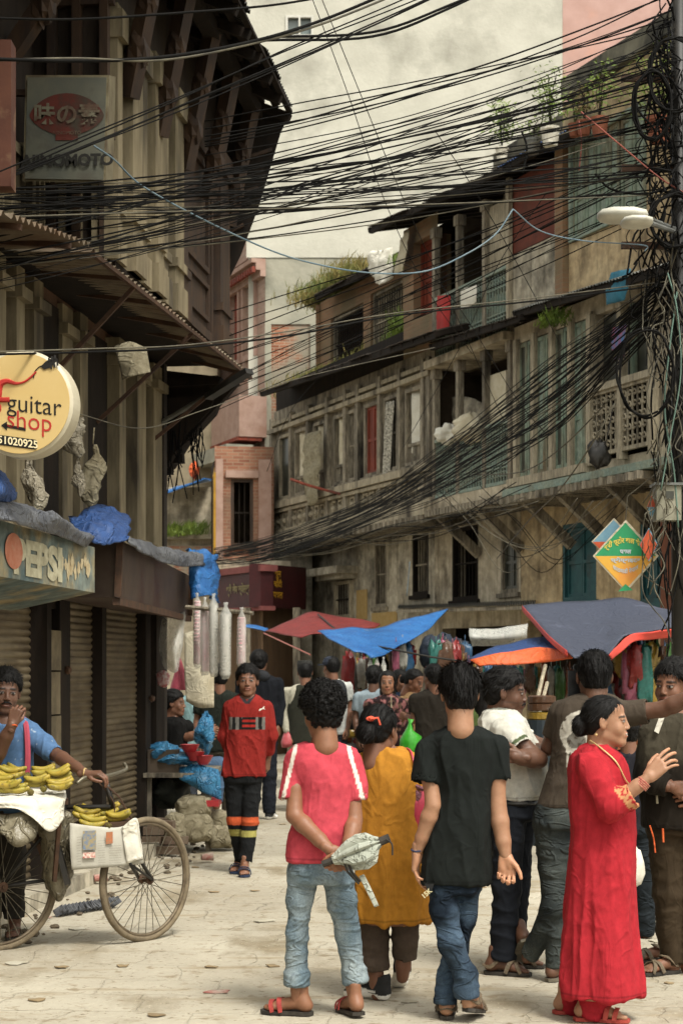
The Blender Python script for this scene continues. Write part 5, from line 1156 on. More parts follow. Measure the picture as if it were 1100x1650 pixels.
def sandal(p, g, d, m_sole, m_strap, k=1., pitch=0, straps='cross', name='sandal'):
    W = footM(g, d, k, pitch)
    ol = [(-.03, -.07), (-.036, -.03), (-.033, .02), (-.042, .08), (-.044, .12), (-.03, .155), (0, .172), (.03, .165), (.043, .13), (.043, .08), (.033, .02), (.035, -.03), (.03, -.07), (0, -.085)]
    n = len(ol); vs = [(x, y, -.012) for x, y in ol]+[(x*1.03, y, .004) for x, y in ol]; fs = [tuple(range(n))[::-1], tuple(range(n, 2*n))]+[(i, (i+1) % n, (i+1) % n+n, i+n) for i in range(n)]
    r_ = mk(name, W(np.array(vs)+np.array([0, 0, 0])), fs, m_sole, p)
    S_ = {'cross': [[(-.044, .05, .004), (-.03, .07, .045), (.0, .085, .052), (.03, .1, .038), (.045, .12, .004)], [(.044, .04, .004), (.03, .06, .048), (0, .08, .056), (-.032, .1, .036), (-.045, .12, .004)], [(-.036, -.04, .03), (-.03, .01, .07), (0, .03, .078), (.03, .01, .07), (.036, -.04, .03), (.0, -.083, .035), (-.036, -.04, .03)]],
          'band': [[(-.046, .06, .004), (-.035, .07, .04), (0, .078, .054), (.035, .07, .044), (.046, .06, .004)], [(-.046, .1, .004), (-.035, .11, .032), (0, .115, .044), (.035, .11, .036), (.046, .1, .004)]],
          'thong': [[(-.044, .03, .004), (-.03, .06, .045), (0.012, .115, .034), (.03, .07, .046), (.044, .03, .004)]]}[straps]
    for q in S_:
        q = spline([Vector(x) for x in q], 4); a = np.array([tuple(x) for x in q]); N = len(a); cc = np.array([0, .07, .02]); t = np.gradient(a, axis=0); t /= np.linalg.norm(t, axis=1)[:, None]+1e-9
        nn = a-cc; nn[:, 1] = 0; nn /= np.linalg.norm(nn, axis=1)[:, None]+1e-9; s_ = np.cross(t, nn); ww = .011; a = a+nn*.004
        v = np.concatenate([a-s_*ww, a+s_*ww, a+s_*ww+nn*.004, a-s_*ww+nn*.004]); f = [(i+j*N, i+1+j*N, i+1+((j+1) % 4)*N, i+((j+1) % 4)*N) for i in range(N-1) for j in range(4)]
        o = mk('strap', W(v), f, m_strap, r_)
    return r_
def sneaker(p, g, d, k=1., pitch=0, cu=(.03, .03, .03), cs=(.85, .83, .78)):
    W = footM(g, d, k, pitch)
    v, f = sdf([('u', ell((0, -.04, .04), (.04, .048, .045)), 0), ('u', cap((0, -.03, .055), (0, .09, .03), .042, .034), .02), ('u', ell((0, .12, .02), (.046, .05, .032)), .02), ('u', cap((0, -.04, .07), (0, -.045, .105), .042, .04), .01), ('s', cap((0, -.035, .11), (0, -.04, .16), .036), .004), ('i', half((0, 0, 0.0), (0, 0, -1)), .004)], .006, it=1)
    x, y, z = v.T; c_ = np.tile(np.array(cu), (len(v), 1)); sole = z < .034+.008*np.sin(y*25); c_[sole] = cs
    sw = (np.abs(z-.045-.12*(y-.02)**1) < .006) & (np.abs(x) > .025) & (y > -.03) & (y < .09); c_[sw] = (.75, .73, .68)
    c_[(z > .05) & (y > .03) & (np.abs(x) < .018) & (np.sin(y*260) > .3)] = (.7, .68, .62)
    return mk('sneaker', W(v), f, M_cloth, p, smooth=True, cols=c_)
def wrk(amp, sc=9., st=(1, 1, 1), seed=0, o=3):
    st = np.array(st)
    def f(v, n):
        t = .35*math.sin(seed*2.3); w_ = np.stack([v[:, 0]*math.cos(t)-v[:, 2]*math.sin(t), v[:, 1], v[:, 0]*math.sin(t)+v[:, 2]*math.cos(t)], 1)+.03*(fbm(v, 5, seed+4, 1)-.5)[:, None]
        a = 2*fbm(w_*st, sc, seed, 1)-1; b = 1-np.abs(2*fbm(w_*st*np.array([1.1, 1.1, .8]), sc*1.1, seed+9, 1)-1); return amp*(.35*a+.9*(b**4-.22))
    return f
def limbprim(pts, cuff=False, hem=.0, cav=.009):
    """a sleeve or trouser leg as one solid trimmed flat at its end"""
    ch = chain(pts); lo = np.min([a[1][1] for a in ch], axis=0); hi = np.max([a[1][2] for a in ch], axis=0)
    a, b, r_ = pts[-2][0], pts[-1][0], pts[-1][1]; d = (b-a).normalized(); c1 = cut(b, d, r_)[0]; hole = cap(b-d*.012, b+d*.05, max(r_-cav, .01))[0]
    cf_ = cap(b-d*.05, b, r_+.008, r_+.008)[0] if cuff else None
    def f(p):
        F = ch[0][1][0](p)
        for o in ch[1:]:
            g_ = o[1][0](p); k = .025; h_ = np.clip(.5+.5*(F-g_)/k, 0, 1); F = g_*h_+F*(1-h_)-k*h_*(1-h_)
        if cf_: F = np.minimum(F, cf_(p))
        return np.maximum(np.maximum(F, -c1(p)), -hole(p))
    return (f, lo-.02, hi+.02)
def folds(c, k, amp, z0, z1, seed=0):
    """vertical drape folds round a skirt: grow from z0 (none) down to z1 (full)"""
    c = A(c)
    def f(v, n):
        t = np.arctan2(v[:, 1]-c[1], v[:, 0]-c[0]); g_ = np.clip((z0-v[:, 2])/(z0-z1), 0, 1); nz = fbm(v*np.array([1, 1, .5]), 3.5, seed)*5
        return amp*g_*(np.sin(k*t+nz)+.5*np.sin(k*1.9*t+2*nz+seed))
    return f
class Person:
    def __init__(s, label, D, tone, group=None, res=.0073, base=None):
        s.D = D; s.k = D/FPX; s.tone = TONE[tone] if isinstance(tone, str) else tone; s.res = res; s.parts = []
        s.root = thing('person', label, 'person', GP(base or 550, D), group); s.skin_ops = []; s.sk_lofts = []
    def p(s, px, py, dd=0.): return P(px, py, s.D+dd)
    def lv(s, rows, shrink=0.):       # (py, cx, hw px, half-depth m[, dd])
        o = []
        for r_ in rows:
            dd = r_[4] if len(r_) > 4 else 0; v = s.p(r_[1], r_[0], dd); o.append((v.z, v.x, v.y, max(r_[2]*s.k-shrink, .02), max(r_[3]-shrink, .02)))
        return o
    def torso(s, rows, shrink=.022): s.skin_ops.append(('u', loft(s.lv(rows, shrink)), .02)); s.trows = rows
    def limb(s, pts, k=.012):
        if len(pts) == 3 and pts[1][1] > pts[2][1]:
            (e, r1), (w_, r2) = pts[1], pts[2]; mx = lambda t: tuple(e[i]*(1-t)+w_[i]*t for i in range(3)); (a, r0) = pts[0]; mu = tuple(a[i]*.5+e[i]*.5 for i in range(3))
            pts = [(a, r0), (mu, max(r0*.8, r1)*1.06), (tuple(a[i]*.12+e[i]*.88 for i in range(3)), r1*.93), (e, r1*.97), (mx(.25), r1*1.05), (mx(.7), r2*1.18+.08*r1), (w_, r2)]
        s.skin_ops += chain([(s.p(*q[0]), q[1]*s.k*(.78 if i == 0 and q[1] > 12*8.3/s.D else 1)) for i, q in enumerate(pts)], k)
    def head(s, px, py, H, yaw, pitch=0, roll=0, style='short', dd=0., strands=900, hseed=0, **o):
        s.hc = s.p(px, py, dd); s.H = H*s.k; s.hy = (yaw, pitch, roll)
        v, f, c_ = head_mesh(s.hc, s.H, yaw, pitch, roll, s.tone, h=.0037 if s.res < .01 else .007, o=o); s.parts.append((v, f, c_))
        if style: hair_piece(s.root, s.hc, s.H, yaw, pitch, roll, style, seed=hseed, strands=strands, h=.006 if s.res < .01 else .009)
    def hand(s, w, d, back, thumb, **o):
        w = s.p(*w); s.parts.append(hand_mesh(w, d, back, thumb, s.tone, h=.0036 if s.res < .01 else .006, **o))
    def foot(s, px, d, ddf=0., pitch=0, k=1., kind='cross', ms=None, mp=None, bare=True, lift=0., cu=(.03, .03, .03)):
        g = GP(px, s.D+ddf); g = Vector((g.x, g.y, .026+lift)); g += Vector((d[0], d[1], 0)).normalized()*(.03*k)
        if bare: s.parts.append(foot_mesh(g, d, None, s.tone, k, pitch))
        if kind == 'sneaker': sneaker(s.root, Vector((g.x, g.y, .012+lift)), d, k, pitch, cu)
        elif kind: sandal(s.root, g, d, ms or M_rubber, mp or M_leather, k, pitch, kind)
        return g
    def body(s):
        v, f = sdf(s.skin_ops, s.res, it=2); c_ = np.tile(np.array(s.tone), (len(v), 1))*(1+.14*(fbm(v, 18, 5)-.5))[:, None]; s.parts.insert(0, (v, f, c_))
        V, Fc = joinm([(a, b) for a, b, _ in s.parts]); s.bodyo = mk('body', V, Fc, M_skin, s.root, smooth=True, cols=np.concatenate([c_ for _, _, c_ in s.parts])); return s.bodyo
    def cloth(s, name, ops, col, m=None, disp=None, it=1, res=None, colf=None, label=None):
        v, f = sdf(ops, res or s.res, it=it, disp=disp); c_ = np.tile(np.array(col), (len(v), 1))
        if colf is not None: c_ = colf(v, c_)
        o = mk(name, v, f, m or M_cloth, s.root, smooth=True, cols=c_)
        if label: o['label'] = label
        return o
    def top(s, rows, sleeves, col, name='shirt', neck=None, disp=None, colf=None, n=2.4, hem=True, m=None, res=None, label=None, seed=0, collar=None):
        """rows as in lv; sleeves: lists of ((px,py,dd), r px); the last point is the cuff"""
        ops = [('u', loft(s.lv(rows), n=n, rnd_=.025), 0)]
        for q in sleeves: ops.append(('u', limbprim([(s.p(*x[0]), x[1]*s.k) for x in q]), .022))
        if neck: a, b, r_ = neck; ops.append(('s', cap(s.p(*a), s.p(*b), r_*s.k), .006))
        z0 = s.lv(rows)[-1][0] if False else min(x[0] for x in s.lv(rows))
        ops.append(('i', half((0, 0, z0+.012), (0, 0, -1)), .004))
        zh = z0+.03; cf0 = colf
        def colf(v, c_):
            if cf0: c_ = cf0(v, c_)
            c_[np.abs(v[:, 2]-zh) < .0035] *= .6; return c_
        return s.cloth(name, ops, col, m, disp or (lambda v, n_: wrk(.013, 8, (1.5, 1.5, .45), seed)(v, n_)+wrk(.004, 17, (1.2, 1.2, .6), seed+3)(v, n_)), colf=colf, res=res, label=label)
    def bottoms(s, hips, legs, col, name='trousers', m=None, disp=None, colf=None, res=None, cuffs=None, seed=0, label=None):
        ops = [('u', loft(s.lv(hips)), 0)]
        for q in legs: ops.append(('u', limbprim([(s.p(*x[0]), x[1]*s.k) for x in q], cuffs, cav=.01), .012))
        return s.cloth(name, ops, col, m or M_cloth, disp or (lambda v, n_: wrk(.008, 9, (.5, .5, 1.6), seed)(v, n_)+wrk(.005, 17, (.5, .5, 1.6), seed+1)(v, n_)+wrk(.006, 7, (1.6, 1.6, .4), seed+2)(v, n_)), colf=colf, res=res, label=label)
def mbox(c, ax, half_, m=0):
    return None
# ---------------------------------------------------------------- 1. boy in the coral T-shirt
q = Person('boy in a coral pink T-shirt and light jeans, hands behind his back', 8.29, 'a', base=520); p1 = q
rows = [(1194, 518, 23, .06), (1201, 518, 38, .08), (1212, 519, 52, .10), (1235, 520, 52, .11), (1262, 523, 45, .115), (1290, 524, 42, .11), (1330, 519, 46, .115), (1360, 514, 50, .12), (1392, 511, 51, .12)]
q.torso(rows, .03)
q.limb([((518, 1190, .02), 20), ((518, 1215, 0), 24)])
q.limb([((478, 1228, 0), 15), ((474, 1314, -.08), 13.5), ((532, 1370, -.2), 9)])
q.limb([((567, 1228, 0), 15), ((571, 1322, -.06), 13), ((560, 1373, -.2), 9)])
q.limb([((490, 1404, 0), 18), ((479, 1500, 0), 14), ((478, 1614, 0), 9)]); q.limb([((546, 1404, 0), 18), ((558, 1495, 0), 14), ((571, 1615, 0), 10)])
q.head(518, 1149, 80, 200, -4, 0, 'curly', hseed=3, strands=2600)
q.hand((532, 1370, -.2), (.75, -.1, -.5), (-.1, -1, .1), 1, curl=(55, 60, 62, 60), thumbc=.6); q.hand((560, 1373, -.2), (-.6, -.25, -.7), (.3, -.7, -.3), 1, curl=(60, 65, 65, 60), thumbc=.6)
g1 = q.foot(487, (-.95, .25), .0, kind='band', mp=mat('red_strap', C('a8413a'), C('7f2d2a'), 30, rough=.6)); g2 = q.foot(573, (-.35, .93), -.05, pitch=4, kind='band', mp=mat('red_strap', None))
q.body()
def cf(v, c_):
    white = np.array(C('e8ded2')); a, b = q.p(476, 1206), q.p(455, 1292); a2, b2 = q.p(562, 1206), q.p(586, 1292)
    for (u, w_) in ((a, b), (a2, b2)):
        u, w_ = A(u), A(w_); t = np.clip(((v-u)@(w_-u))/((w_-u)@(w_-u)), 0, 1); d = np.abs(v[:, 0]-(u+t[:, None]*(w_-u))[:, 0]); m_ = (d < .0085) & (v[:, 2] > w_[2]); c_[m_] = white
    return c_
q.top(rows, [[((478, 1226, 0), 19), ((468, 1289, -.03), 19)], [((566, 1226, 0), 19), ((575, 1289, -.02), 19)]], C('d9525f', .75), 'tshirt', ((518, 1180, .02), (518, 1197, .01), 22.5), colf=cf, seed=1)
def jeans(base, fade, seed=0, k=.5):
    def fn(v, c_):
        b, f = np.array(base), np.array(fade); t = np.clip((fbm(v, 6, seed)-.4)*3, 0, 1)*k; return b*(1-t[:, None])+f*t[:, None]
    return fn
q.bottoms([(1372, 516, 46, .11), (1400, 516, 50, .115), (1425, 518, 52, .11)], [[((489, 1405, 0), 26), ((484, 1450, 0), 20), ((479, 1505, 0), 16.5), ((477, 1588, 0), 17)], [((543, 1405, 0), 26), ((550, 1450, 0), 23), ((559, 1500, 0), 18), ((573, 1582, 0), 18)]], C('7d93a0'), 'jeans', M_denim, colf=jeans(C('8296a0', .72), C('b3bfc0', .78), 2, .9), cuffs=True, seed=2)
# folded umbrella
um = thing('folded_umbrella', 'folded pale grey umbrella with a black tip held behind the boy in coral', 'umbrella', q.p(575, 1400, -.25))
M_umb = mat('grey_umbrella_cloth', C('b9bcae', .85), C('9da193', .85), 8, None, bump=.3, bs=20, rough=.75, fold=.7, fs=(14, 14, 14))
a, b = q.p(536, 1386, -.26), q.p(612, 1356, -.28); ax = (b-a).normalized(); L = (b-a).length; u_ = Vector((0, 0, 1)); u_ = (u_-ax*u_.dot(ax)).normalized(); w_ = ax.cross(u_); vs = []; n = 48; prof = [(0, .02), (.12, .03), (.35, .052), (.6, .06), (.8, .05), (.93, .026), (1, .018)]
for (t, r_) in prof:
    for i in range(n):
        an = 2*math.pi*i/n; rr_ = r_*(1+.32*math.sin(an*8)*(.3+t*.6))*(1.0+.35*(math.sin(an) < -.2)*(t > .2)*(t < .9)); vs.append(a+ax*L*t+u_*(rr_*math.sin(an))+w_*(rr_*math.cos(an)))
fs = [(j*n+i, j*n+(i+1) % n, (j+1)*n+(i+1) % n, (j+1)*n+i) for j in range(len(prof)-1) for i in range(n)]+[tuple(range(n))[::-1]]
mk('canopy', [tuple(v) for v in vs], fs, M_umb, um, smooth=False)
m_ = MB(); m_.tube([b-ax*.01, b+ax*.045], .02, 10); m_.build('tip', M_rubber, um); m_ = MB(); m_.tube(spline([b+ax*.04, q.p(622, 1352, -.3), q.p(631, 1360, -.3), q.p(632, 1378, -.3)]), .004, 6); m_.build('cord', M_rubber, um)
m_ = MB(); m_.tube([a-ax*.05, a+ax*.01], .016, 10); m_.build('handle', M_rubber, um)
cloth_quad([[q.p(578, 1412, -.28), q.p(586, 1408, -.28)], [q.p(590, 1436, -.28), q.p(598, 1432, -.28)], [q.p(603, 1462, -.28), q.p(610, 1459, -.28)]], 'strap', M_umb, parent=um, amp=.002)
m_ = MB(); m_.tube([q.p(556, 1379, -.3), q.p(566, 1405, -.3), q.p(580, 1420, -.28)], .007, 6); m_.tube([q.p(552, 1384, -.3), q.p(560, 1405, -.3), q.p(578, 1424, -.28)], .006, 6); m_.build('rib', M_rubber, um)
# ---------------------------------------------------------------- 3. boy in the black T-shirt
q = Person('boy in a plain black T-shirt and dark blue jeans seen from behind, arms hanging', 8.18, 'd', base=740); p3 = q
rows = [(1168, 744, 22, .06), (1175, 745, 37, .08), (1187, 745, 53, .10), (1215, 746, 54, .11), (1245, 748, 47, .115), (1275, 749, 43, .11), (1315, 746, 46, .115), (1350, 738, 52, .12), (1390, 734, 55, .125), (1428, 733, 55, .125)]
q.torso(rows, .03); q.limb([((741, 1150, .02), 19), ((743, 1190, 0), 24)])
q.limb([((688, 1210, 0), 14), ((698, 1298, -.05), 13.5), ((672, 1372, -.02), 8.5)]); q.limb([((798, 1205, 0), 15), ((802, 1305, -.02), 14), ((814, 1378, -.05), 9.5)])
q.limb([((714, 1435, -.03), 17), ((727, 1520, -.08), 13), ((750, 1572, -.08), 11), ((753, 1618, -.07), 10)]); q.limb([((752, 1435, 0), 15), ((748, 1480, .03), 14), ((736, 1530, .05), 12), ((720, 1575, .04), 10), ((718, 1625, .02), 9)])
q.head(740, 1119, 82, 182, -3, 0, 'thick', hseed=8, strands=2600)
q.hand((671, 1372, -.02), (-.05, .12, -1), (-.9, .3, 0), 1, curl=(14, 18, 24, 30), thumbc=.2); q.hand((814, 1378, -.05), (.05, -.1, -1), (.25, 1, .1), 1, curl=(38, 42, 46, 50), thumbc=-.1)
q.foot(757, (.25, .97), -.05, pitch=12, lift=.015, ms=M_rubber); q.foot(719, (.05, .99), .03)
q.body()
q.top(rows, [[((690, 1208, 0), 20), ((685, 1261, -.02), 24)], [((798, 1205, 0), 20), ((803, 1257, -.01), 20)]], C('1f2321', .75), 'tshirt', ((741, 1152, .02), (743, 1170, .01), 22.5), seed=7)
q.bottoms([(1400, 733, 46, .11), (1425, 732, 44, .11), (1440, 732, 42, .10)], [[((713, 1430, -.03), 23), ((716, 1470, -.05), 21), ((727, 1520, -.08), 19), ((750, 1572, -.08), 17), ((752, 1606, -.07), 17)], [((753, 1430, 0), 21), ((748, 1480, .03), 19), ((736, 1530, .05), 17), ((720, 1575, .04), 16), ((718, 1618, .02), 16)]], C('24303f'), 'jeans', M_denim, colf=jeans(C('1c2733', .8), C('5d7286', .8), 5, 1.0), cuffs=True, seed=5)
m_ = MB(); m_.tube([q.p(671+8.6*math.cos(t), 1369+3*math.sin(t), -.02-.03*math.sin(t)) for t in np.linspace(0, 6.283, 15)], .004, 5); tag(m_.build('bracelet', mat('blue_thread', C('2c3550'))), 'thin dark blue bracelet on the wrist of the boy in black', 'bracelet')
m_ = MB(); m_.quad(q.p(682, 1422, -.13), q.p(693, 1442, -.13), q.p(699, 1424, -.13), th=.004); k_ = m_.build('hem_tag', mat('black_tag', C('151515')), q.root)
write('lettering', '15K', .03, q.p(687, 1440, -.137), (1, 0, .9), (-.9, 0, 1), mat('tag_cream', C('b9b08a')), k_, bold=.001)
# ---------------------------------------------------------------- 2. woman in mustard
q = Person('woman in a mustard yellow kurta and brown trousers with pinned up hair, walking away', 8.68, 'b', base=625); p2 = q
rows = [(1204, 627, 22, .07), (1211, 627, 38, .09), (1222, 628, 48, .11), (1245, 628, 52, .13), (1280, 628, 53, .135), (1320, 628, 54, .14), (1380, 630, 59, .16), (1440, 630, 60, .165), (1488, 631, 60, .165)]
q.torso(rows, .035); q.limb([((618, 1200, .02), 19), ((624, 1225, 0), 24)])
q.limb([((580, 1238, 0), 16), ((576, 1300, .1), 14), ((590, 1330, .3), 9)]); q.limb([((674, 1238, 0), 16), ((682, 1300, .08), 14), ((668, 1325, .3), 9)])
q.limb([((605, 1470, 0), 18), ((602, 1520, 0), 12), ((606, 1592, 0), 10)]); q.limb([((652, 1470, 0), 17), ((652, 1510, 0), 12), ((648, 1575, .03), 10)])
q.head(612, 1178, 78, 148, -3, 0, 'bun', hseed=4, strands=1600)
q.hand((590, 1330, .3), (.6, .5, .2), (0, -.4, 1), -1, curl=40); q.hand((668, 1325, .3), (-.6, .5, .2), (0, -.4, 1), 1, curl=40)
q.foot(612, (-.82, .5), .0, kind='sneaker', k=1., bare=False); q.foot(649, (-.1, .99), .16, kind='sneaker', pitch=24, lift=.02, bare=False)
q.limb([((606, 1580, 0), 11), ((608, 1602, 0), 11)])
q.body()
q.top(rows, [[((582, 1236, 0), 22), ((578, 1300, .1), 19), ((584, 1318, .2), 17)], [((672, 1236, 0), 22), ((680, 1300, .08), 19), ((672, 1318, .2), 17)]], C('bd822e', .86), 'kurta', ((618, 1190, .02), (621, 1202, .01), 21), seed=11, n=2.2,
      disp=lambda v, n_: folds(q.p(629, 1400), 7, .009, 1.15, .35, 3)(v, n_)+wrk(.014, 7, (1.6, 1.6, .35), 11)(v, n_)+wrk(.004, 17, (1, 1, .8), 12)(v, n_))
q.bottoms([(1440, 628, 50, .13), (1470, 628, 48, .13)], [[((604, 1470, 0), 26), ((601, 1520, 0), 24), ((601, 1563, 0), 25)], [((652, 1470, 0), 24), ((652, 1510, 0), 20), ((652, 1544, .02), 19.5)]], C('64564a', .6), 'trousers', seed=9)
m_ = MB(); c_ = q.p(597, 1158, -.13); m_.blob(c_, (.022, .016, .012), n=6); m_.tube([c_, c_+Vector((.035, -.005, .004)), c_+Vector((.045, 0, -.03))], .006, 5); m_.build('hair_clip', mat('coral_clip', C('d4583f')), q.root)
bg = thing('shoulder_bag', 'pink shoulder bag with dark ribbons hanging at the right side of the woman in mustard', 'bag', q.p(675, 1345, -.05))
M_pink_ = mat('pink_vinyl', C('c93c52', .7), C('b53449', .7), 8, None, bump=.3, rough=.5)
cloth_quad([[q.p(663, 1262, .02), q.p(690, 1262, .05)], [q.p(659, 1300, -.06), q.p(690, 1300, .0)], [q.p(656, 1342, -.05), q.p(686, 1348, .0)]], 'bag_body', M_pink_, parent=bg, amp=.012, sc=8, th=.05)
m_ = MB(); m_.tube(spline([q.p(664, 1266, -.0), q.p(667, 1235, -.1), q.p(662, 1212, -.06), q.p(655, 1206, .05)]), .006, 5); m_.build('strap', M_pink_, bg)
m_ = MB(); m_.tube([q.p(655, 1272, -.08), q.p(668, 1266, -.08), q.p(682, 1272, -.07)], .012, 5); m_.tube([q.p(666, 1267, -.08), q.p(672, 1290, -.08)], .01, 5); m_.blob(q.p(672, 1282, -.08), (.02, .01, .022), n=5); m_.build('ribbon', mat('dark_ribbon', C('3a2028'), C('8a5a60'), 60), bg)
# ---------------------------------------------------------------- 6. woman in red, profile
q = Person('woman in a long red kurta in profile on the right, raising her hand and smiling', 8.2, 'd', base=965); p6 = q
rows = [(1197, 961, 17, .06), (1204, 961, 27, .1), (1218, 961, 40, .145), (1240, 962, 47, .165), (1270, 963, 49, .16), (1305, 966, 52, .15), (1345, 969, 50, .155), (1420, 966, 51, .17), (1500, 966, 57, .18), (1560, 968, 63, .19), (1606, 969, 67, .19)]
q.torso(rows, .035); q.limb([((972, 1188, 0), 18), ((964, 1212, 0), 22)])
q.limb([((950, 1240, -.11), 13), ((985, 1299, -.2), 12), ((1043, 1253, -.22), 8.5)]); q.limb([((955, 1238, .15), 15), ((958, 1300, .2), 12), ((975, 1360, .2), 8.5)])
q.limb([((960, 1540, -.05), 22), ((952, 1628, -.05), 10)]); q.limb([((926, 1540, .1), 18), ((918, 1620, .12), 9)])
q.head(976, 1164, 78, 76, 2, 0, 'bun', hseed=6, strands=1300, fat=1.06, tika=True, smile=True)
q.hand((1043, 1253, -.22), (.72, .0, .72), (-.3, -.8, .4), -1, curl=(16, 20, 26, 20), thumbc=.1, spread=1.6); q.hand((975, 1362, .2), (.2, 0, -.95), (0, 1, 0), -1, curl=20)
q.foot(942, (.97, -.2), -.05, kind='band', ms=mat('red_slipper', C('a8483f'), C('93392f'), 20), mp=mat('red_slipper', None)); q.foot(908, (.97, -.1), .12, kind='band', ms=mat('red_slipper', None), mp=mat('red_slipper', None))
q.body()
gold = np.array(C('c79a6a'))
def cf6(v, c_):
    e = A(q.p(1018, 1283, -.215)); d = A(q.p(1043, 1253, -.22))-A(q.p(985, 1299, -.2)); d /= np.linalg.norm(d); t = (e-v)@d; near = np.linalg.norm(v-e, axis=1) < .09
    m_ = near & (t < .045) & (vn(v, 90, 2) > .45); c_[m_] = gold*.8+.2*c_[m_]; return c_
q.top(rows, [[((950, 1232, -.13), 23), ((984, 1299, -.2), 23), ((1018, 1281, -.215), 19)], [((958, 1232, .13), 20), ((958, 1300, .18), 18), ((968, 1340, .19), 16)]], C('c2303a', .7), 'kurta', ((975, 1182, 0), (968, 1199, 0), 19), seed=15, colf=cf6,
      disp=lambda v, n_: folds(q.p(967, 1400), 5, .011, 1.1, .25, 5)(v, n_)+wrk(.013, 7, (1.6, 1.6, .3), 15)(v, n_)+wrk(.004, 17, (1, 1, .8), 4)(v, n_))
q.bottoms([(1540, 950, 40, .15), (1570, 950, 40, .15)], [[((962, 1570, -.05), 26), ((958, 1610, -.05), 24), ((952, 1641, -.05), 19)], [((930, 1570, .1), 20), ((921, 1600, .1), 17), ((918, 1630, .12), 14)]], C('b52a35', .76), 'trousers', seed=3)
m_ = MB(); m_.tube(spline([q.p(950, 1193, -.05), q.p(968, 1206, -.11), q.p(992, 1228, -.15), q.p(1006, 1255, -.13), q.p(1013, 1264, -.1)]), .0035, 6); m_.build('necklace', mat('gold_beads', C('d0ab62'), C('e5cfa0'), 200, rough=.4, metal=.5), q.root)
m_ = MB()
for (t, o) in ((.42, 0), (.5, .002), (.58, 0), (.66, .001)):
    c_ = q.p(1018, 1281, -.215).lerp(q.p(1043, 1253, -.22), t+.1); ax = (q.p(1043, 1253)-q.p(1018, 1281)).normalized(); u_ = ax.cross(Vector((0, 1, 0))).normalized(); m_.tube([c_+u_*.031*math.cos(a)+Vector((0, 1, 0))*.031*math.sin(a) for a in np.linspace(0, 6.283, 17)], .0035, 5)
m_.build('bangle', mat('red_bangle', C('a23236'), C('d09a80'), 120, rough=.4), q.root)
m_ = MB(); m_.blob(q.p(960, 1184, -.085), .006, n=5); m_.build('earring', mat('gold_beads', None), q.root)
# ---------------------------------------------------------------- 4. man in the white polo shirt, profile
q = Person('man with a moustache in a white polo shirt and dark trousers, arms crossed, in profile', 9.5, 'c', base=825)
rows = [(1140, 803, 17, .06), (1147, 804, 28, .1), (1160, 808, 36, .16), (1180, 812, 42, .19), (1210, 822, 50, .18), (1240, 829, 51, .17), (1265, 829, 46, .17), (1292, 826, 40, .16)]
q.torso(rows, .03); q.limb([((806, 1132, 0), 19), ((806, 1155, 0), 22)])
q.limb([((812, 1177, -.16), 13), ((868, 1224, -.22), 14), ((828, 1219, -.3), 10)]); q.limb([((815, 1177, .16), 13), ((875, 1205, .16), 14), ((858, 1215, -.2), 11)])
q.limb([((820, 1310, -.09), 24), ((816, 1430, -.09), 15), ((807, 1548, -.09), 11)]); q.limb([((830, 1310, .09), 24), ((831, 1430, .1), 14), ((825, 1540, .12), 11)])
q.head(815, 1117, 71, 80, -4, 0, 'short', hseed=12, strands=1500, fat=1.08, stubble=.25)
q.hand((840, 1220, -.3), (-.85, -.1, .1), (.1, -1, -.1), 1, curl=(45, 50, 50, 50)); q.hand((866, 1205, .0), (.7, -.6, .2), (.3, -.5, .8), 1, curl=50)
q.foot(795, (.96, -.28), -.1, kind='cross'); q.foot(818, (.96, -.2), .14, kind='cross')
q.body()
gband = np.array(C('5f6b4d', .7))
def cf4(v, c_):
    e, d = A(q.p(834, 1203, -.22)), A(q.p(834, 1203, -.22))-A(q.p(812, 1175, -.19)); d /= np.linalg.norm(d); t = (e-v)@d; near = np.linalg.norm(v-e, axis=1) < .085; c_[near & (t < .028) & (t > .008)] = gband; c_[v[:, 2] > q.p(0, 1143).z] = C('8a8c80', .6); return c_
q.top(rows, [[((812, 1176, -.17), 20), ((836, 1205, -.22), 21)], [((815, 1176, .17), 20), ((850, 1195, .17), 20)]], C('dcd9cc', .78), 'polo_shirt', ((807, 1128, 0), (806, 1142, 0), 19.5), seed=21, colf=cf4)
q.bottoms([(1284, 826, 37, .155), (1300, 826, 38, .16), (1320, 826, 38, .165)], [[((817, 1310, -.09), 29), ((816, 1430, -.09), 22), ((809, 1546, -.09), 21)], [((833, 1310, .09), 29), ((831, 1430, .1), 21), ((824, 1536, .12), 20)]], C('1c1f25', .8), 'trousers', seed=22)
m_ = MB(); m_.tube([q.p(826+39.5*math.cos(t), 1292, 0)+Vector((0, .165*math.sin(t), 0)) for t in np.linspace(0, 6.283, 33)], .014, 4, cap=False); m_.build('belt', M_black, q.root)
v, f = sdf([('u', cap((-.012, .1, -.0475), (-.026, .088, -.056), .0055, .004), 0), ('u', cap((.012, .1, -.0475), (.026, .088, -.056), .0055, .004), 0), ('u', cap((-.012, .1, -.0475), (.012, .1, -.0475), .0055), 0)], .003)
def on_head(q, v): return A(q.hc)+(v*(q.H/.23))@headM(*q.hy)
mk('moustache', on_head(q, v), f, M_hair, q.root, smooth=True)
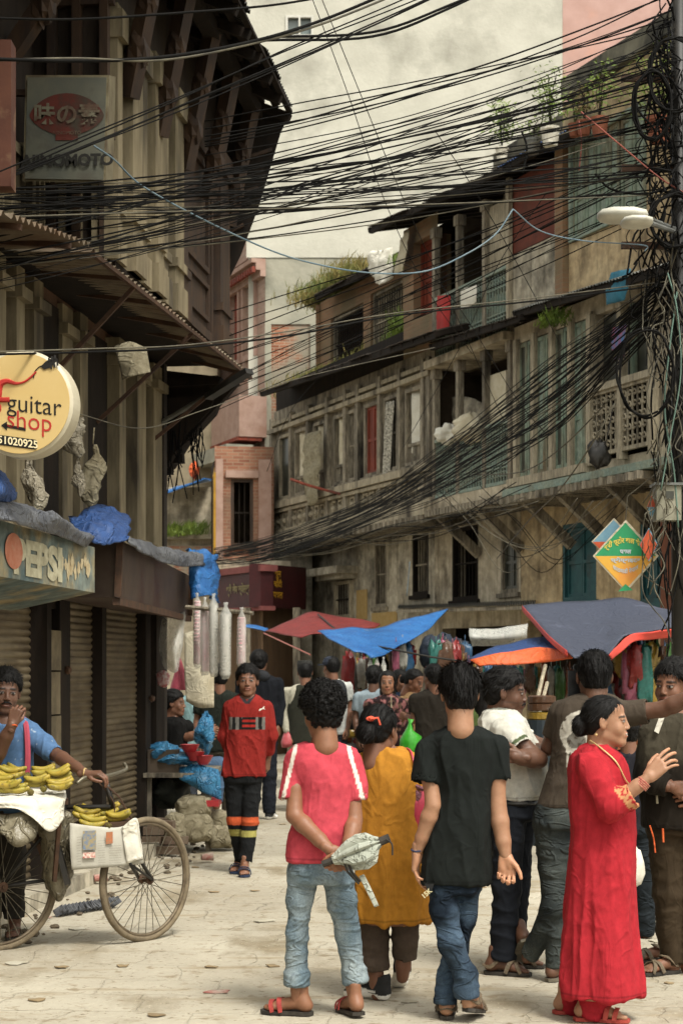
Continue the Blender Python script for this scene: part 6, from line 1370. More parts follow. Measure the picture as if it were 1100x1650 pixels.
# ---------------------------------------------------------------- 5. man in the printed brown T-shirt, pointing
q = Person('balding man in a brown T-shirt with a pale skull print, pointing with one arm', 9.2, 'c', base=900)
rows = [(1114, 956, 19, .06), (1121, 955, 36, .09), (1133, 952, 54, .11), (1150, 948, 58, .13), (1200, 942, 53, .13), (1235, 935, 50, .125), (1265, 927, 52, .125), (1304, 915, 53, .125)]
q.torso(rows, .03); q.limb([((956, 1105, .02), 20), ((955, 1135, 0), 24)])
q.limb([((900, 1148, .05), 15), ((884, 1205, .1), 13.5), ((917, 1128, .2), 9)]); q.limb([((1000, 1150, 0), 17), ((1066, 1143, -.08), 13.5), ((1140, 1112, -.2), 9)])
q.limb([((912, 1330, 0), 24), ((900, 1445, 0), 14), ((893, 1565, 0), 10)]); q.limb([((892, 1330, 0), 24), ((893, 1455, -.03), 14), ((876, 1500, .03), 12), ((849, 1543, .12), 10)])
q.head(956, 1091, 79, 183, -2, 0, 'receding', hseed=14, strands=2200)
q.hand((917, 1128, .2), (.12, -.1, 1), (-1, .2, 0), 1, curl=(50, 55, 60, 60), thumbc=.5); q.hand((1140, 1112, -.2), (1, -.3, .1), (0, 0, 1), -1, curl=12)
q.foot(890, (.5, .86), 0, kind='thong', ms=mat('grey_sole', C('6c6657'), C('575044'), 30)); q.foot(847, (-.2, .95), .1, pitch=38, lift=.075, kind='thong', ms=mat('grey_sole', None))
q.body()
def cf5(v, c_):
    cx_, cz_ = q.p(925, 1190).x, q.p(925, 1190).z; u = (v[:, 0]-cx_)/q.k; w_ = (v[:, 2]-cz_)/q.k; back = v[:, 1] < q.D-.02
    skull = ((u-6)/33)**2+((w_-10)/36)**2 < 1; jaw = (np.abs(u-2) < 20) & (w_ > -44) & (w_ < -14); m_ = back & (skull | jaw)
    sock = (((u+2)/15)**2+((w_+2)/13)**2 < 1) | (((u-27)/9)**2+((w_+0)/12)**2 < 1); nose = (np.abs(u-14) < 4) & (w_ < -14) & (w_ > -23); teeth = (w_ < -26) & (w_ > -40) & (np.sin(u*.9) > .25)
    pal = np.array(C('cfc9ba', .75)); nz = fbm(v, 45, 4); pr = m_ & ~sock & ~nose & ~teeth & (nz > .36); c_[pr] = pal; c_[m_ & sock & (nz > .5)] = pal*.3; c_[back & (np.abs(u+4) < 10) & (w_ < -44) & (w_ > -85) & (nz > .57)] = pal*.8
    return c_
q.top(rows, [[((902, 1150, .04), 20), ((890, 1188, .08), 19)], [((992, 1152, 0), 22), ((1043, 1146, -.05), 20)]], C('544a3f', .68), 'tshirt', ((956, 1100, .02), (956, 1116, .01), 20.5), seed=25, colf=cf5, res=.0068,
      disp=lambda v, n_: wrk(.006, 8, (1, 1, .6), 25)(v, n_)+wrk(.008, 11, (.35, .35, 1.8), 7)(v, n_)*np.clip((1.25-v[:, 2])*6, .1, 1))
q.bottoms([(1290, 914, 50, .12), (1315, 910, 51, .13), (1335, 908, 50, .13)], [[((914, 1330, 0), 33), ((902, 1400, 0), 25), ((899, 1450, 0), 21), ((895, 1500, 0), 19), ((893, 1560, .0), 15)], [((890, 1330, 0), 32), ((892, 1400, 0), 25), ((893, 1458, -.03), 21), ((876, 1500, .03), 18), ((852, 1540, .11), 16)]], C('3b403e', .7), 'jeans', M_denim, seed=26, colf=jeans(C('33393a', .75), C('5d635e', .7), 8, .9),
      disp=lambda v, n_: wrk(.008, 11, (.4, .4, 1.8), 26)(v, n_)+wrk(.003, 19, (.6, .6, 1.6), 2)(v, n_))
m_ = MB(); a = q.p(925, 1102, .13); m_.bar(a-Vector((0, 0, .07)), a+Vector((0, 0, .07)), .02, .07, up=(1, 0, 0)); m_.build('phone', mat('black_phone', C('141414'), rough=.3, bump=0)); bpy.data.objects['phone'].parent = None; tag(bpy.data.objects['phone'], 'black phone held to the ear of the balding man', 'phone')
# ---------------------------------------------------------------- 7. man in the dark jacket at the right edge
q = Person('man in a dark olive jacket and brown trousers at the right edge, looking left', 9.45, 'b', base=1075)
rows = [(1146, 1084, 20, .07), (1153, 1085, 36, .1), (1166, 1088, 54, .12), (1200, 1090, 60, .14), (1260, 1092, 60, .15), (1337, 1093, 60, .16)]
q.torso(rows, .035); q.limb([((1084, 1130, .02), 20), ((1085, 1160, 0), 24)])
q.limb([((1046, 1185, -.08), 16), ((1042, 1252, -.12), 14), ((1082, 1268, -.2), 9)]); q.limb([((1135, 1185, 0), 16), ((1145, 1252, -.1), 14), ((1125, 1275, -.2), 9)])
q.limb([((1076, 1340, 0), 25), ((1080, 1450, 0), 17), ((1082, 1560, 0), 12)]); q.limb([((1110, 1340, 0), 25), ((1110, 1450, 0), 17), ((1108, 1560, 0), 12)])
q.head(1083, 1106, 77, -38, -2, 3, 'short', hseed=17, strands=1500, stubble=.2)
q.hand((1082, 1268, -.2), (.9, .1, -.1), (-.2, -1, .2), 1, curl=40); q.hand((1125, 1275, -.2), (-.8, .1, -.1), (.2, -1, .2), -1, curl=40)
q.foot(1080, (-.88, -.47), -.02, kind='cross'); q.foot(1068, (-.95, -.2), .35, kind='cross')
q.body()
def cf7(v, c_):
    t = np.clip((v[:, 2]-q.p(0, 1235).z)*14, 0, 1)[:, None]; return np.array(C('2a241d', .75))*(1-t)+np.array(C('4d473a', .7))*t
q.top(rows, [[((1052, 1186, -.06), 23), ((1043, 1250, -.12), 21), ((1060, 1262, -.17), 18), ((1074, 1267, -.19), 15)], [((1130, 1186, 0), 22), ((1143, 1250, -.1), 20), ((1132, 1270, -.18), 15)]], C('332c24', .8), 'jacket', ((1084, 1132, .0), (1084, 1152, 0), 22), seed=31, colf=cf7)
q.bottoms([(1320, 1093, 54, .14), (1345, 1093, 52, .14)], [[((1074, 1345, 0), 30), ((1079, 1440, 0), 25), ((1078, 1500, 0), 20), ((1085, 1552, 0), 19)], [((1112, 1345, 0), 30), ((1110, 1440, 0), 25), ((1108, 1552, 0), 20)]], C('4a3d2d', .62), 'trousers', seed=32)
m_ = MB(); m_.quad(q.p(1063, 1150, -.15), q.p(1071, 1152, -.16), q.p(1060, 1182, -.17), q.p(1053, 1178, -.17), th=.004); m_.build('collar', M_white, q.root)
m_ = MB(); m_.tube([q.p(1056, 1262, -.17), q.p(1058, 1295, -.18)], .006, 5); m_.build('zip_pull', M_sack, q.root)
m_ = MB(); m_.tube(spline([q.p(1046, 1330, -.16), q.p(1052, 1350, -.16), q.p(1055, 1374, -.16)]), .004, 5); m_.tube([q.p(1067, 1335, -.16), q.p(1068, 1357, -.16)], .006, 5); m_.build('drawstring', M_orange, q.root)
# ---------------------------------------------------------------- 8. child half hidden behind the woman in red
q = Person('child in dark jeans and pale shoes, mostly hidden behind the woman in red', 10.7, 'b', base=1035)
rows = [(1208, 1012, 16, .06), (1216, 1012, 30, .09), (1260, 1014, 30, .1), (1330, 1020, 32, .1), (1345, 1022, 32, .1)]
q.torso(rows, .02); q.limb([((1030, 1340, 0), 16), ((1035, 1430, 0), 12), ((1040, 1505, 0), 9)]); q.limb([((1014, 1340, .1), 16), ((1014, 1430, .1), 12), ((1014, 1505, .1), 9)])
q.limb([((1000, 1225, 0), 9), ((995, 1265, 0), 8), ((1002, 1300, -.05), 6)]); q.limb([((1024, 1225, 0), 9), ((1028, 1265, 0), 8), ((1024, 1300, -.05), 6)]); q.limb([((1012, 1190, 0), 12), ((1012, 1215, 0), 14)])
q.head(1008, 1180, 50, 200, 0, 0, 'short', strands=400)
q.foot(1042, (-.3, .95), 0, kind='sneaker', bare=False, k=.85, cu=(.4, .37, .32)); q.foot(1014, (-.2, .95), .1, kind='sneaker', bare=False, k=.85, cu=(.4, .37, .32)); q.body()
q.top(rows, [[((1000, 1225, 0), 11), ((997, 1255, 0), 11)], [((1024, 1225, 0), 11), ((1027, 1255, 0), 11)]], C('2b2a30', .8), 'tshirt', seed=33)
q.bottoms([(1325, 1021, 29, .1), (1345, 1021, 28, .1)], [[((1030, 1345, 0), 20), ((1038, 1430, 0), 17), ((1039, 1508, 0), 14)], [((1014, 1345, .1), 18), ((1013, 1430, .1), 15), ((1014, 1508, .1), 13)]], C('2c3236', .7), 'jeans', M_denim, seed=34)
m_ = MB(); m_.blob(P(1022, 1397, 9.3), (.05, .05, .1), seed=3, amp=.08); tag(m_.build('plastic_bag', M_white, smooth=True), 'white plastic bag bulging out behind the woman in red', 'bag')
# ---------------------------------------------------------------- 9. banana seller
q = Person('banana seller in a blue shirt behind his bicycle, one hand at his mouth', 10.75, 'c', base=5)
rows = [(1147, 10, 15, .06), (1154, 10, 30, .09), (1165, 9, 42, .11), (1185, 9, 45, .125), (1235, 8, 43, .125), (1285, 6, 43, .125), (1315, 5, 44, .125)]
q.torso(rows, .03); q.limb([((10, 1132, .02), 17), ((10, 1160, 0), 20)])
q.limb([((47, 1180, 0), 14), ((88, 1214, -.1), 11), ((138, 1247, -.42), 7.5)]); q.limb([((-28, 1178, 0), 14), ((-8, 1226, -.2), 11.5), ((20, 1168, -.3), 8)])
q.limb([((22, 1320, 0), 19), ((24, 1420, 0), 13), ((24, 1500, 0), 9)]); q.limb([((-12, 1320, 0), 19), ((-14, 1420, 0), 13), ((-16, 1500, 0), 9)])
q.head(9, 1116, 68, 18, -3, 4, 'short', hseed=21, strands=1400, stubble=.2)
q.hand((138, 1247, -.42), (.95, -.2, .05), (0, -.2, 1), 1, curl=(35, 40, 40, 40), thumbc=.4); q.hand((20, 1168, -.3), (.25, .1, .95), (-.2, -1, .1), 1, curl=(55, 55, 50, 50), thumbc=.8)
q.foot(24, (.1, -.99), 0, kind='thong'); q.foot(-16, (-.1, -.99), 0, kind='thong'); q.body()
q.top(rows, [[((44, 1180, 0), 19), ((72, 1203, -.06), 16), ((90, 1216, -.11), 14.5)], [((-26, 1180, 0), 19), ((-14, 1212, -.13), 16)]], C('5e7fa8', .7), 'shirt', ((10, 1132, -.02), (10, 1155, -.06), 17), seed=41,
      colf=lambda v, c_: np.where((vn(v, 55, 3) > .88)[:, None], np.array(C('a9b8c8', .7)), c_))
q.bottoms([(1300, 5, 40, .12), (1330, 5, 40, .12)], [[((20, 1330, 0), 22), ((23, 1480, 0), 17)], [((-12, 1330, 0), 22), ((-14, 1480, 0), 17)]], C('3a3630', .7), 'trousers', seed=42)
v, f = sdf([('u', cap((-.012, .1, -.0475), (-.028, .088, -.057), .005, .003), 0), ('u', cap((.012, .1, -.0475), (.028, .088, -.057), .005, .003), 0), ('u', cap((-.012, .1, -.0475), (.012, .1, -.0475), .005), 0)], .003); mk('moustache', on_head(q, v), f, M_hair, q.root, smooth=True)
m_ = MB(); m_.tube([q.p(138+7.5*math.cos(t)*.4, 1246+8*math.sin(t), -.42+.028*math.cos(t)) for t in np.linspace(0, 6.283, 13)], .0045, 5); m_.build('wristwatch', mat('gold_beads', None), q.root)
m_ = MB(); m_.tube([q.p(21+7.5*math.cos(t), 1170+2*math.sin(t), -.3+.026*math.sin(t)) for t in np.linspace(0, 6.283, 13)], .004, 5); m_.build('bracelet', M_orange, q.root)
m_ = MB(); m_.tube(spline([q.p(38, 1158, -.02), q.p(43, 1175, -.1), q.p(45, 1215, -.13), q.p(44, 1250, -.13)]), .018, 6); tag(m_.build('backpack_strap', mat('pink_strap', C('b84a5c', .7))), 'pink strap over the shoulder of the banana seller', 'strap')
# ---------------------------------------------------------------- 10. boy in the red jersey
q = Person('teenage boy in a red long sleeved jersey and black track pants walking towards the camera', 14.1, 'b', base=396)
rows = [(1118, 399, 11, .06), (1123, 399, 20, .08), (1131, 399, 30, .1), (1150, 400, 33, .12), (1200, 397, 33, .12), (1253, 392, 36, .12)]
q.torso(rows, .03); q.limb([((399, 1105, .01), 11), ((399, 1125, 0), 13)])
q.limb([((370, 1141, 0), 8.5), ((362, 1187, .03), 7.5), ((374, 1222, .15), 5)]); q.limb([((430, 1141, 0), 8.5), ((437, 1187, .02), 7.5), ((432, 1222, .1), 5)])
q.limb([((380, 1262, 0), 14), ((380, 1325, 0), 9), ((390, 1392, .1), 6)]); q.limb([((404, 1262, 0), 14), ((402, 1325, -.05), 9), ((394, 1398, -.1), 6)])
q.res = .0095
q.head(399, 1098, 48, 2, 2, 0, 'short', hseed=23, strands=900)
q.hand((374, 1222, .15), (.4, .4, -.5), (0, 1, 0), 1, curl=30); q.hand((432, 1222, .1), (-.1, .1, -1), (.8, -.3, 0), -1, curl=35)
q.foot(394, (.05, -1), -.12, kind='band', ms=mat('navy_rubber', C('222d45')), mp=mat('navy_rubber', None)); q.foot(384, (-.1, -.99), .12, kind='band', ms=mat('navy_rubber', None), mp=mat('navy_rubber', None)); q.body()
def cf10(v, c_):
    c0 = q.p(399, 1168); u = (v[:, 0]-c0.x)/q.k; w_ = -(v[:, 2]-c0.z)/q.k; fr = v[:, 1] < q.D
    b = fr & (np.abs(w_+3) < 9.5) & (np.abs(u) < 29); st = ((u+29) // 5.3).astype(int); grey = np.array(C('8c8780', .6)); blk = np.array(C('191817')); red = np.array(C('b03028', .68))
    c_[b] = np.where((st[b] % 2 == 0)[:, None], grey, blk); c_[b & (u > -7) & (u < 14)] = red; c_[b & (u > -7) & (u < 14) & ((np.abs(w_+3) > 6.5) | (np.abs(w_+3) < 1.5))] = blk
    c_[fr & (np.abs(u) < 12-(w_+50)*.0) & (w_ < -34) & (np.abs(np.abs(u)-(-34-w_)*.75) < 3.2)] = C('2b2d30'); return c_
q.top(rows, [[((372, 1141, 0), 11.5), ((363, 1187, .03), 10.5), ((371, 1216, .12), 8)], [((428, 1141, 0), 11.5), ((436, 1187, .02), 10.5), ((433, 1214, .08), 8.5)]], C('9c2e28', .66), 'jersey', ((399, 1104, 0), (399, 1124, -.03), 11.5), seed=51, colf=cf10, res=.0065)
m_ = MB(); pts = [(0, 4), (3, 1), (7, 0), (10, -3), (13, -4), (11, 0), (14, 3), (9, 2), (5, 4), (1, 6)]; m_.add([q.p(417+x*.75, 1141+y*.75, -.128) for x, y in pts], [tuple(range(len(pts)))]); m_.build('emblem', M_white, q.root)
o_ = np.array(C('c95b34', .7)); y_ = np.array(C('b5ac62', .7))
def cf10b(v, c_):
    py = HY-(v[:, 2]-EYE)/q.k; c_[(py > 1315) & (py < 1328)] = o_; c_[(py > 1336) & (py < 1347)] = y_; return c_
q.bottoms([(1240, 392, 32, .11), (1262, 392, 31, .11)], [[((379, 1262, 0), 17), ((379, 1325, 0), 12), ((389, 1388, .1), 9)], [((405, 1262, 0), 17), ((403, 1325, -.05), 12.5), ((396, 1388, -.1), 10)]], C('191a1b', .9), 'track_pants', seed=52, colf=cf10b, res=.008)
# ---------------------------------------------------------------- people farther back
def bgp(label, px, hy, D, yaw, shirt, pants, tone='b', style='short', H=None, w_=1., sleeve=1., seed=0, arm=((-1, 'down'), (1, 'down')), slv='short', long=False, patt=None, seat=None, pitch=0, top='shirt', cap_=None, strands=350, sh_label=None):
    q = Person(label, D, tone, base=px, res=.011); s = FPX/D; hh = (H or .235)*s
    zt_ = hy+hh*.5; ft = HY+EYE*s; tot = ft-(hy-hh*.5); sh = zt_+.035*s; hip = sh+.55*s if not seat else seat; kn = (hip+ft)/2
    wd = (.20*w_ if abs(math.sin(R(yaw))) < .7 else .135*w_)*s; dp = .12 if abs(math.sin(R(yaw))) < .7 else .19
    hem = hip+.06*s if not long else hip+.38*s
    rows = [(sh-.035*s, px, .07*s, .06), (sh-.01*s, px, wd*.62, dp*.7), (sh+.035*s, px, wd*.98, dp*.95), (sh+.12*s, px, wd, dp), ((sh+hip)/2, px, wd*.9, dp), (hem, px, wd*.98, dp)]
    q.torso(rows, .03); q.limb([((px, hy+hh*.3, .01), .05*s), ((px, sh, 0), .06*s)]); q.head(px, hy, hh, yaw, pitch, 0, style, hseed=seed, strands=strands)
    sl = []
    for sd_, pose in arm:
        ax_ = px+sd_*wd*.95
        if pose == 'down': e = (ax_+sd_*.03*s, sh+.30*s, .02); w2 = (ax_+sd_*.0*s, sh+.53*s, -.06); hd = (0, -.1, -1)
        elif pose == 'fore': f_ = yawf(yaw); e = (ax_, sh+.28*s, 0); w2 = (ax_+f_.x*.22*s-sd_*.04*s, sh+.24*s, f_.y*.22); hd = (f_.x, f_.y, .1)
        else: e, w2, hd = pose
        q.limb([((ax_, sh+.06*s, 0), .045*s), (e, .038*s), (w2, .026*s)]); q.hand(w2, hd, (sd_*.8, -.4, .1), sd_, curl=35)
        b = ((ax_, sh+.065*s, 0), .058*s); mid = tuple(b[0][i]*.35+e[i]*.65 for i in range(3))
        sl.append([b, (mid, .055*s)] if slv == 'short' else [b, (e, .05*s), (w2, .038*s)])
    for sd_ in (-1, 1):
        o = sd_*wd*.5
        if seat: q.limb([((px+o*.3, hip, 0), .08*s), ((px+.42*s, hip+.03*s, sd_*.1), .06*s), ((px+.40*s, hip+.42*s, sd_*.1), .04*s)])
        else: q.limb([((px+o, hip, 0), .08*s), ((px+o, kn, 0), .055*s), ((px+o, ft-.06*s, 0), .036*s)])
        if not seat: q.foot(px+o, (yawf(yaw).x, yawf(yaw).y), 0, kind='sneaker', bare=False)
    q.body(); o_ = q.top(rows, sl, shirt, top, seed=seed, colf=patt, label=sh_label)
    if not seat: q.bottoms([(hip-.02*s, px, wd*.85, dp*.85), (hip+.08*s, px, wd*.88, dp*.85)], [[((px+sd_*wd*.45, hip+.08*s, 0), .095*s), ((px+sd_*wd*.5, kn, 0), .075*s), ((px+sd_*wd*.5, ft-.07*s, 0), .065*s)] for sd_ in (-1, 1)], pants, 'trousers', seed=seed+1)
    else: q.bottoms([(hip-.04*s, px, wd*.9, dp*.9), (hip+.05*s, px, wd*.9, dp*.9)], [[((px+.02*s, hip+.02*s, sd_*.08), .085*s), ((px+.42*s, hip+.03*s, sd_*.1), .07*s), ((px+.40*s, hip+.38*s, sd_*.1), .06*s)] for sd_ in (-1, 1)], pants, 'trousers', seed=seed+1)
    q.sh, q.s, q.wd, q.hip, q.dp = sh, s, wd, hip, dp; return q
q = bgp('boy in a black shirt with orange cuffs sitting at the plastic ware stall', 281, 1134, 17.2, 80, C('191817', .9), C('5f7896', .6), 'b', 'short', seed=61, seat=1228, arm=((-1, ((300, 1188, -.1), (330, 1178, -.12), (1, 0, .2))), (1, ((300, 1190, .15), (328, 1182, .1), (1, 0, .1)))))
bgp('man in a dark green T-shirt standing behind the hanging cups', 352, 1092, 18.4, 205, C('252923', .8), C('4d473d', .7), 'b', 'short', seed=63)
bgp('person in a pale aqua shirt beside the hanging cups', 322, 1098, 19.6, 150, C('9fc4c6', .68), C('4b5058', .7), 'b', 'short', seed=65)
q = bgp('man in a dark hooded jacket walking away past the brown shutter', 418, 1068, 19.2, 165, C('181a1f', .9), C('22252c', .8), 'b', 'short', seed=67, slv='long', w_=1.05)
m_ = MB(); m_.blob(q.p(418, 1090, -.08), (.12, .07, .07), seed=2, amp=.1); m_.build('hood', mat('dark_hood', C('17191d')), q.root, smooth=True)
q = bgp('man in a grey waistcoat and dark cap, cream sleeves, carrying a small pink bag', 491, 1084, 20.2, 190, C('c9c3ae', .7), C('a89f88', .62), 'b', 'fade', seed=69, slv='long', long=True)
rr_ = [(q.sh-.02*q.s, 491, .1*q.s, .1), (q.sh+.04*q.s, 491, q.wd*.85, .125), (q.sh+.2*q.s, 491, q.wd*.98, .14), (q.hip+.1*q.s, 491, q.wd*1.0, .145)]
q.cloth('waistcoat', [('u', loft(q.lv(rr_)), 0)], C('35352c', .75), disp=wrk(.006, 9, (1, 1, .5), 3)); m_ = MB(); m_.lathe(q.p(491, 1078, 0), [(.085, 0), (.09, .05), (.08, .095), (.0, .1)], 20); m_.build('cap', mat('dark_topi', C('1b1b19'), C('2c2b26'), 60), q.root)
m_ = MB(); m_.lathe(q.p(464, 1203, -.05), [(.07, 0), (.085, .05), (.06, .13), (.015, .2), (.03, .22)], 14); v_ = np.array(m_.v); m_.v = [tuple(x) for x in v_+(fbm(v_, 14, 2)-.5)[:, None]*.05]; tag(m_.build('plastic_bag', mat('pink_plastic', C('b84a50', .75), C('c9666a', .75), 20, rough=.4), smooth=True), 'small pink plastic bag carried by the man in the waistcoat', 'bag')
q = bgp('man in a white T-shirt and navy cap with a black backpack', 533, 1076, 20.4, 215, C('d5d6d0', .72), C('31323a', .7), 'b', 'fade', seed=71)
m_ = MB(); m_.lathe(q.p(533, 1071, -.0), [(.098, 0), (.098, .03), (.08, .075), (.03, .098), (0, .1)], 20); m_.box(tuple(q.p(512, 1072, -.05)), tuple(q.p(524, 1070, .05))); m_.build('cap', mat('navy_cap', C('1c222e')), q.root)
m_ = MB(); m_.blob(q.p(541, 1125, -.2), (.13, .09, .2), seed=4, amp=.05, sq=.7); m_.tube(spline([q.p(520, 1100, -.06), q.p(523, 1108, -.16), q.p(535, 1130, -.2)]), .015, 6); m_.tube(spline([q.p(548, 1098, -.06), q.p(552, 1108, -.16), q.p(552, 1130, -.2)]), .015, 6); tag(m_.build('backpack', mat('black_nylon', C('17181a'), C('24262a'), 30, bump=.4), smooth=True), 'black backpack on the man in the white T-shirt', 'backpack')
fl = lambda v, c_: np.where((vn(v, 30, 5) > .62)[:, None], np.array(C('a06a68', .7)), np.where((vn(v, 26, 8) > .7)[:, None], np.array(C('6d5548', .7)), c_))
q = bgp('woman in a dark floral dress facing the camera, bag strap across her chest', 624, 1101, 18.8, -4, C('2b1d1e', .9), C('2b2326', .8), 'a', 'long', seed=73, slv='long', long=True, patt=fl, top='dress')
m_ = MB(); m_.tube(spline([q.p(630, 1122, -.1), q.p(629, 1150, -.15), q.p(618, 1180, -.15)]), .009, 5); m_.build('strap', M_sack, q.root)
bgp('man in a pale blue shirt half hidden behind the woman in the floral dress', 604, 1092, 20.2, 150, C('a3b2ba', .68), C('35383c', .7), 'c', 'short', seed=75)
bgp('person in a dark blue top looking down between the floral dress and the tan top', 645, 1098, 19.8, 40, C('1f2a3a', .8), C('22262c', .7), 'b', 'long', seed=77, arm=((-1, 'fore'), (1, 'fore')))
bgp('woman in a tan top bending over the goods', 667, 1098, 19.0, 60, C('a8865f', .68), C('2d2a2b', .7), 'b', 'bun', seed=79, pitch=-20, arm=((-1, 'fore'), (1, 'down')))
bgp('man in a dark brown T-shirt and white trousers beside a bright green bag', 697, 1092, 18.3, 215, C('2e2923', .85), C('b9b3a0', .68), 'b', 'short', seed=81, arm=((-1, 'fore'), (1, 'down')))
m_ = MB(); m_.lathe(P(661, 1214, 17.6), [(.06, 0), (.1, .06), (.095, .15), (.05, .24), (.02, .3), (.035, .33)], 18); v_ = np.array(m_.v); m_.v = [tuple(x) for x in v_+(fbm(v_, 9, 2)-.5)[:, None]*.08]; tag(m_.build('plastic_bag', mat('green_plastic', C('37a127', .75), C('4cb83a', .75), 20, rough=.35), smooth=True), 'bright green plastic bag held by the man in brown', 'bag')
bgp('person in an olive green shirt behind the man in the white polo', 778, 1112, 13.8, 190, C('5a6b3c', .62), C('3b3a33', .7), 'b', 'long', seed=83)
bgp('person in a dark top in the shade of the stall behind the brown T-shirt', 575, 1102, 22.5, 200, C('241f1c', .8), C('2b2b2e', .7), 'b', 'short', seed=85)
# ================================================================ bicycle of the banana seller
bk = thing('cargo_bicycle', 'old cargo bicycle with muddy tyres, loaded with bananas, in front of the rolling shutters', 'bicycle', GP(110, 10.4))
M_tyre = mat('muddy_tyre', C('6d604c', .75), C('8a7b62', .75), 14, C('3b342b'), 5, .6, .5, 60, .9)
M_spoke = mat('dull_chrome', C('86806f', .8), C('5d5546', .8), 20, None, bump=0, rough=.4, metal=.6)
def wheel(c, u, Rr, parent):
    c = Vector(c); u = Vector((u[0], u[1], 0)).normalized(); zv = Vector((0, 0, 1)); ax = u.cross(zv)
    w_ = MB(); w_.tube([c+u*Rr*math.cos(a)+zv*Rr*math.sin(a) for a in np.linspace(0, 2*math.pi, 73)], .019, 8, cap=False); r_ = w_.build('wheel', M_tyre, parent, smooth=True)
    w_ = MB(); w_.tube([c+u*(Rr-.022)*math.cos(a)+zv*(Rr-.022)*math.sin(a) for a in np.linspace(0, 2*math.pi, 61)], .011, 6, cap=False); w_.build('rim', mat('rusty_rim', C('7e705a', .75), C('5b4c3a', .75), 18, rough=.5, metal=.3), r_, smooth=True)
    w_ = MB()
    for i in range(32):
        a = 2*math.pi*i/32; b_ = a+(.5 if i % 2 else -.5); s_ = .03 if i % 4 < 2 else -.03; w_.tube([c+ax*s_+u*.022*math.cos(b_)+zv*.022*math.sin(b_), c+u*(Rr-.025)*math.cos(a)+zv*(Rr-.025)*math.sin(a)], .0022, 4, cap=False)
    w_.build('spokes', M_spoke, r_)
    w_ = MB(); w_.lathe(c-ax*.05, [(.012, 0), (.012, .01), (.03, .012), (.03, .018), (.016, .03), (.016, .07), (.03, .082), (.03, .088), (.012, .09), (.012, .1)], 14, axis=ax); w_.build('hub', M_rust, r_)
    return c
cr_ = P(1, 1080, 10.24); cr_.z = .369; cf_ = P(235, 1080, 10.6); cf_.z = .369
wheel(cr_, (.78, .62), .35, bk); wheel(cf_, (.625, .78), .35, bk)
B = lambda px, py, d=10.45: P(px, py, d)
fr_ = MB(); hd0, hd1 = B(172, 1262, 10.45), B(184, 1308, 10.48)
fr_.tube([hd0, hd1], .017, 8); fr_.tube([B(178, 1300, 10.46), B(104, 1301, 10.4)], .014, 8); fr_.tube([hd1, B(100, 1415, 10.4)], .016, 8); fr_.tube([B(104, 1290, 10.38), B(100, 1415, 10.4)], .014, 8); fr_.tube([B(100, 1415, 10.4), cr_], .011, 8); fr_.tube([B(104, 1305, 10.38), cr_], .01, 8)
fr_.build('frame', M_black, bk, smooth=True)
fr_ = MB(); ax = Vector((.78, -.625, 0))
for s_ in (-1, 1): fr_.tube(spline([hd1+ax*.03*s_, B(205, 1365, 10.5)+ax*.05*s_, cf_+ax*.055*s_]), .011, 6); fr_.tube([B(210, 1392, 10.3)+ax*.0, cf_+ax*.055*s_], .008, 6)
fr_.build('fork', M_black, bk, smooth=True)
fr_ = MB(); fr_.tube(spline([B(124, 1262, 10.25), B(140, 1252, 10.3), B(172, 1250, 10.42), B(196, 1243, 10.6), B(204, 1238, 10.66), B(200, 1229, 10.66)]), .011, 8); fr_.tube([B(172, 1250, 10.42), hd0], .012, 8); fr_.build('handlebar', M_spoke, bk, smooth=True)
fr_ = MB(); fr_.tube([B(193, 1285, 10.45), B(222, 1338, 10.45)], .006, 5); fr_.tube([B(168, 1262, 10.44), B(193, 1285, 10.45)], .006, 5); fr_.tube(spline([B(150, 1252), B(172, 1275), B(185, 1300), B(180, 1330)]), .004, 5); fr_.build('brake_rod', M_rust, bk)
fr_ = MB(); fr_.tube([cr_+Vector((.35*.9*math.cos(a)*.78, .35*.9*math.cos(a)*.62, 0))+Vector((0, 0, .39*math.sin(a))) for a in np.linspace(.3, 2.4, 14)], .028, 6); fr_.build('mudguard', M_rust, bk)
# carrier tray with dirty plastic sheets hanging under it
tr = MB()
for (a, b_) in (((-60, 1300, 10.0), (106, 1292, 10.2)), ((-60, 1296, 10.55), (106, 1290, 10.75)), ((-60, 1318, 10.0), (104, 1312, 10.2)), ((106, 1292, 10.2), (106, 1290, 10.75))): tr.bar(P(*a), P(*b_), .03)
for k in range(6): tr.bar(P(-50+k*30, 1300, 10.0+.04*k), P(-50+k*30, 1296, 10.55+.04*k), .03, .02)
for a in ((-20, 1300), (98, 1296)): tr.bar(P(a[0], a[1], 10.15), P(a[0]-10, 1420, 10.25), .022)
tr.build('carrier', M_rust, bk)
M_film = mat('dirty_clear_plastic', C('8f866f', .7), C('6b634f', .7), 9, C('b3aa92', .7), 4, .6, .9, 14, .35, bdist=.02, fold=.9, fs=(10, 10, 6))
cloth_quad([[P(-5, 1312, 9.98), P(30, 1310, 10.0), P(70, 1305, 10.05)], [P(0, 1340, 9.95), P(32, 1352, 9.93), P(62, 1335, 10.0)], [P(14, 1352, 9.98), P(34, 1360, 9.95), P(56, 1345, 10.02)]], 'plastic_sheet', M_film, parent=bk, amp=.05, sc=9, k=7)
cloth_quad([[P(62, 1305, 10.3), P(85, 1300, 10.3), P(112, 1310, 10.35)], [P(60, 1350, 10.34), P(88, 1355, 10.26), P(116, 1345, 10.35)], [P(70, 1400, 10.36), P(92, 1405, 10.3), P(115, 1395, 10.4)], [P(84, 1440, 10.38), P(98, 1452, 10.32), P(112, 1425, 10.4)]], 'plastic_sheet', M_film, parent=bk, amp=.06, sc=8, k=7)
m_ = MB(); m_.bar(P(93, 1360, 10.25), P(110, 1425, 10.25), .05, .03); m_.build('stand', M_black, bk)
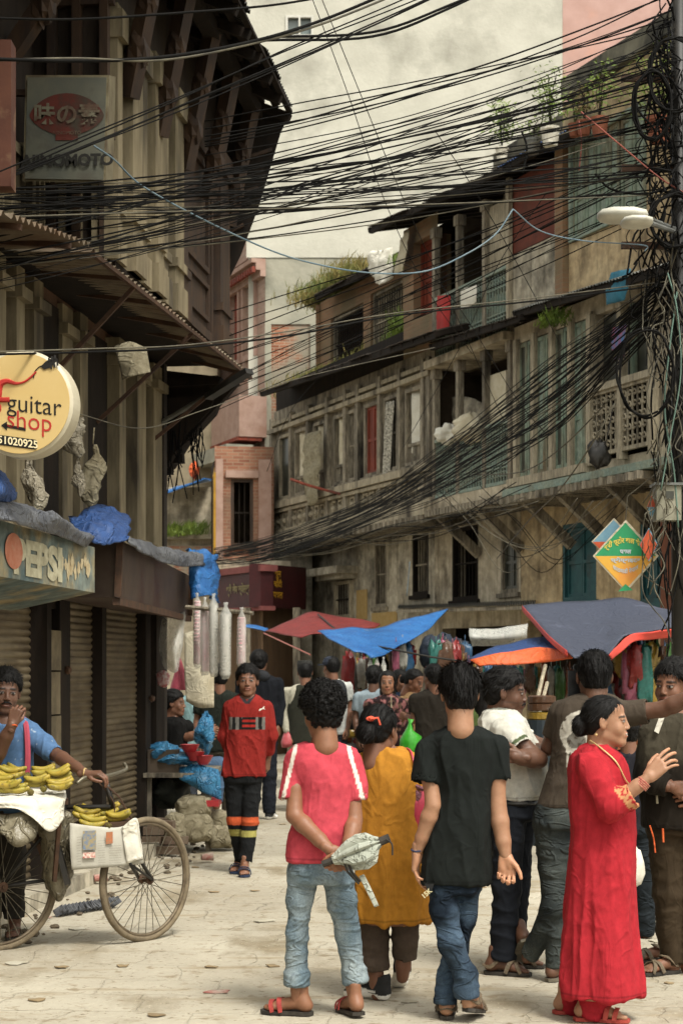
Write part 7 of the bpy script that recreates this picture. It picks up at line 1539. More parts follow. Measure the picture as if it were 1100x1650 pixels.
tag(cloth_quad([[P(-60, 1272, 10.6), P(10, 1266, 10.65), P(70, 1265, 10.75), P(104, 1270, 10.8)], [P(-60, 1282, 10.25), P(10, 1280, 10.3), P(70, 1276, 10.35), P(106, 1274, 10.4)], [P(-60, 1290, 9.97), P(10, 1288, 9.98), P(70, 1287, 10.05), P(108, 1284, 10.2)], [P(-60, 1300, 9.95), P(20, 1300, 9.95), P(74, 1312, 10.0), P(106, 1300, 10.16)], [P(-60, 1306, 9.95), P(30, 1304, 9.95), P(80, 1340, 9.99), P(104, 1318, 10.14)]], 'cloth', M_white, 'white cloth spread over the bicycle carrier under the bananas', 'cloth', amp=.03, sc=6, k=6), None)
# newspaper-lined basket on the front
bs = thing('basket', 'basket lined with printed newspaper hanging at the front wheel, holding bananas', 'basket', P(170, 1400, 10.3))
M_news = mat('newsprint', C('c9c5b8', .75), C('b9b4a5', .75), 6, None, bump=.4, bs=14, bdist=.01)
def NB(px, py, o=0): return P(px, py, 10.22+(px-113)*.0012-o)
q_ = MB(); q_.hexa([NB(118, 1400), NB(229, 1390), P(222, 1382, 10.62), P(124, 1392, 10.55), NB(114, 1330), NB(218, 1322), P(212, 1318, 10.64), P(126, 1322, 10.58)]); q_.build('wire_basket', M_rust, bs)
cloth_quad([[NB(113, 1326, .0), NB(150, 1331, .02), NB(190, 1333, .02), NB(220, 1322, 0)], [NB(113, 1362, .03), NB(150, 1364, .03), NB(190, 1364, .03), NB(226, 1360, .02)], [NB(116, 1402, .02), NB(150, 1399, .03), NB(190, 1396, .03), NB(231, 1391, .02)]], 'newspaper', M_news, parent=bs, amp=.008, sc=9)
cloth_quad([[NB(196, 1334, .03), NB(216, 1318, .03), P(224, 1330, 10.5)], [NB(200, 1360, .04), NB(222, 1352, .04), P(228, 1362, 10.5)], [NB(205, 1392, .04), NB(229, 1384, .04), P(231, 1388, 10.5)]], 'newspaper', M_white, parent=bs, amp=.012, sc=12)
M_ink = mat('grey_print', C('6f6c66', .8), C('a29e93', .8), 180, bump=0)
q_ = MB()
def npq(a, b_, c, d_, m): q_.quad(NB(a, b_+3, .052), NB(c, b_+2, .052), NB(c, d_+1, .052), NB(a, d_+2, .052), m=m)
for k in range(11): npq(124, 1346+k*4.4, 131, 1347.6+k*4.4, 0); npq(158, 1352+k*3.9, 170, 1353.4+k*3.9, 0); npq(176, 1360+k*3.9, 196, 1361.4+k*3.9, 0)
npq(134, 1336, 155, 1368, 1); npq(136, 1340, 147, 1352, 2); npq(147, 1342, 154, 1366, 3); npq(134, 1371, 154, 1381, 4); npq(171, 1338, 182, 1358, 5)
q_.build('print', [M_ink, mat('print_blue', C('6d86a5', .7), C('b5a06a', .7), 60, bump=0), mat('print_navy', C('3a4a70'), bump=0), mat('print_yellow', C('b79a4a', .8), C('7d4b35'), 90, bump=0), mat('print_red', C('b0433c', .8), C('d9d0c0'), 80, bump=0), mat('print_orange', C('c07048', .8), C('8a6a50'), 70, bump=0)], bs)
# bananas
M_ban = mat('banana_skin', C('b09535', .8), C('9d9138', .8), 14, C('4a3b1c'), 30, .6, .15, 40, .5)
def banana_mb(c, d, up, L=.16, r=.0165):
    d, up = Vector(d).normalized(), Vector(up).normalized(); pts = []; rr_ = []
    for i in range(9):
        t = i/8; a = (t-.5)*1.5; pts.append(Vector(c)+d*(math.sin(a)*L*.62)+up*((math.cos(a)-1)*-L*.55)); rr_.append(r*(.34 if i == 0 else .5 if i == 8 else .88 if i in (1, 7) else 1.05))
    m_ = MB(); v_, f_ = tube_np(pts, rr_, 8); m_.v = [tuple(x) for x in v_]; m_.f = f_; m_.m = [0]*len(f_); return m_
def bunch(px, py, d, n, ang, label, seed, grp='bunches of bananas for sale'):
    q = random.Random(seed); c = P(px, py, d); t = thing('banana_bunch', label, 'bananas', c, grp)
    dr = Vector((math.cos(R(ang)), .25, math.sin(R(ang))*.5)).normalized(); sd = dr.cross(Vector((0, 0, 1))).normalized(); root = c-dr*.06
    for i in range(n):
        o = (i-(n-1)/2); lay = i % 2; dd_ = (dr+sd*(.13*o)+Vector((0, 0, q.uniform(-.05, .12)))).normalized()
        banana_mb(root+dd_*.09+sd*(.012*o)+Vector((0, 0, .026*lay)), dd_, Vector((0, 0, 1))+sd*q.uniform(-.3, .3), q.uniform(.15, .18)).build('banana', M_ban, t, smooth=True)
    m_ = MB(); m_.blob(root, (.02, .02, .018), n=5); m_.build('stem', mat('banana_stem', C('4a3d1c'), C('6b6228')), t)
for (px, py, d, n, a, lb) in ((86, 1255, 10.35, 6, 20, 'rightmost banana bunch on the white cloth, pointing up to the handlebar'), (52, 1266, 10.25, 6, 5, 'banana bunch in the middle of the white cloth'), (14, 1262, 10.3, 6, 165, 'banana bunch on the white cloth in front of the seller'), (-20, 1258, 10.3, 6, 170, 'banana bunch at the left edge of the photo'), (62, 1248, 10.55, 5, 10, 'banana bunch lying at the back of the white cloth'), (28, 1250, 10.5, 6, 172, 'banana bunch close to the blue shirt of the seller'), (88, 1270, 10.2, 5, 8, 'banana bunch at the front corner of the white cloth'), (5, 1274, 10.15, 6, 10, 'lowest banana bunch at the front of the white cloth'), (34, 1276, 10.15, 5, 175, 'small banana bunch at the front middle of the white cloth'),
    (148, 1318, 10.4, 6, 168, 'banana bunch on the left of the newspaper basket'), (182, 1322, 10.38, 6, 12, 'banana bunch on the right of the newspaper basket'), (164, 1312, 10.5, 5, 5, 'topmost banana bunch in the newspaper basket'), (160, 1330, 10.3, 5, 175, 'front banana bunch resting on the newspaper edge')): bunch(px, py, d, n, a, lb, int(px+py))
# ================================================================ plastic ware stall on the left
M_clear = mat('clear_bag', C('dddbd2', .9), C('c6c7c0', .9), 30, C('efeee8', .9), 12, .6, .6, 60, .25, alpha=.4, stretch=(1, 1, .3))
M_cups = mat('stacked_cups', C('e6e2d8', .95), C('cfcabf', .95), 30, None, bump=.2, rough=.4)
M_cupr = mat('pink_cups', C('d893a0', .95), C('eadcd6', .95), 26, None, bump=.2, rough=.4)
def cup_column(px, y0, y1, d, wpx, label, m, grp='hanging columns of plastic cups'):
    a, b_ = P(px, y0, d), P(px, y1, d); r_ = wpx*d/FPX/2; t = thing('cup_column', label, 'cups', b_, grp); k = int((a.z-b_.z)/.03)
    prof = []; 
    for i in range(k): z = .03*i; prof += [(r_*.8, z), (r_*.98, z+.02), (r_*1.0, z+.026), (r_*.8, z+.029)]
    m_ = MB(); m_.lathe(b_, prof, 14); m_.build('cups', m, t)
    m_ = MB(); H_ = a.z-b_.z; m_.lathe(b_-Vector((0, 0, .03)), [(r_*.7, 0), (r_*1.12, .04), (r_*1.15, H_*.5), (r_*1.1, H_), (r_*.3, H_+.07), (r_*.5, H_+.1)], 14); v_ = np.array(m_.v); m_.v = [tuple(x) for x in v_+(fbm(v_*np.array([1, 1, .4]), 20, int(px))-.5)[:, None]*.03]; m_.build('clear_bag', M_clear, t, smooth=True)
for (px, y0, y1, d, w_, lb, m) in ((318, 968, 1070, 15.4, 12, 'leftmost column of stacked cups hanging at the stall, partly behind the others', M_cupr), (331, 975, 1082, 15.2, 14, 'second column of cups from the left, pinkish', M_cupr), (344, 970, 1085, 15.1, 13, 'long white column of cups in the middle of the hanging row', M_cups), (363, 985, 1088, 15.0, 17, 'wide grey column of cups right of the middle', M_cups), (389, 992, 1070, 15.0, 14, 'separate column of cups with pink print, rightmost at the stall', M_cupr)): cup_column(px, y0, y1, d, w_, lb, m)
for (px, y0, y1, lb, m) in ((596, 1068, 1125, 'left column of cups under the blue tarpaulin', M_cups), (607, 1066, 1132, 'middle column of cups under the blue tarpaulin', M_cupr), (618, 1068, 1110, 'right column of cups under the blue tarpaulin', M_cups)): cup_column(px, y0, y1, 20.6, 8, lb, m, 'cup columns under the blue tarpaulin')
m_ = MB(); m_.tube([P(300, 978, 15.2), P(408, 988, 15.0)], .02, 6); m_.tube([P(398, 985, 15.05), P(398, 1365, 15.6)], .015, 6) if False else None; tag(m_.build('pole', M_oldwood), 'horizontal wooden pole carrying the hanging cup columns', 'pole')
def hung(grid, name, m, lb, cat, **k): return cloth_quad(grid, name, m, lb, cat, amp=k.get('amp', .04), sc=k.get('sc', 7), seed=k.get('seed', 0), group=k.get('group'), k=k.get('k', 6))
hung([[P(262, 1000, 15.9), P(280, 990, 15.8), P(298, 985, 15.7)], [P(258, 1050, 15.85), P(280, 1050, 15.6), P(296, 1040, 15.7)], [P(266, 1078, 15.8), P(282, 1084, 15.65), P(290, 1074, 15.7)]], 'plastic_bag', M_clear, 'large clear plastic bag hanging at the corner of the left stall', 'bag')
hung([[P(298, 1020, 17.5), P(320, 1015, 17.5), P(345, 1015, 17.5)], [P(298, 1080, 17.5), P(320, 1080, 17.45), P(345, 1080, 17.5)], [P(300, 1130, 17.5), P(320, 1140, 17.5), P(345, 1140, 17.5)]], 'plastic_sheet', M_cream, 'pale printed sheet hanging behind the cup columns', 'sheet', amp=.02)
m_ = MB(); m_.lathe(P(290, 1112, 17.7), [(.1, 0), (.09, .05), (.06, .15), (.02, .28), (.006, .32)], 14); tag(m_.build('umbrella', mat('pink_nylon', C('b5485a', .75), C('c45d6b', .75), 20, rough=.6)), 'closed pink umbrella hanging at the left stall', 'umbrella')
hung([[P(254, 1086, 15.9), P(264, 1080, 15.85), P(274, 1086, 15.8)], [P(256, 1104, 15.85), P(265, 1108, 15.8), P(273, 1102, 15.8)]], 'plastic_bag', mat('red_white_bag', C('a84a50', .8), C('cbbfb8', .8), 40, rough=.4), 'small red and white bag hanging over the seated boy', 'bag')
tb = thing('stall_table', 'rough wooden stall table with blue plastic goods beside the last shutter', 'table', GP(290, 16.3))
q_ = MB(); q_.box((P(236, 0, 16).x, 15.75, .66), (P(345, 0, 16).x, 17.0, .7)); q_.build('tabletop', M_oldwood, tb)
for (px, d) in ((240, 15.85), (336, 15.85), (243, 16.9), (336, 16.9)): q_ = MB(); a = GP(px, d); q_.bar(a, a+Vector((0, 0, .66)), .05); q_.build('leg', M_oldwood, tb)
q_ = MB(); q_.box((P(238, 0, 15.8).x, 15.8, .7), (P(288, 0, 15.8).x, 16.4, .9)); tag(q_.build('box', mat('brown_crate', C('4f4336', .8), C('3e352b', .8), 6)), 'dark brown box on the stall table under blue plastic', 'box')
M_blup = mat('blue_plastic_film', C('3f86b0', .75), C('2f6f9c', .75), 12, C('8ab0c4', .8), 6, .62, .8, 25, .3, bdist=.015, fold=.9, fs=(12, 12, 12))
def heap(px, py, d, r, m, lb, cat, name, seed, amp=.2, sq=1., group=None, sc=12, na=.06):
    m_ = MB(); m_.blob(P(px, py, d), r, seed=seed, amp=amp, n=16, sq=sq); v_ = np.array(m_.v); m_.v = [tuple(x) for x in v_+(fbm(v_, sc, seed)-.5)[:, None]*na]; return tag(m_.build(name, m, smooth=True), lb, cat, group)
heap(262, 1215, 16.0, (.17, .2, .09), M_blup, 'blue plastic wrapped bundle on the dark box of the stall', 'bundle', 'plastic_bundle', 2); heap(285, 1222, 15.9, (.16, .15, .06), M_blup, 'flatter blue plastic bundle in front on the stall table', 'bundle', 'plastic_bundle', 3)
hung([[P(288, 1238, 15.9), P(315, 1232, 15.8), P(352, 1240, 15.8)], [P(290, 1256, 15.75), P(320, 1256, 15.68), P(355, 1256, 15.75)], [P(318, 1270, 15.75), P(335, 1280, 15.7), P(357, 1290, 15.75)]], 'plastic_sheet', M_blup, 'blue plastic sheet hanging over the front of the stall table', 'sheet', amp=.05)
heap(331, 1182, 16.7, (.08, .1, .16), M_blup, 'blue plastic bag held open by the seated boy', 'bag', 'plastic_bag', 5)
M_redp = mat('red_plastic', C('b8363a', .8), C('9c2b30', .8), 9, rough=.35, bump=0)
for (px, py, lb) in ((314, 1226, 'red plastic bowl on top of the blue plastic'), (328, 1232, 'second red plastic bowl leaning right on the stall'), (306, 1214, 'small stack of pinkish plastic bowls on the stall')):
    m_ = MB(); m_.lathe(P(px, py, 15.8), [(.04, 0), (.06, .03), (.085, .075), (.088, .08), (.08, .078), (.055, .03), (.03, .01)], 18); tag(m_.build('bowl', M_redp), lb, 'bowl')
heap(272, 1277, 16.2, (.18, .2, .13), mat('dark_green_sack', C('23251f', .9), C('33352c', .9), 20, bump=.6), 'dark sack lying under the stall table', 'sack', 'sack', 8)
for (px, py, d, r, lb, s_) in ((314, 1332, 15.7, (.16, .15, .13), 'lower round sack in front of the stall', 3), (314, 1300, 15.75, (.155, .15, .1), 'sack stacked on the lower round sack', 5), (358, 1347, 15.9, (.15, .14, .1), 'pale sack beside the walking boy, lower one', 6), (356, 1322, 16.0, (.13, .13, .09), 'pale sack on top beside the walking boy', 7), (283, 1336, 15.6, (.1, .13, .14), 'narrow tilted sack left of the round sacks', 9)):
    heap(px, py, d, r, M_sack, lb, 'sack', 'sack', s_, amp=.05, sq=.6, sc=22, na=.045)
q_ = MB(); a, b_ = P(304, 1300, 15.6), P(356, 1286, 15.9); q_.box((a.x, 15.62, a.z), (b_.x, 16.0, b_.z)); tag(q_.build('tray', M_redp), 'shallow red plastic tray under the edge of the stall table', 'tray')
rq = random.Random(11)
lbs = ['at the wall end', 'next to the plinth', 'tilted on the pile', 'at the front of the pile', 'topmost', 'broken one lying flat', 'middle of the pile', 'lowest at the back', 'leaning on the sack', 'half buried in dust']
for i in range(10):
    q_ = MB(); c = GP(246+i*4+rq.uniform(-4, 4), 15.5+rq.uniform(-.25, .35)); z = .03+(i % 4)*.075; an = rq.uniform(-.4, .4); u_ = Vector((math.cos(an), math.sin(an), 0))*.11; w_ = Vector((-math.sin(an), math.cos(an), 0))*.055
    q_.hexa([c-u_-w_+Vector((0, 0, z)), c+u_-w_+Vector((0, 0, z)), c+u_+w_+Vector((0, 0, z)), c-u_+w_+Vector((0, 0, z)), c-u_-w_+Vector((0, 0, z+.065)), c+u_-w_+Vector((0, 0, z+.065)), c+u_+w_+Vector((0, 0, z+.065)), c-u_+w_+Vector((0, 0, z+.065))]); tag(q_.build('brick', mat('dusty_brick', C('6b5646', .7), C('7d6e5c', .7), 8)), 'dusty brick in the pile beside the stall, '+lbs[i], 'brick', 'bricks piled under the stall')
# ================================================================ tarpaulins over the market
drape([[P(428, 1018, 24.5), P(465, 1000, 24.8), P(500, 986, 25), P(530, 990, 25), P(612, 1006, 24.5)], [P(450, 1022, 24), P(480, 1014, 24), P(512, 1003, 24.2), P(545, 1004, 24), P(610, 1010, 24)], [P(485, 1027, 23.3), P(505, 1022, 23.3), P(530, 1024, 23.3), P(560, 1018, 23.3), P(604, 1013, 23.5)]], 'tarpaulin', M_tarpred, 'maroon tarpaulin stretched over the stalls below the jewellery shop', 'tarpaulin', .03, 2, 1)
drape([[P(512, 1018, 21.5), P(560, 1014, 21.8), P(605, 1012, 22), P(660, 998, 22.2), P(722, 983, 22.5)], [P(540, 1036, 21), P(570, 1030, 21.2), P(604, 1028, 21.3), P(650, 1018, 21.6), P(700, 1004, 22)], [P(570, 1052, 20.6), P(588, 1054, 20.6), P(603, 1060, 20.5), P(640, 1043, 21), P(680, 1022, 21.4)]], 'tarpaulin', M_bluetarp, 'bright blue tarpaulin folded to a point over the middle stall', 'tarpaulin', .03, 3, 2)
drape([[P(388, 1007, 26), P(410, 1008, 26), P(432, 1014, 26)], [P(388, 1010, 25.5), P(410, 1013, 25.5), P(430, 1018, 25.5)]], 'tarpaulin', M_bluetarp, 'narrow strip of light blue tarpaulin left of the maroon one', 'tarpaulin', .01, 3, 3)
T = [[P(840, 978, 19.5), P(900, 971, 20), P(960, 968, 20.3), P(1010, 966, 20.4), P(1086, 985, 19.8)], [P(862, 1003, 18.7), P(915, 1000, 19), P(968, 998, 19.2), P(1010, 995, 19.2), P(1086, 996, 18.9)], [P(888, 1030, 17.8), P(930, 1028, 18), P(970, 1024, 18.1), P(1004, 1012, 18.3), P(1086, 1010, 18.2)], [P(924, 1062, 16.8), P(945, 1062, 16.8), P(975, 1058, 16.9), P(1005, 1028, 17.6), P(1050, 1018, 17.9)]]
drape(T, 'tarpaulin', M_navytarp, 'large dark blue tarpaulin with coral edging over the right-hand stall', 'tarpaulin', .03, 3, 4)
m_ = MB()
def strip(pts, w_, m, nm, lb):
    p_ = spline(pts, 6); rows_ = [[x+Vector((0, -.012, w_/2)) for x in p_], [x+Vector((0, -.03, -w_/2)) for x in p_]]
    return tag(cloth_quad([[Vector(x) for x in rows_[0][::4]], [Vector(x) for x in rows_[1][::4]]], nm, m, k=4, amp=.008), lb, 'trim')
strip([P(841, 980, 19.4), P(862, 1005, 18.6), P(888, 1033, 17.7), P(926, 1064, 16.7)], .06, M_trim, 'tarpaulin_edge', 'coral edge band along the left side of the large dark blue tarpaulin')
drape([[P(975, 1060, 16.8), P(992, 1042, 17.1), P(1016, 1022, 17.6), P(1050, 1018, 17.8), P(1090, 1012, 18)], [P(978, 1066, 16.9), P(1000, 1050, 17.2), P(1020, 1034, 17.6), P(1050, 1030, 17.9), P(1090, 1024, 18.1)]], 'tarpaulin_edge', M_trim, 'coral underside fold at the front right of the large dark blue tarpaulin', 'trim', .015, 4, 5)
drape([[P(755, 1062, 18.2), P(800, 1043, 18.6), P(870, 1028, 19), P(900, 1036, 18.6)], [P(770, 1066, 17.9), P(815, 1054, 18), P(870, 1045, 18), P(920, 1052, 17.6)]], 'tarpaulin', M_bluedk, 'small blue tarpaulin wedge left of the large dark blue one', 'tarpaulin', .02, 4, 6)
drape([[P(757, 1064, 17.8), P(815, 1052, 17.8), P(870, 1044, 17.9), P(930, 1054, 17.4)], [P(772, 1074, 17.7), P(820, 1072, 17.7), P(875, 1067, 17.7), P(922, 1062, 17.4)]], 'tarpaulin_edge', M_orange, 'orange edge of the small blue tarpaulin wedge', 'trim', .02, 4, 7)
for (a, b_, lb) in (((700, 972, 22), (400, 1012, 22), None),):
    pass
m_ = MB(); m_.tube([P(600, 1040, 21), P(690, 1058, 20.5), P(745, 1066, 20)], .012, 5); tag(m_.build('pole', M_black), 'dark pole sloping down under the bright blue tarpaulin', 'pole'); m_ = MB(); m_.tube([P(512, 990, 24.5), P(545, 1018, 23.4)], .012, 5); tag(m_.build('pole', M_black), 'short dark prop under the maroon tarpaulin', 'pole')
m_ = MB(); m_.tube([P(425, 1020, 24.3), P(500, 1055, 22)], .01, 5); tag(m_.build('rope', M_wirered), 'rope running down from the left corner of the maroon tarpaulin', 'rope')
hung([[P(755, 1012, 20.8), P(800, 1012, 20.8), P(850, 1005, 20.8)], [P(756, 1026, 20.7), P(800, 1028, 20.7), P(848, 1022, 20.7)], [P(760, 1041, 20.8), P(800, 1040, 20.8), P(846, 1038, 20.8)]], 'plastic_sheet', M_clear, 'clear plastic sheet hanging under the tin awning left of the big tarpaulin', 'sheet')
# tin awnings over the shopfronts
aw = thing('tin_awning', 'ragged tin awning over the dark shopfronts in the middle right', 'awning', RF.pt(S(760, NG), NG, 2.4))
corrugated(RF.pt(S(862, .1), .1, 2.52), RF.pt(S(640, .1), .1, 2.62), RF.pt(S(640, NG), NG, 2.75), RF.pt(S(862, NG), NG, 2.65), m=M_tin, name='sheet', parent=aw, seed=44, amp=.018)
m_ = MB(); m_.bar(RF.pt(S(862, .08), .08, 2.48), RF.pt(S(640, .08), .08, 2.58), .05); m_.build('edge_beam', M_oldwood, aw)
# market tables with goods
PAL = [('red', 'a83230'), ('yellow', 'b8953a'), ('green', '4c7a3a'), ('blue', '3a6488'), ('white', 'c9c5b8'), ('orange', 'b8602f'), ('pink', 'b5617a'), ('teal', '3c8478'), ('brown', '6b4a33'), ('grey', '7d7b75')]
PM = {n: mat('packet_'+n, C(h, .55), C(h, .38), 25, C('a9a598', .5), 30, .66, .3, 40, .35) for n, h in PAL}
def table(px0, px1, d, h, lb):
    t = thing('market_table', lb, 'table', GP((px0+px1)/2, d)); a, b_ = P(px0, 0, d).x, P(px1, 0, d).x
    q_ = MB(); q_.box((a, d-.35, h-.05), (b_, d+.45, h)); q_.build('tabletop', M_oldwood, t); hh = cloth_quad([[Vector((x, d-.37, h+.005)) for x in np.linspace(a, b_, 6)], [Vector((x, d-.38+.03*math.sin(x*9), h*.45)) for x in np.linspace(a, b_, 6)], [Vector((x, d-.37+.04*math.sin(x*11), .12)) for x in np.linspace(a, b_, 6)]], 'cover', mat('table_cover', C('4a5260', .7), C('5d4f45', .7), 2.2, C('8a8676', .7), 3, .6), parent=t, amp=.02)
    for x in (a+.05, b_-.05): q_ = MB(); q_.bar((x, d+.4, 0), (x, d+.4, h-.05), .05); q_.build('leg', M_oldwood, t)
table(548, 640, 21.2, .75, 'covered market table piled with small goods in the middle of the picture'); table(700, 830, 19.5, .8, 'covered market table behind the boy in black'); table(985, 1090, 16.2, .85, 'covered market table behind the woman in red')
rq = random.Random(21); kinds = {'packet': 0, 'tub': 0}
sides = ['far left', 'left', 'middle', 'right', 'far right']
used = set()
def pick(where, i, n, two=1):
    side = sides[min(4, int(5*i/n))]
    while True:
        c = rq.choice(PAL)[0]; k_ = rq.random()*two
        if (where, side, c, k_ < .45) not in used: used.add((where, side, c, k_ < .45)); return c, k_, side
def goods(px0, px1, d0, z0, n, where):
    for i in range(n):
        c, k_, side = pick(where, i, n); px = px0+(px1-px0)*(i+.5)/n+rq.uniform(-4, 4); d = d0+rq.uniform(-.3, .35); s_ = rq.uniform(.05, .1); v_ = P(px, 1080, d); z = z0+(.07 if rq.random() < .35 else 0)
        m_ = MB()
        if k_ < .45: m_.lathe((v_.x, v_.y, z), [(s_*.5, 0), (s_*.62, s_*.9), (s_*.66, s_), (s_*.5, s_*1.05), (s_*.3, s_*1.3)], 12); tag(m_.build('tub', PM[c]), f'{c} tub on the {where}, {side} of the row', 'tub', 'goods on the '+where)
        else:
            m_.blob((v_.x, v_.y, z+s_*.45), (s_*.75, s_*.5, s_*.5), seed=i, amp=.1, sq=.5, n=7); tag(m_.build('packet', PM[c]), f'{c} packet on the {where}, {side} of the row', 'packet', 'goods on the '+where)
goods(550, 640, 21.1, .755, 26, 'middle market table'); goods(702, 828, 19.4, .805, 22, 'table behind the boy in black'); goods(988, 1088, 16.1, .855, 22, 'table behind the woman in red')
heap(600, 1182, 20.7, (.16, .12, .07), M_white, 'white plastic bag lying on the middle market table', 'bag', 'plastic_bag', 12); heap(630, 1172, 20.75, (.1, .1, .08), M_cream, 'pale paper bundle on the middle market table', 'bundle', 'bundle', 13)
q_ = MB(); a = P(618, 1205, 20.3); q_.lathe(a-Vector((0, 0, .12)), [(.2, 0), (.24, .05), (.26, .16), (.27, .17), (.25, .16), (.22, .05)], 20); tag(q_.build('tub', mat('lime_plastic', C('4fae3a', .75), rough=.35, bump=0)), 'lime green plastic tub in front of the middle market table', 'tub')
# hanging packets in the dark shops
def hang_row(px0, px1, y, d, n, where, big=1.):
    for i in range(n):
        c, k_, side = pick(where, i, n, 0); px = px0+(px1-px0)*(i+.5)/n+rq.uniform(-3, 3); a = P(px, y+rq.uniform(-6, 6), d+rq.uniform(-.25, .25)); w_ = rq.uniform(.025, .055)*big; h_ = rq.uniform(.15, .38)*big
        m_ = MB(); m_.blob(a-Vector((0, 0, h_/2)), (w_, .02, h_/2), seed=i*3, amp=.3, sq=.5, n=8); m_.tube([a-Vector((0, 0, .01)), a+Vector((0, 0, .12))], .004, 4); tag(m_.build('hanging_packet', PM[c], smooth=True), f'{c} packet hanging {where}, {side} of the row', 'packet', 'packets hanging '+where)
hang_row(815, 1000, 1078, 19.6, 22, 'under the orange tarpaulin edge'); hang_row(1000, 1085, 1045, 18.5, 12, 'at the right stall, top row', 1.5); hang_row(930, 1085, 1100, 18.8, 20, 'at the right stall, lower row', 1.3)
hang_row(625, 662, 1044, 21.4, 8, 'under the point of the blue tarpaulin', 1.2); hang_row(690, 750, 1042, 21.2, 9, 'left of the clear sheet', 1.6); hang_row(745, 820, 1075, 20.5, 10, 'behind the orange tarpaulin edge'); hang_row(560, 600, 1062, 22.3, 7, 'in the stall under the blue tarpaulin', 1.3); hang_row(930, 1060, 1140, 18.9, 14, 'low in the right stall', 1.4)
for (px, py, r_, lb) in ((695, 1052, .16, 'left dark blue bundle hanging by the middle shop'), (716, 1050, .17, 'middle dark blue bundle hanging by the middle shop'), (738, 1054, .15, 'right dark blue bundle hanging by the middle shop')): heap(px, py, 21.5, (r_, r_, r_*1.2), mat('navy_bundle', C('26303f', .8), C('1b222e', .8), 14), lb, 'bundle', 'hanging_bundle', int(px), amp=.1)
for (a, b_, lb) in (((856, 1165, 16.5), (878, 1072, 17), 'left wooden stick leaning at the stall'), ((868, 1150, 16.6), (881, 1100, 17), 'right short stick leaning at the stall')):
    m_ = MB(); m_.tube([P(*a), P(*b_)], .018, 6); tag(m_.build('stick', M_palewood), lb, 'stick')
m_ = MB(); b_ = GP(872, 16.4); m_.lathe(b_, [(.13, 0), (.14, .3), (.13, .6), (.14, .9), (.14, 1.15)], 18); tag(m_.build('barrel', mat('dark_blue_drum', C('1e2830', .9), C('2b3438', .9), 6, rough=.5)), 'dark blue drum standing behind the man in white', 'barrel')
for i, (z, c, lb) in enumerate(((1.15, 'yellow', 'lower yellow tin stacked on the drum'), (1.23, 'brown', 'brown tin in the middle on the drum'), (1.3, 'brown', 'topmost tin on the drum'))): m_ = MB(); m_.lathe(b_+Vector((0, 0, z)), [(.12, 0), (.13, .01), (.13, .06), (.11, .07)], 18); tag(m_.build('tin', PM[c]), lb, 'tin')
m_ = MB(); a = GP(1014, 16.6); m_.box((a.x-.12, a.y-.1, 1.02), (a.x+.12, a.y+.1, 1.13)); tag(m_.build('box', mat('maroon_box', C('7a3a3a', .8), C('a0625c', .7), 12)), 'maroon box on the table between the woman in red and the jacket man', 'box')
# ================================================================ litter and debris on the street
M_paper = mat('litter_paper', C('c5bfae', .8), C('a89f88', .8), 9); M_dleaf = mat('dry_litter', C('8a775a', .75), C('a28d6a', .75), 9); M_redl = mat('red_litter', C('b0564e', .7), C('c9b9a8', .7), 12)
where_l = [(120, 1500, 'paper', 'beside the bicycle stand'), (200, 1560, 'leaf', 'in front of the bicycle'), (350, 1602, 'red', 'in the lower middle'), (100, 1562, 'leaf', 'at the lower left'), (340, 1562, 'leaf', 'left of the boy in coral'), (425, 1487, 'paper', 'left of the boy in coral, farther up'), (410, 1438, 'leaf', 'in the middle of the lane'), (330, 1385, 'red', 'by the round sacks'), (300, 1392, 'paper', 'near the brick pile'), (315, 1400, 'leaf', 'near the front wheel'), (150, 1455, 'paper', 'behind the rear wheel'), (88, 1472, 'paper', 'at the plinth'), (75, 1482, 'red', 'at the plinth near the rear wheel'), (345, 1440, 'leaf', 'behind the front wheel'), (770, 1395, 'leaf', 'between the boys in black and white'), (775, 1432, 'leaf', 'near the trouser leg of the man in white'), (660, 1618, 'paper', 'by the black sneakers'), (60, 1615, 'leaf', 'near the left bottom corner'), (250, 1640, 'leaf', 'near the bottom edge'), (1060, 1520, 'paper', 'behind the child'), (440, 1560, 'leaf', 'close to the turned-up jeans'), (470, 1300, 'leaf', 'between the boys'), (455, 1330, 'leaf', 'under the lane shade'), (1078, 1588, 'leaf', 'by the sandal of the jacket man'), (30, 1555, 'paper', 'below the rear wheel')]
for i, (px, py, kd, wh) in enumerate(where_l):
    d = gpy(py); c = GP(px, d); q_ = MB(); s_ = rq.uniform(.022, .05)*(1.3 if kd != 'leaf' else .9); n = 9; pts = [c+Vector((s_*math.cos(t)*rq.uniform(.5, 1.3), s_*1.1*math.sin(t)*rq.uniform(.5, 1.2), .014+rq.uniform(0, .005))) for t in np.linspace(0, 6.283, n+1)[:-1]]; top = c+Vector((0, 0, .019))
    q_.add(pts+[top]+[p_-Vector((0, 0, .004)) for p_ in pts], [(k, (k+1) % n, n) for k in range(n)]+[((k+1) % n, k, n+1+k, n+1+(k+1) % n) for k in range(n)]); tag(q_.build('litter', {'paper': M_paper, 'leaf': M_dleaf, 'red': M_redl}[kd]), {'paper': 'pale scrap of paper', 'leaf': 'brown scrap of litter', 'red': 'reddish wrapper'}[kd]+' on the street '+wh, 'litter', 'litter on the street')
for (px, py, lb) in ((325, 1392, 'white and red paper cup lying by the sacks'), (152, 1427, 'paper cup lying under the newspaper basket')):
    m_ = MB(); m_.lathe(GP(px, gpy(py))+Vector((0, 0, .055)), [(.025, 0), (.035, .09), (.037, .095), (.03, .09)], 14, axis=(.9, .3, .05)); tag(m_.build('paper_cup', M_redl), lb, 'cup')
m_ = MB(); rq2 = random.Random(4)
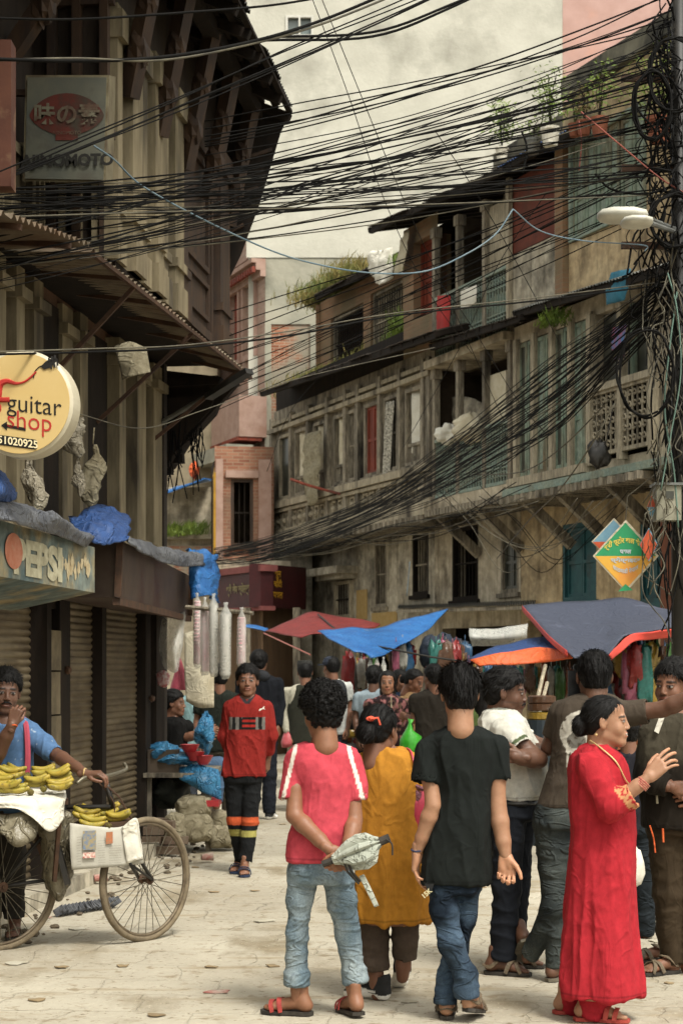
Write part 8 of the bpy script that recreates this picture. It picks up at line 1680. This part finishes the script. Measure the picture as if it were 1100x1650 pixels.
for i in range(70):
    t = rq2.random(); c = LF.pt(-.3+t*6.5, .28+rq2.uniform(-.08, .3), .0); s_ = rq2.uniform(.008, .026); m_.blob(c+Vector((0, 0, .02)), (s_*1.3, s_, s_*.7), seed=i, n=4)
tag(m_.build('rubble', mat('gutter_rubble', C('7a6c57', .7), C('564b3d', .7), 12)), 'broken rubble and grit along the foot of the shutters', 'rubble', kind='stuff')
m_ = MB(); 
for i in range(16): c = P(96+i*6, 1478-i*2.6, 11.6+i*.03); c.z = .05; m_.bar(c-Vector((.03, 0, .02)), c+Vector((.03, 0, .02)), .05, .02, up=(0, 1, 0))
tag(m_.build('plastic_mat', M_greytarp), 'ribbed grey plastic strip lying in the gutter behind the rear wheel', 'mat')
# ================================================================ the cable pole on the right
pole = thing('utility_pole', 'dark steel utility pole buried in tangled cables at the right edge', 'pole', GP(1093, 14.0))
a = GP(1093, 14.0); m_ = MB(); m_.tube([a, a+Vector((0, 0, 8))], .06, 12); m_.build('shaft', M_black, pole, smooth=True)
m_ = MB(); 
for z in (4.9, 5.5, 6.2): m_.bar(a+Vector((-.45, -.02, z)), a+Vector((.3, .02, z)), .05)
m_.build('crossarm', M_rust, pole)
mb_ = thing('meter_box', 'pale dented meter box fixed to the cable pole', 'box', P(1077, 838, 13.75))
q_ = MB(); x0, x1 = P(1057, 838, 13.7), P(1097, 782, 13.7); q_.box((x0.x, 13.7, x0.z), (x1.x, 13.88, x1.z)); q_.build('casing', mat('grey_cream_metal', C('a8a48f', .75), C('8d8974', .75), 7, C('5f5a48'), 4, .6, rough=.5), mb_)
q_ = MB(); q_.box((x0.x-.02, 13.68, x1.z+.001), (x1.x+.02, 13.9, x1.z+.02)); q_.build('lid', M_tin, mb_); q_ = MB(); q_.box((x0.x+.07, 13.69, x0.z+.16), (x0.x+.13, 13.7, x0.z+.22)); q_.build('window', M_glassdk, mb_)
lp = thing('street_lamp', 'pair of flat white street lamp heads reaching left from the cable pole', 'lamp', P(1060, 372, 13.6))
M_lampw = mat('lamp_white', C('d5d2c4', .85), C('bdb9a9', .85), 6, rough=.5)
def lamp_head(x0, x1, y0, y1, d):
    v_ = MB(); a, b_ = P(x0, (y0+y1)/2, d), P(x1, (y0+y1)/2, d); L = (b_-a).length; h_ = (y1-y0)*d/FPX*.8
    prof = [(0, .35), (.08, .75), (.3, 1), (.7, 1), (.95, .7), (1, .3)]; vs = []; n = 14
    for (t, k_) in prof:
        for i in range(n): an = 2*math.pi*i/n; vs.append(a+(b_-a)*t+Vector((0, .15*k_*math.cos(an), h_*.5*k_*(math.sin(an) if math.sin(an) > 0 else .9*math.sin(an)))))
    v_.add(vs, [(j*n+i, j*n+(i+1) % n, (j+1)*n+(i+1) % n, (j+1)*n+i) for j in range(5) for i in range(n)]+[tuple(range(n))[::-1], tuple(5*n+i for i in range(n))]); return v_
lamp_head(962, 1042, 332, 364, 13.5).build('lamp_head', M_lampw, lp, smooth=True); lamp_head(1000, 1050, 347, 370, 13.2).build('lamp_head', M_lampw, lp, smooth=True)
m_ = MB(); m_.tube([P(1040, 352, 13.5), P(1090, 372, 13.95)], .025, 8); m_.tube([P(1048, 360, 13.2), P(1090, 375, 13.9)], .02, 8); m_.build('arm', M_tin, lp)
# ================================================================ cables
rc = random.Random(99); ncab = [0]
def cable(pts, r, m=None, label=None, group='cables strung across the street', jit=0.):
    p_ = [P(px, py, d) for px, py, d in pts]; p_ = spline(p_, 7)
    v_, f_ = tube_np(p_, r, 5); o = mk('cable', v_, f_, m or M_wire, smooth=True); ncab[0] += 1
    return tag(o, label or 'thin black cable strung across the street among many', 'cable', group)
def fam(n, left, right, sag, r=(.0035, .0065), label=None, mid=None, grp=None, m=None, mats=None):
    """n cables: left/right = ((px, py, d), spread) """
    for i in range(n):
        t = i/(max(1, n-1)); (lx, ly, ld), ls = left; (rx, ry, rd), rs = right
        y0 = ly+ls*rc.uniform(-1, 1); t2 = rc.random()*.75+t*.25; y1 = ry+rs*(t2-.5)*2; s_ = sag*rc.uniform(-.2, 2.4); d0 = ld+rc.uniform(-.6, .6); pts = []
        for k in range(6):
            u = k/5; pts.append((lx+(rx-lx)*u, y0+(y1-y0)*u+s_*4*u*(1-u)+rc.uniform(-2.5, 2.5), d0+(rd-d0)*u))
        cable(pts, rc.uniform(*r), (mats and rc.choice(mats)) or m, label, grp or 'cables strung across the street')
L1 = 'one black cable of the dense fan running from the left house up to the pole'
fam(34, ((-40, 375, 11.5), 75), ((1100, 165, 14), 120), 20, label=L1, grp='fan of cables between the left house and the pole', mats=[M_wire, M_wire, M_wire, M_wire, M_wiregrey])
fam(12, ((-40, 330, 11), 30), ((1100, 290, 14), 40), 12, label='one cable of the flatter bundle crossing above the tin awning', grp='flatter bundle above the awning', mats=[M_wire, M_wire, M_wiregrey])
fam(8, ((-40, 440, 11), 40), ((1100, 60, 14), 60), 30, label='thin cable climbing steeply to the top of the pole', grp='steep thin cables', r=(.003, .0045))
fam(5, ((-40, 300, 10.5), 12), ((800, -60, 13), 22), 8, label='one of the cables rising from under the box sign to the top edge', grp='cables rising past the box sign', r=(.0045, .0065))
fam(7, ((330, 210, 14), 40), ((1100, 10, 14), 45), 16, label='cable from the eave of the timber house to the top of the pole', grp='cables from the eave to the pole', r=(.004, .007))
cable([(-40, 28, 10), (120, 31, 10.3), (300, 20, 10.8), (440, 8, 11.2), (560, -12, 11.6)], .0075, None, 'single black cable crossing the top left corner')
cable([(-40, 94, 9.8), (120, 98, 10.2), (260, 92, 10.6), (400, 68, 11.2), (520, 32, 11.8), (640, -18, 12.2)], .011, None, 'thick twisted black cable crossing above the box sign'); cable([(-40, 98, 9.85), (120, 94, 10.2), (260, 97, 10.6), (400, 72, 11.2), (520, 38, 11.8), (660, -18, 12.2)], .008, M_wiregrey, 'paler cable twisted with the thick one above the box sign')
for k, (y0, lb) in enumerate(((0, 'upper'), (5, 'lower'))): cable([(430, 60+y0, 12), (600, 52+y0*1.4, 12.6), (720, 10+y0, 13), (830, -40, 13.4)], .010, None, lb+' of the two thick cables leaving at the top middle')
cable([(-40, 572, 9.6), (150, 567, 10.2), (300, 560, 10.8), (470, 540, 11.6), (640, 508, 12.4), (860, 485, 13.2), (1100, 455, 14)], .0065, None, 'long nearly level cable passing in front of the round sign'); cable([(-40, 568, 9.6), (150, 562, 10.2), (300, 556, 10.8), (470, 533, 11.6), (640, 504, 12.4), (860, 480, 13.2), (1100, 450, 14)], .0045, M_wiregrey, 'pale cable running along with the long level one')
cable([(120, 665, 12), (230, 690, 13), (330, 660, 14), (480, 610, 16), (700, 560, 18)], .004, M_wiregrey, 'thin pale cable drooping beside the cream columns')
fam(9, ((370, 560, 17), 60), ((1090, 270, 14), 70), 6, r=(.0035, .0055), label='thin cable slanting down in front of the brick front and blank wall', grp='slanting thin cables in the middle')
fam(6, ((350, 650, 18), 30), ((1000, 330, 14.5), 50), 5, r=(.003, .005), label='fine cable slanting over the carved windows', grp='fine cables over the carved windows')
# heavy sagging bundle from the pole down to the jewellery shop
L2 = 'one black cable of the heavy sagging bundle along the balconies'
for i in range(46):
    t = i/45; j = lambda s_: rc.uniform(-s_, s_)
    pts = [(1085+j(10), 430+t*75+j(10), 14), (1000, 500+t*85+j(14), 14.6), (900, 570+t*125+j(14), 16), (800, 648+t*105+j(12), 18), (700, 728+t*80+j(10), 20.5), (600, 800+t*45+j(5), 23.5), (500, 842+t*42+j(5), 27), (420, 868+t*38+j(5), 30), (345, 885+t*28+j(5), 33)]
    cable(pts, rc.uniform(.0035, .0065), M_wire if rc.random() < .9 else M_wiregrey, L2, 'heavy sagging bundle of cables')
for i in range(10):
    j = lambda s_: rc.uniform(-s_, s_); pts = [(840+j(40), 800+j(30), 22.5), (720, 850+j(22), 24), (620, 862+j(18), 26), (520, 880+j(15), 28), (400, 900+j(12), 31)]
    cable(pts, .006, rc.choice([M_wire, M_wiregrey]), 'loose cable drooping under the jettied floor', 'loose cables under the jetty')
for i in range(8):
    j = lambda s_: rc.uniform(-s_, s_); x0 = 840+j(60); pts = [(x0-120, 800+j(20), 24), (x0-60, 850+j(25), 24), (x0, 905+j(30), 23.5), (x0+60, 870+j(25), 23), (x0+120, 805+j(20), 22.5)]; cable(pts, .005, rc.choice([M_wire, M_wiregrey, M_wiregrey]), 'slack cable looping in front of the ochre wall', 'slack loops on the ochre wall')
# diagonals
for k, (pts, lb) in enumerate((([(500, -10, 13), (560, 150, 14), (622, 330, 15), (690, 470, 17), (760, 570, 19)], 'thin dark wire slanting down the blank wall, left of the pair'), ([(515, -10, 13), (580, 150, 14), (660, 345, 15), (740, 520, 17), (812, 680, 19)], 'thin dark wire slanting down the blank wall, right of the pair'), ([(700, 210, 13), (760, 300, 14.5), (830, 420, 16), (905, 560, 18)], 'thin wire slanting down over the red cloth'), ([(880, 310, 14), (800, 430, 16), (740, 560, 18), (650, 720, 22)], 'thin wire crossing down left over the balconies'), ([(640, 420, 18), (720, 470, 18), (830, 640, 18), (880, 700, 18)], 'thin wire crossing the lower balcony'), ([(430, 760, 22), (470, 660, 22), (560, 560, 20), (640, 470, 19)], 'thin wire rising past the brick panel'))): cable(pts, .0035, None, lb)
cable([(152, 235, 11.5), (185, 258, 11.6), (230, 300, 11.8), (330, 355, 12), (440, 405, 12.3), (520, 428, 12.6), (600, 440, 12.8), (680, 438, 13), (740, 415, 13.1), (795, 380, 13.2), (826, 337, 13.3)], .006, M_wireblue, 'pale blue twisted cable winding from the box sign across the blank wall'); cable([(826, 337, 13.3), (870, 372, 13.4), (940, 388, 13.5), (1035, 395, 13.6), (1038, 405, 13.6)], .005, M_wireblue, 'pale blue cable end running on to the street lamps')
cable([(1090, 470, 13.8), (1078, 560, 13.7), (1070, 660, 13.7), (1085, 760, 13.7), (1092, 850, 13.7)], .007, mat('green_grey_cable', C('6f8a7c', .7)), 'pale green cable hanging down the pole'); cable([(1075, 440, 13.7), (1090, 500, 13.6), (1096, 600, 13.6), (1080, 700, 13.6), (1064, 790, 13.6)], .006, mat('green_grey_cable', None), 'second pale green cable hanging down the pole')
cable([(935, 180, 13.6), (1000, 235, 13.7), (1060, 285, 13.8), (1100, 310, 13.9)], .006, M_wirered, 'reddish cable slanting from the parapet to the pole'); cable([(932, 195, 13.9), (936, 230, 13.9), (932, 275, 13.9)], .005, M_wirered, 'short red cable end hanging over the parapet'); cable([(840, 212, 14), (848, 238, 14), (842, 278, 14)], .009, None, 'short thick black cable end dangling over the blank wall')
cable([(958, 280, 13.8), (985, 305, 13.8), (1040, 312, 13.8), (1095, 295, 13.9)], .009, None, 'thick black cable looping under the parapet'); cable([(990, 650, 13.9), (950, 720, 14), (900, 790, 15), (850, 840, 17), (800, 900, 20)], .006, M_wiregrey, 'grey cable dropping from the pole to the ochre wall'); cable([(985, 640, 14.5), (905, 720, 15.5), (840, 760, 17), (760, 765, 19)], .006, M_wiregrey, 'pale cable swinging left from the pole over the green shutters')
cable([(1010, 900, 14), (1040, 930, 14), (1080, 960, 14), (1092, 1000, 14)], .005, M_wiregrey, 'thin cable beside the kite shaped sign'); cable([(660, 905, 25), (655, 960, 25)], .006, M_wireblue, 'short blue cord hanging under the jetty')
# tangle round the pole
T_ = MB(); rt = random.Random(12); VV, FF = [], []; nb = 0
def addt(pts, r_):
    global nb
    v_, f_ = tube_np(spline(pts, 5), r_, 4, cap=False); VV.append(v_); FF.extend([tuple(nb+i for i in q) for q in f_]); nb += len(v_)
for i in range(80):
    y = rt.uniform(-40, 470); x = 1090-abs(rt.gauss(0, 26)); pts = []
    for k in range(6): pts.append(P(x+rt.uniform(-18, 20), y+rt.uniform(-10, 10), 14+rt.uniform(-.35, .25))); y += rt.uniform(8, 55); x = min(1110, max(1015, x+rt.uniform(-22, 22)))
    addt(pts, rt.uniform(.004, .009))
for i in range(45):
    y = rt.uniform(430, 900); x = 1088+rt.gauss(0, 13); pts = []
    for k in range(5): pts.append(P(x+rt.uniform(-8, 8), y, 13.9+rt.uniform(-.2, .1))); y += rt.uniform(25, 70); x = min(1108, max(1050, x+rt.uniform(-14, 14)))
    addt(pts, rt.uniform(.004, .008))
tag(mk('cable_tangle', np.concatenate(VV), FF, M_wire, smooth=True), 'dense tangle of black cables wrapped round the pole', 'cables', kind='stuff')
VV, FF, nb = [], [], 0
for i in range(34):
    y = rt.uniform(380, 900); x = 1075+rt.gauss(0, 18); pts = []
    for k in range(6): pts.append(P(min(1105, x), y, 13.7+rt.uniform(-.15, .1))); y += rt.uniform(10, 48); x = max(1035, x+rt.uniform(-20, 20))
    addt(pts, rt.uniform(.003, .006))
tag(mk('cable_tangle', np.concatenate(VV), FF, M_wiregrey, smooth=True), 'pale grey loose wires hanging in the tangle below the street lamps', 'cables', kind='stuff')
for (cx_, cy_, rx, ry, lb, n) in ((1085, 355, 38, 42, 'large coil of black cable hanging at the pole beside the street lamps', 9), (1050, 170, 30, 55, 'coil of black cable high on the pole near the pink wall', 7), (1085, 120, 40, 60, 'topmost loose coil of cable at the right edge', 6), (1040, 600, 45, 70, 'thin slack coil of cable below the heavy bundle', 3)):
    VV, FF, nb = [], [], 0
    for k in range(n):
        ph = rt.uniform(0, 6); addt([P(cx_+(rx+rt.uniform(-4, 4))*math.cos(a+ph), cy_+(ry+rt.uniform(-4, 4))*math.sin(a+ph), 13.55+.05*k+.06*math.sin(a)) for a in np.linspace(0, 6.28, 15)], rt.uniform(.006, .010))
    tag(mk('cable_coil', np.concatenate(VV), FF, M_wire, smooth=True), lb, 'cable coil')
# ================================================================ signs hanging by the pole
def diamond(c, w_, h_, d, name, label, m_in, m_edge, extra=None):
    t = thing(name, label, 'sign', P(c[0], c[1]+h_, d)); pt = lambda dx, dy, o=0: P(c[0]+dx, c[1]+dy, d-o)
    q_ = MB(); q_.quad(pt(0, -h_), pt(-w_, 0), pt(0, h_), pt(w_, 0), th=.02); q_.build('board', m_edge, t); k = .93
    q_ = MB(); q_.add([pt(0, -h_*k, .024), pt(-w_*k, 0, .024), pt(w_*k, 0, .024)], [(0, 1, 2)]); q_.build('upper_half', m_in[0], t)
    q_ = MB(); q_.add([pt(0, h_*k, .024), pt(-w_*k, 0, .024), pt(w_*k, 0, .024)], [(0, 2, 1)]); q_.build('lower_half', m_in[1], t); return t, pt
M_sgg = mat('sign_green', C('2a9a62', .8), C('258a58', .8), 8, bump=0, rough=.5); M_sgy = mat('sign_yellow', C('d9a83c', .85), C('d98f3a', .85), 4, bump=0, rough=.5); M_sgo = mat('sign_orange', C('cc5a30', .85), C('b84a2a', .85), 12, bump=0, rough=.5); M_sgb = mat('sign_light_blue', C('7fa8b8', .8), C('6a98b0', .8), 12, bump=0, rough=.5)
diamond((988, 873), 36, 38, 14.05, 'diamond_sign', 'blue and orange diamond board half hidden behind the green and yellow one', (M_sgb, M_sgo), M_cream)
t, pt = diamond((1007, 896), 53, 58, 13.9, 'diamond_sign', 'large green and yellow diamond signboard with curved lettering hanging by the pole', (M_sgg, M_sgy), M_cream)
M_ltr = mat('sign_letter_yellow', C('e0c85a', .85), bump=0); M_ltb = mat('sign_letter_white', C('b9c4c8', .85), bump=0); pz = 13.87/FPX
write('lettering', 'श्री स्टोर बाल सेन्टर', 11.5*pz, pt(1, -25, .028), (1, 0, -.0), (0, 0, 1), M_ltr, t, bold=.0014, warp=lambda x, y: (x, y-(x/pz)**2*.011*pz), sx=.8)
write('lettering', 'पसल', 9*pz, pt(0, -7, .028), (1, 0, 0), (0, 0, 1), M_ltb, t, bold=.002); write('lettering', 'प्रोप्राइटर', 8*pz, pt(0, 7, .028), (1, 0, 0), (0, 0, 1), M_ltb, t, bold=.0015, sx=1.5); write('lettering', 'काठमाडौं नेपाल', 9*pz, pt(0, 25, .028), (1, 0, 0), (0, 0, 1), M_ltb, t, bold=.001, warp=lambda x, y: (x*.8, y+(x/pz)**2*.012*pz))
q_ = MB(); q_.add([pt(0, 45, .03), pt(-12, 57, .03), pt(12, 55, .03)], [(0, 1, 2)]); q_.build('pennant', M_sgg, t)
diamond((1044, 878), 15, 27, 13.75, 'small_kite_sign', 'small orange kite shaped sign right of the large diamond', (M_sgo, M_sgo), M_sgb); diamond((1049, 817), 8, 20, 13.8, 'small_kite_sign', 'tiny orange and blue paper kite beside the meter box', (M_sgo, M_sgb), M_cream)
m_ = MB(); m_.tube([P(1007, 840, 13.9), P(1010, 800, 13.95), P(1060, 760, 14)], .004, 4); tag(m_.build('cord', M_wiregrey), 'cord holding the large diamond signboard', 'cord')
# ================================================================ cloths, plants and grass on the right-hand houses
def rfq(px, py, o): return RF.px(px, py, o)
hung([[rfq(704, 477, .22), rfq(714, 476, .24), rfq(725, 475, .22)], [rfq(703, 510, .24), rfq(714, 508, .26), rfq(725, 506, .24)], [rfq(703, 541, .22), rfq(714, 540, .25), rfq(723, 538, .22)]], 'hanging_cloth', M_redcloth, 'red cloth hung over the railing of the upper balcony', 'cloth', amp=.02)
hung([[rfq(741, 468, .2), rfq(754, 463, .2), rfq(767, 459, .2)], [rfq(742, 484, .22), rfq(754, 480, .23), rfq(767, 474, .22)], [rfq(742, 499, .2), rfq(756, 494, .22), rfq(767, 487, .2)]], 'hanging_cloth', M_white, 'white towel hung over the railing of the upper balcony', 'cloth', amp=.02)
hung([[rfq(985, 440, .35), rfq(1000, 436, .35), rfq(1016, 433, .35)], [rfq(978, 465, .4), rfq(995, 462, .42), rfq(1013, 458, .4)], [rfq(975, 492, .4), rfq(990, 488, .42), rfq(1005, 484, .4)]], 'hanging_cloth', mat('turquoise_cloth', C('3a7f95', .7), C('2b6880', .7), 9, stretch=(3, 3, .4)), 'pleated turquoise cloth hanging below the top green shutters', 'cloth', amp=.04)
hung([[rfq(988, 528, .3), rfq(998, 525, .3), rfq(1010, 522, .3)], [rfq(984, 550, .32), rfq(997, 550, .34), rfq(1008, 545, .32)], [rfq(988, 578, .3), rfq(998, 580, .33), rfq(1006, 572, .3)]], 'hanging_cloth', mat('blue_red_cloth', C('3a78a8', .7), C('a8485a', .7), 14), 'blue and red clothes bundle hanging on the middle floor', 'cloth', amp=.05)
hung([[rfq(596, 405, -.3), rfq(612, 402, -.3), rfq(632, 398, -.3)], [rfq(590, 430, -.25), rfq(612, 432, -.2), rfq(634, 425, -.3)], [rfq(600, 450, -.25), rfq(614, 460, -.2), rfq(632, 448, -.3)]], 'plastic_sheet', M_white, 'torn white plastic sheet at the end of the upper roof', 'sheet', amp=.12, sc=4); hung([[rfq(654, 370, .1), rfq(660, 372, .1)], [rfq(640, 405, .1), rfq(655, 410, .15)], [rfq(634, 440, .1), rfq(648, 442, .1)]], 'plastic_sheet', M_cream, 'twisted pale plastic strip hanging from the upper roof', 'sheet', amp=.06)
hung([[rfq(492, 700, .25), rfq(503, 696, .25), rfq(516, 694, .25)], [rfq(490, 740, .28), rfq(504, 738, .3), rfq(516, 736, .28)], [rfq(492, 770, .3), rfq(500, 772, .34), rfq(512, 768, .3)], [rfq(492, 800, .3), rfq(500, 815, .32), rfq(512, 805, .3)]], 'hanging_cloth', M_sack, 'grey cloth hanging out of a carved window', 'cloth', amp=.08)
m_ = MB(); m_.tube([rfq(468, 772, .9), rfq(500, 783, .6), rfq(548, 796, .15)], .025, 6); tag(m_.build('pole', M_redwood), 'wooden pole sticking out from the carved windows', 'pole')
m_ = MB(); m_.blob(rfq(964, 732, .5), (.13, .05, .16), seed=3, amp=.25, n=9); m_.tube([rfq(975, 715, .5), rfq(988, 650, .3)], .008, 5); tag(m_.build('hanging_bag', M_black, smooth=True), 'black bag hanging in front of the iron balcony', 'bag')
hung([[rfq(730, 640, -.3), rfq(755, 640, -.3), rfq(780, 650, -.3)], [rfq(730, 680, -.25), rfq(755, 690, -.2), rfq(780, 690, -.3)]], 'curtain', M_grime, 'dull curtain inside the lower balcony', 'curtain', amp=.06); heap(757, 690, 27.1, (.25, .15, .2), M_cream, 'pale bundle standing on the lower balcony', 'bundle', 'bundle', 31); heap(722, 700, 27.9, (.2, .15, .14), M_white, 'white bundle at the left of the lower balcony', 'bundle', 'bundle', 32)
# plants
def plant(px, py, d, h_, w_, label, pot=None, ph=.25, seed=0, n=420, m=None, palm=False):
    q = random.Random(seed); c = P(px, py, d); t = thing('potted_plant', label, 'plant', c-Vector((0, 0, ph)))
    if pot: m_ = MB(); m_.lathe(c-Vector((0, 0, ph)), [(ph*.38, 0), (ph*.5, ph*.8), (ph*.55, ph*.85), (ph*.55, ph), (ph*.45, ph*.98)], 16); m_.build('pot', pot, t)
    st = MB(); lf = MB(); ends = []
    for i in range(5 if not palm else 3): a = q.uniform(0, 6.28); e = c+Vector((w_*.5*math.cos(a)*q.random(), w_*.4*math.sin(a), h_*q.uniform(.6, 1))); st.tube(spline([c-Vector((0, 0, .03)), c.lerp(e, .5)+Vector((q.uniform(-.04, .04), 0, .03)), e], 3), .006, 4); ends.append(e)
    st.build('stem', M_darkwood, t)
    for i in range(n):
        e = q.choice(ends); s_ = q.uniform(.022, .045)*(2.2 if palm else 1); p_ = c.lerp(e, q.uniform(.25, 1.05))+Vector((q.gauss(0, w_*.2), q.gauss(0, w_*.2), q.gauss(0, h_*.1))); u_ = Vector((q.uniform(-1, 1), q.uniform(-1, 1), q.uniform(-.6, .8))).normalized(); v_ = u_.orthogonal().normalized()
        lf.add([p_, p_+u_*s_+v_*s_*(.12 if palm else .4), p_+u_*s_*2.2, p_+u_*s_-v_*s_*(.12 if palm else .4)], [(0, 1, 2, 3)])
    lf.build('foliage', m or M_leaf, t)
M_terra = mat('terracotta', C('8f5238', .75), C('7a452f', .75), 8)
plant(808, 238, 24.6, .65, .45, 'leafy yellow green plant in a white pot, leftmost on the parapet', M_white, .17, 1); plant(858, 224, 23.8, .25, .3, 'low plant in a grey pot, second on the parapet', M_tin, .2, 2, 80); plant(886, 206, 23.4, .75, .5, 'tall bushy plant in a white tub on the parapet', M_white, .24, 3); plant(965, 190, 22.4, .7, .45, 'thin plant in a terracotta pot on the parapet', M_terra, .22, 4, 200); plant(940, 195, 22.8, .5, .3, 'spindly flowering plant in a small terracotta pot', M_terra, .18, 5, 120, mat('reddish_leaf', C('7a5a3a', .7), C('6f7a3a', .6), 9)); plant(1060, 190, 21.8, .9, .9, 'large palm like plant behind the cable pole', M_terra, .3, 6, 500, palm=True); plant(925, 200, 23.0, .35, .25, 'small plant in a rusty tin on the parapet', M_terra, .16, 8, 80)
# grass on the old roofs
def grass(pts, n, h_, name, label, m=None, seed=0, spread=.25):
    q = random.Random(seed); vs = []; fs = []
    for i in range(n):
        t = q.random()*(len(pts)-1); k = int(t); b_ = pts[k].lerp(pts[k+1], t-k)+Vector((q.gauss(0, spread), q.gauss(0, spread), q.uniform(-.05, .12))); hh = h_*q.uniform(.4, 1.2); l_ = Vector((q.gauss(0, .35), q.gauss(0, .3), 1)).normalized()*hh; s_ = Vector((.009, .003, 0)); b0 = len(vs)
        vs += [b_-s_, b_+s_, b_+l_*.6+s_*.6+Vector((0, 0, -.01)), b_+l_*.6-s_*.6, b_+l_+Vector((l_.x*.4, 0, -.04*hh))]; fs += [(b0, b0+1, b0+2, b0+3), (b0+3, b0+2, b0+4)]
    return tag(mk(name, vs, fs, m or M_grass), label, 'grass', kind='stuff')
grass([rfq(515, 495, -1.3), rfq(545, 475, -1.3), rfq(580, 455, -1.2), rfq(600, 445, -1.2)], 6000, .3, 'roof_grass', 'dry grass growing thickly on the upper tiled roof', seed=1, spread=.3)
grass([rfq(470, 640, -.5), rfq(520, 615, -.6), rfq(580, 600, -.7), rfq(640, 575, -.75)], 4200, .22, 'roof_grass', 'green and dry grass on the lower roof in front of the brick storey', seed=2, spread=.22)
grass([rfq(630, 585, -.6), rfq(648, 545, -.65), rfq(655, 520, -.7)], 1200, .25, 'roof_weeds', 'green weeds climbing the corner of the brick storey', M_leaf, 3, .12); grass([rfq(880, 525, .3), rfq(905, 515, .3)], 300, .12, 'roof_weeds', 'small weeds on the tin eave', M_leaf, 4, .08); grass([rfq(640, 432, -.4), rfq(652, 425, -.4)], 260, .18, 'roof_weeds', 'tuft of weeds beside the torn plastic sheet', M_leaf, 5, .08); grass([P(268, 862, 36.6), P(330, 858, 36.6)], 500, .2, 'ledge_weeds', 'weeds on the ledge at the end of the lane', M_leaf, 6, .08)
# ================================================================ every beam, joist, rafter and post becomes a part of its own
def split_loose(o):
    me = o.data; n = len(me.vertices); par = list(range(n))
    def find(a):
        while par[a] != a: par[a] = par[par[a]]; a = par[a]
        return a
    for p in me.polygons:
        vs = list(p.vertices)
        for v in vs[1:]: par[find(v)] = find(vs[0])
    isl = {}
    for p in me.polygons: isl.setdefault(find(p.vertices[0]), []).append(p)
    if len(isl) < 2 or (o.name.split('.')[0] == 'post' and len(isl) == 2): return
    for ps in isl.values():
        ids = sorted({v for p in ps for v in p.vertices}); m = {v: i for i, v in enumerate(ids)}; me2 = bpy.data.meshes.new(me.name)
        me2.from_pydata([me.vertices[v].co[:] for v in ids], [], [[m[v] for v in p.vertices] for p in ps])
        for mt in me.materials: me2.materials.append(mt)
        c = bpy.data.objects.new(o.name.split('.')[0], me2); COL.objects.link(c); c.parent = o.parent; c.location = o.location
    bpy.data.objects.remove(o)
for o in [o for o in scn.objects if o.type == 'MESH' and o.parent and o.name.split('.')[0] in {'post', 'joist', 'rafter', 'batten', 'sill', 'latch', 'pilaster', 'floor_beam', 'backing_sheet', 'corner_post', 'crossarm', 'poster', 'fascia_trim', 'beam', 'bay_frame', 'ledge', 'rib', 'brake_rod', 'drawstring', 'arm', 'bracket', 'end_rail', 'upper_wall', 'corner_pilaster'}]: split_loose(o)
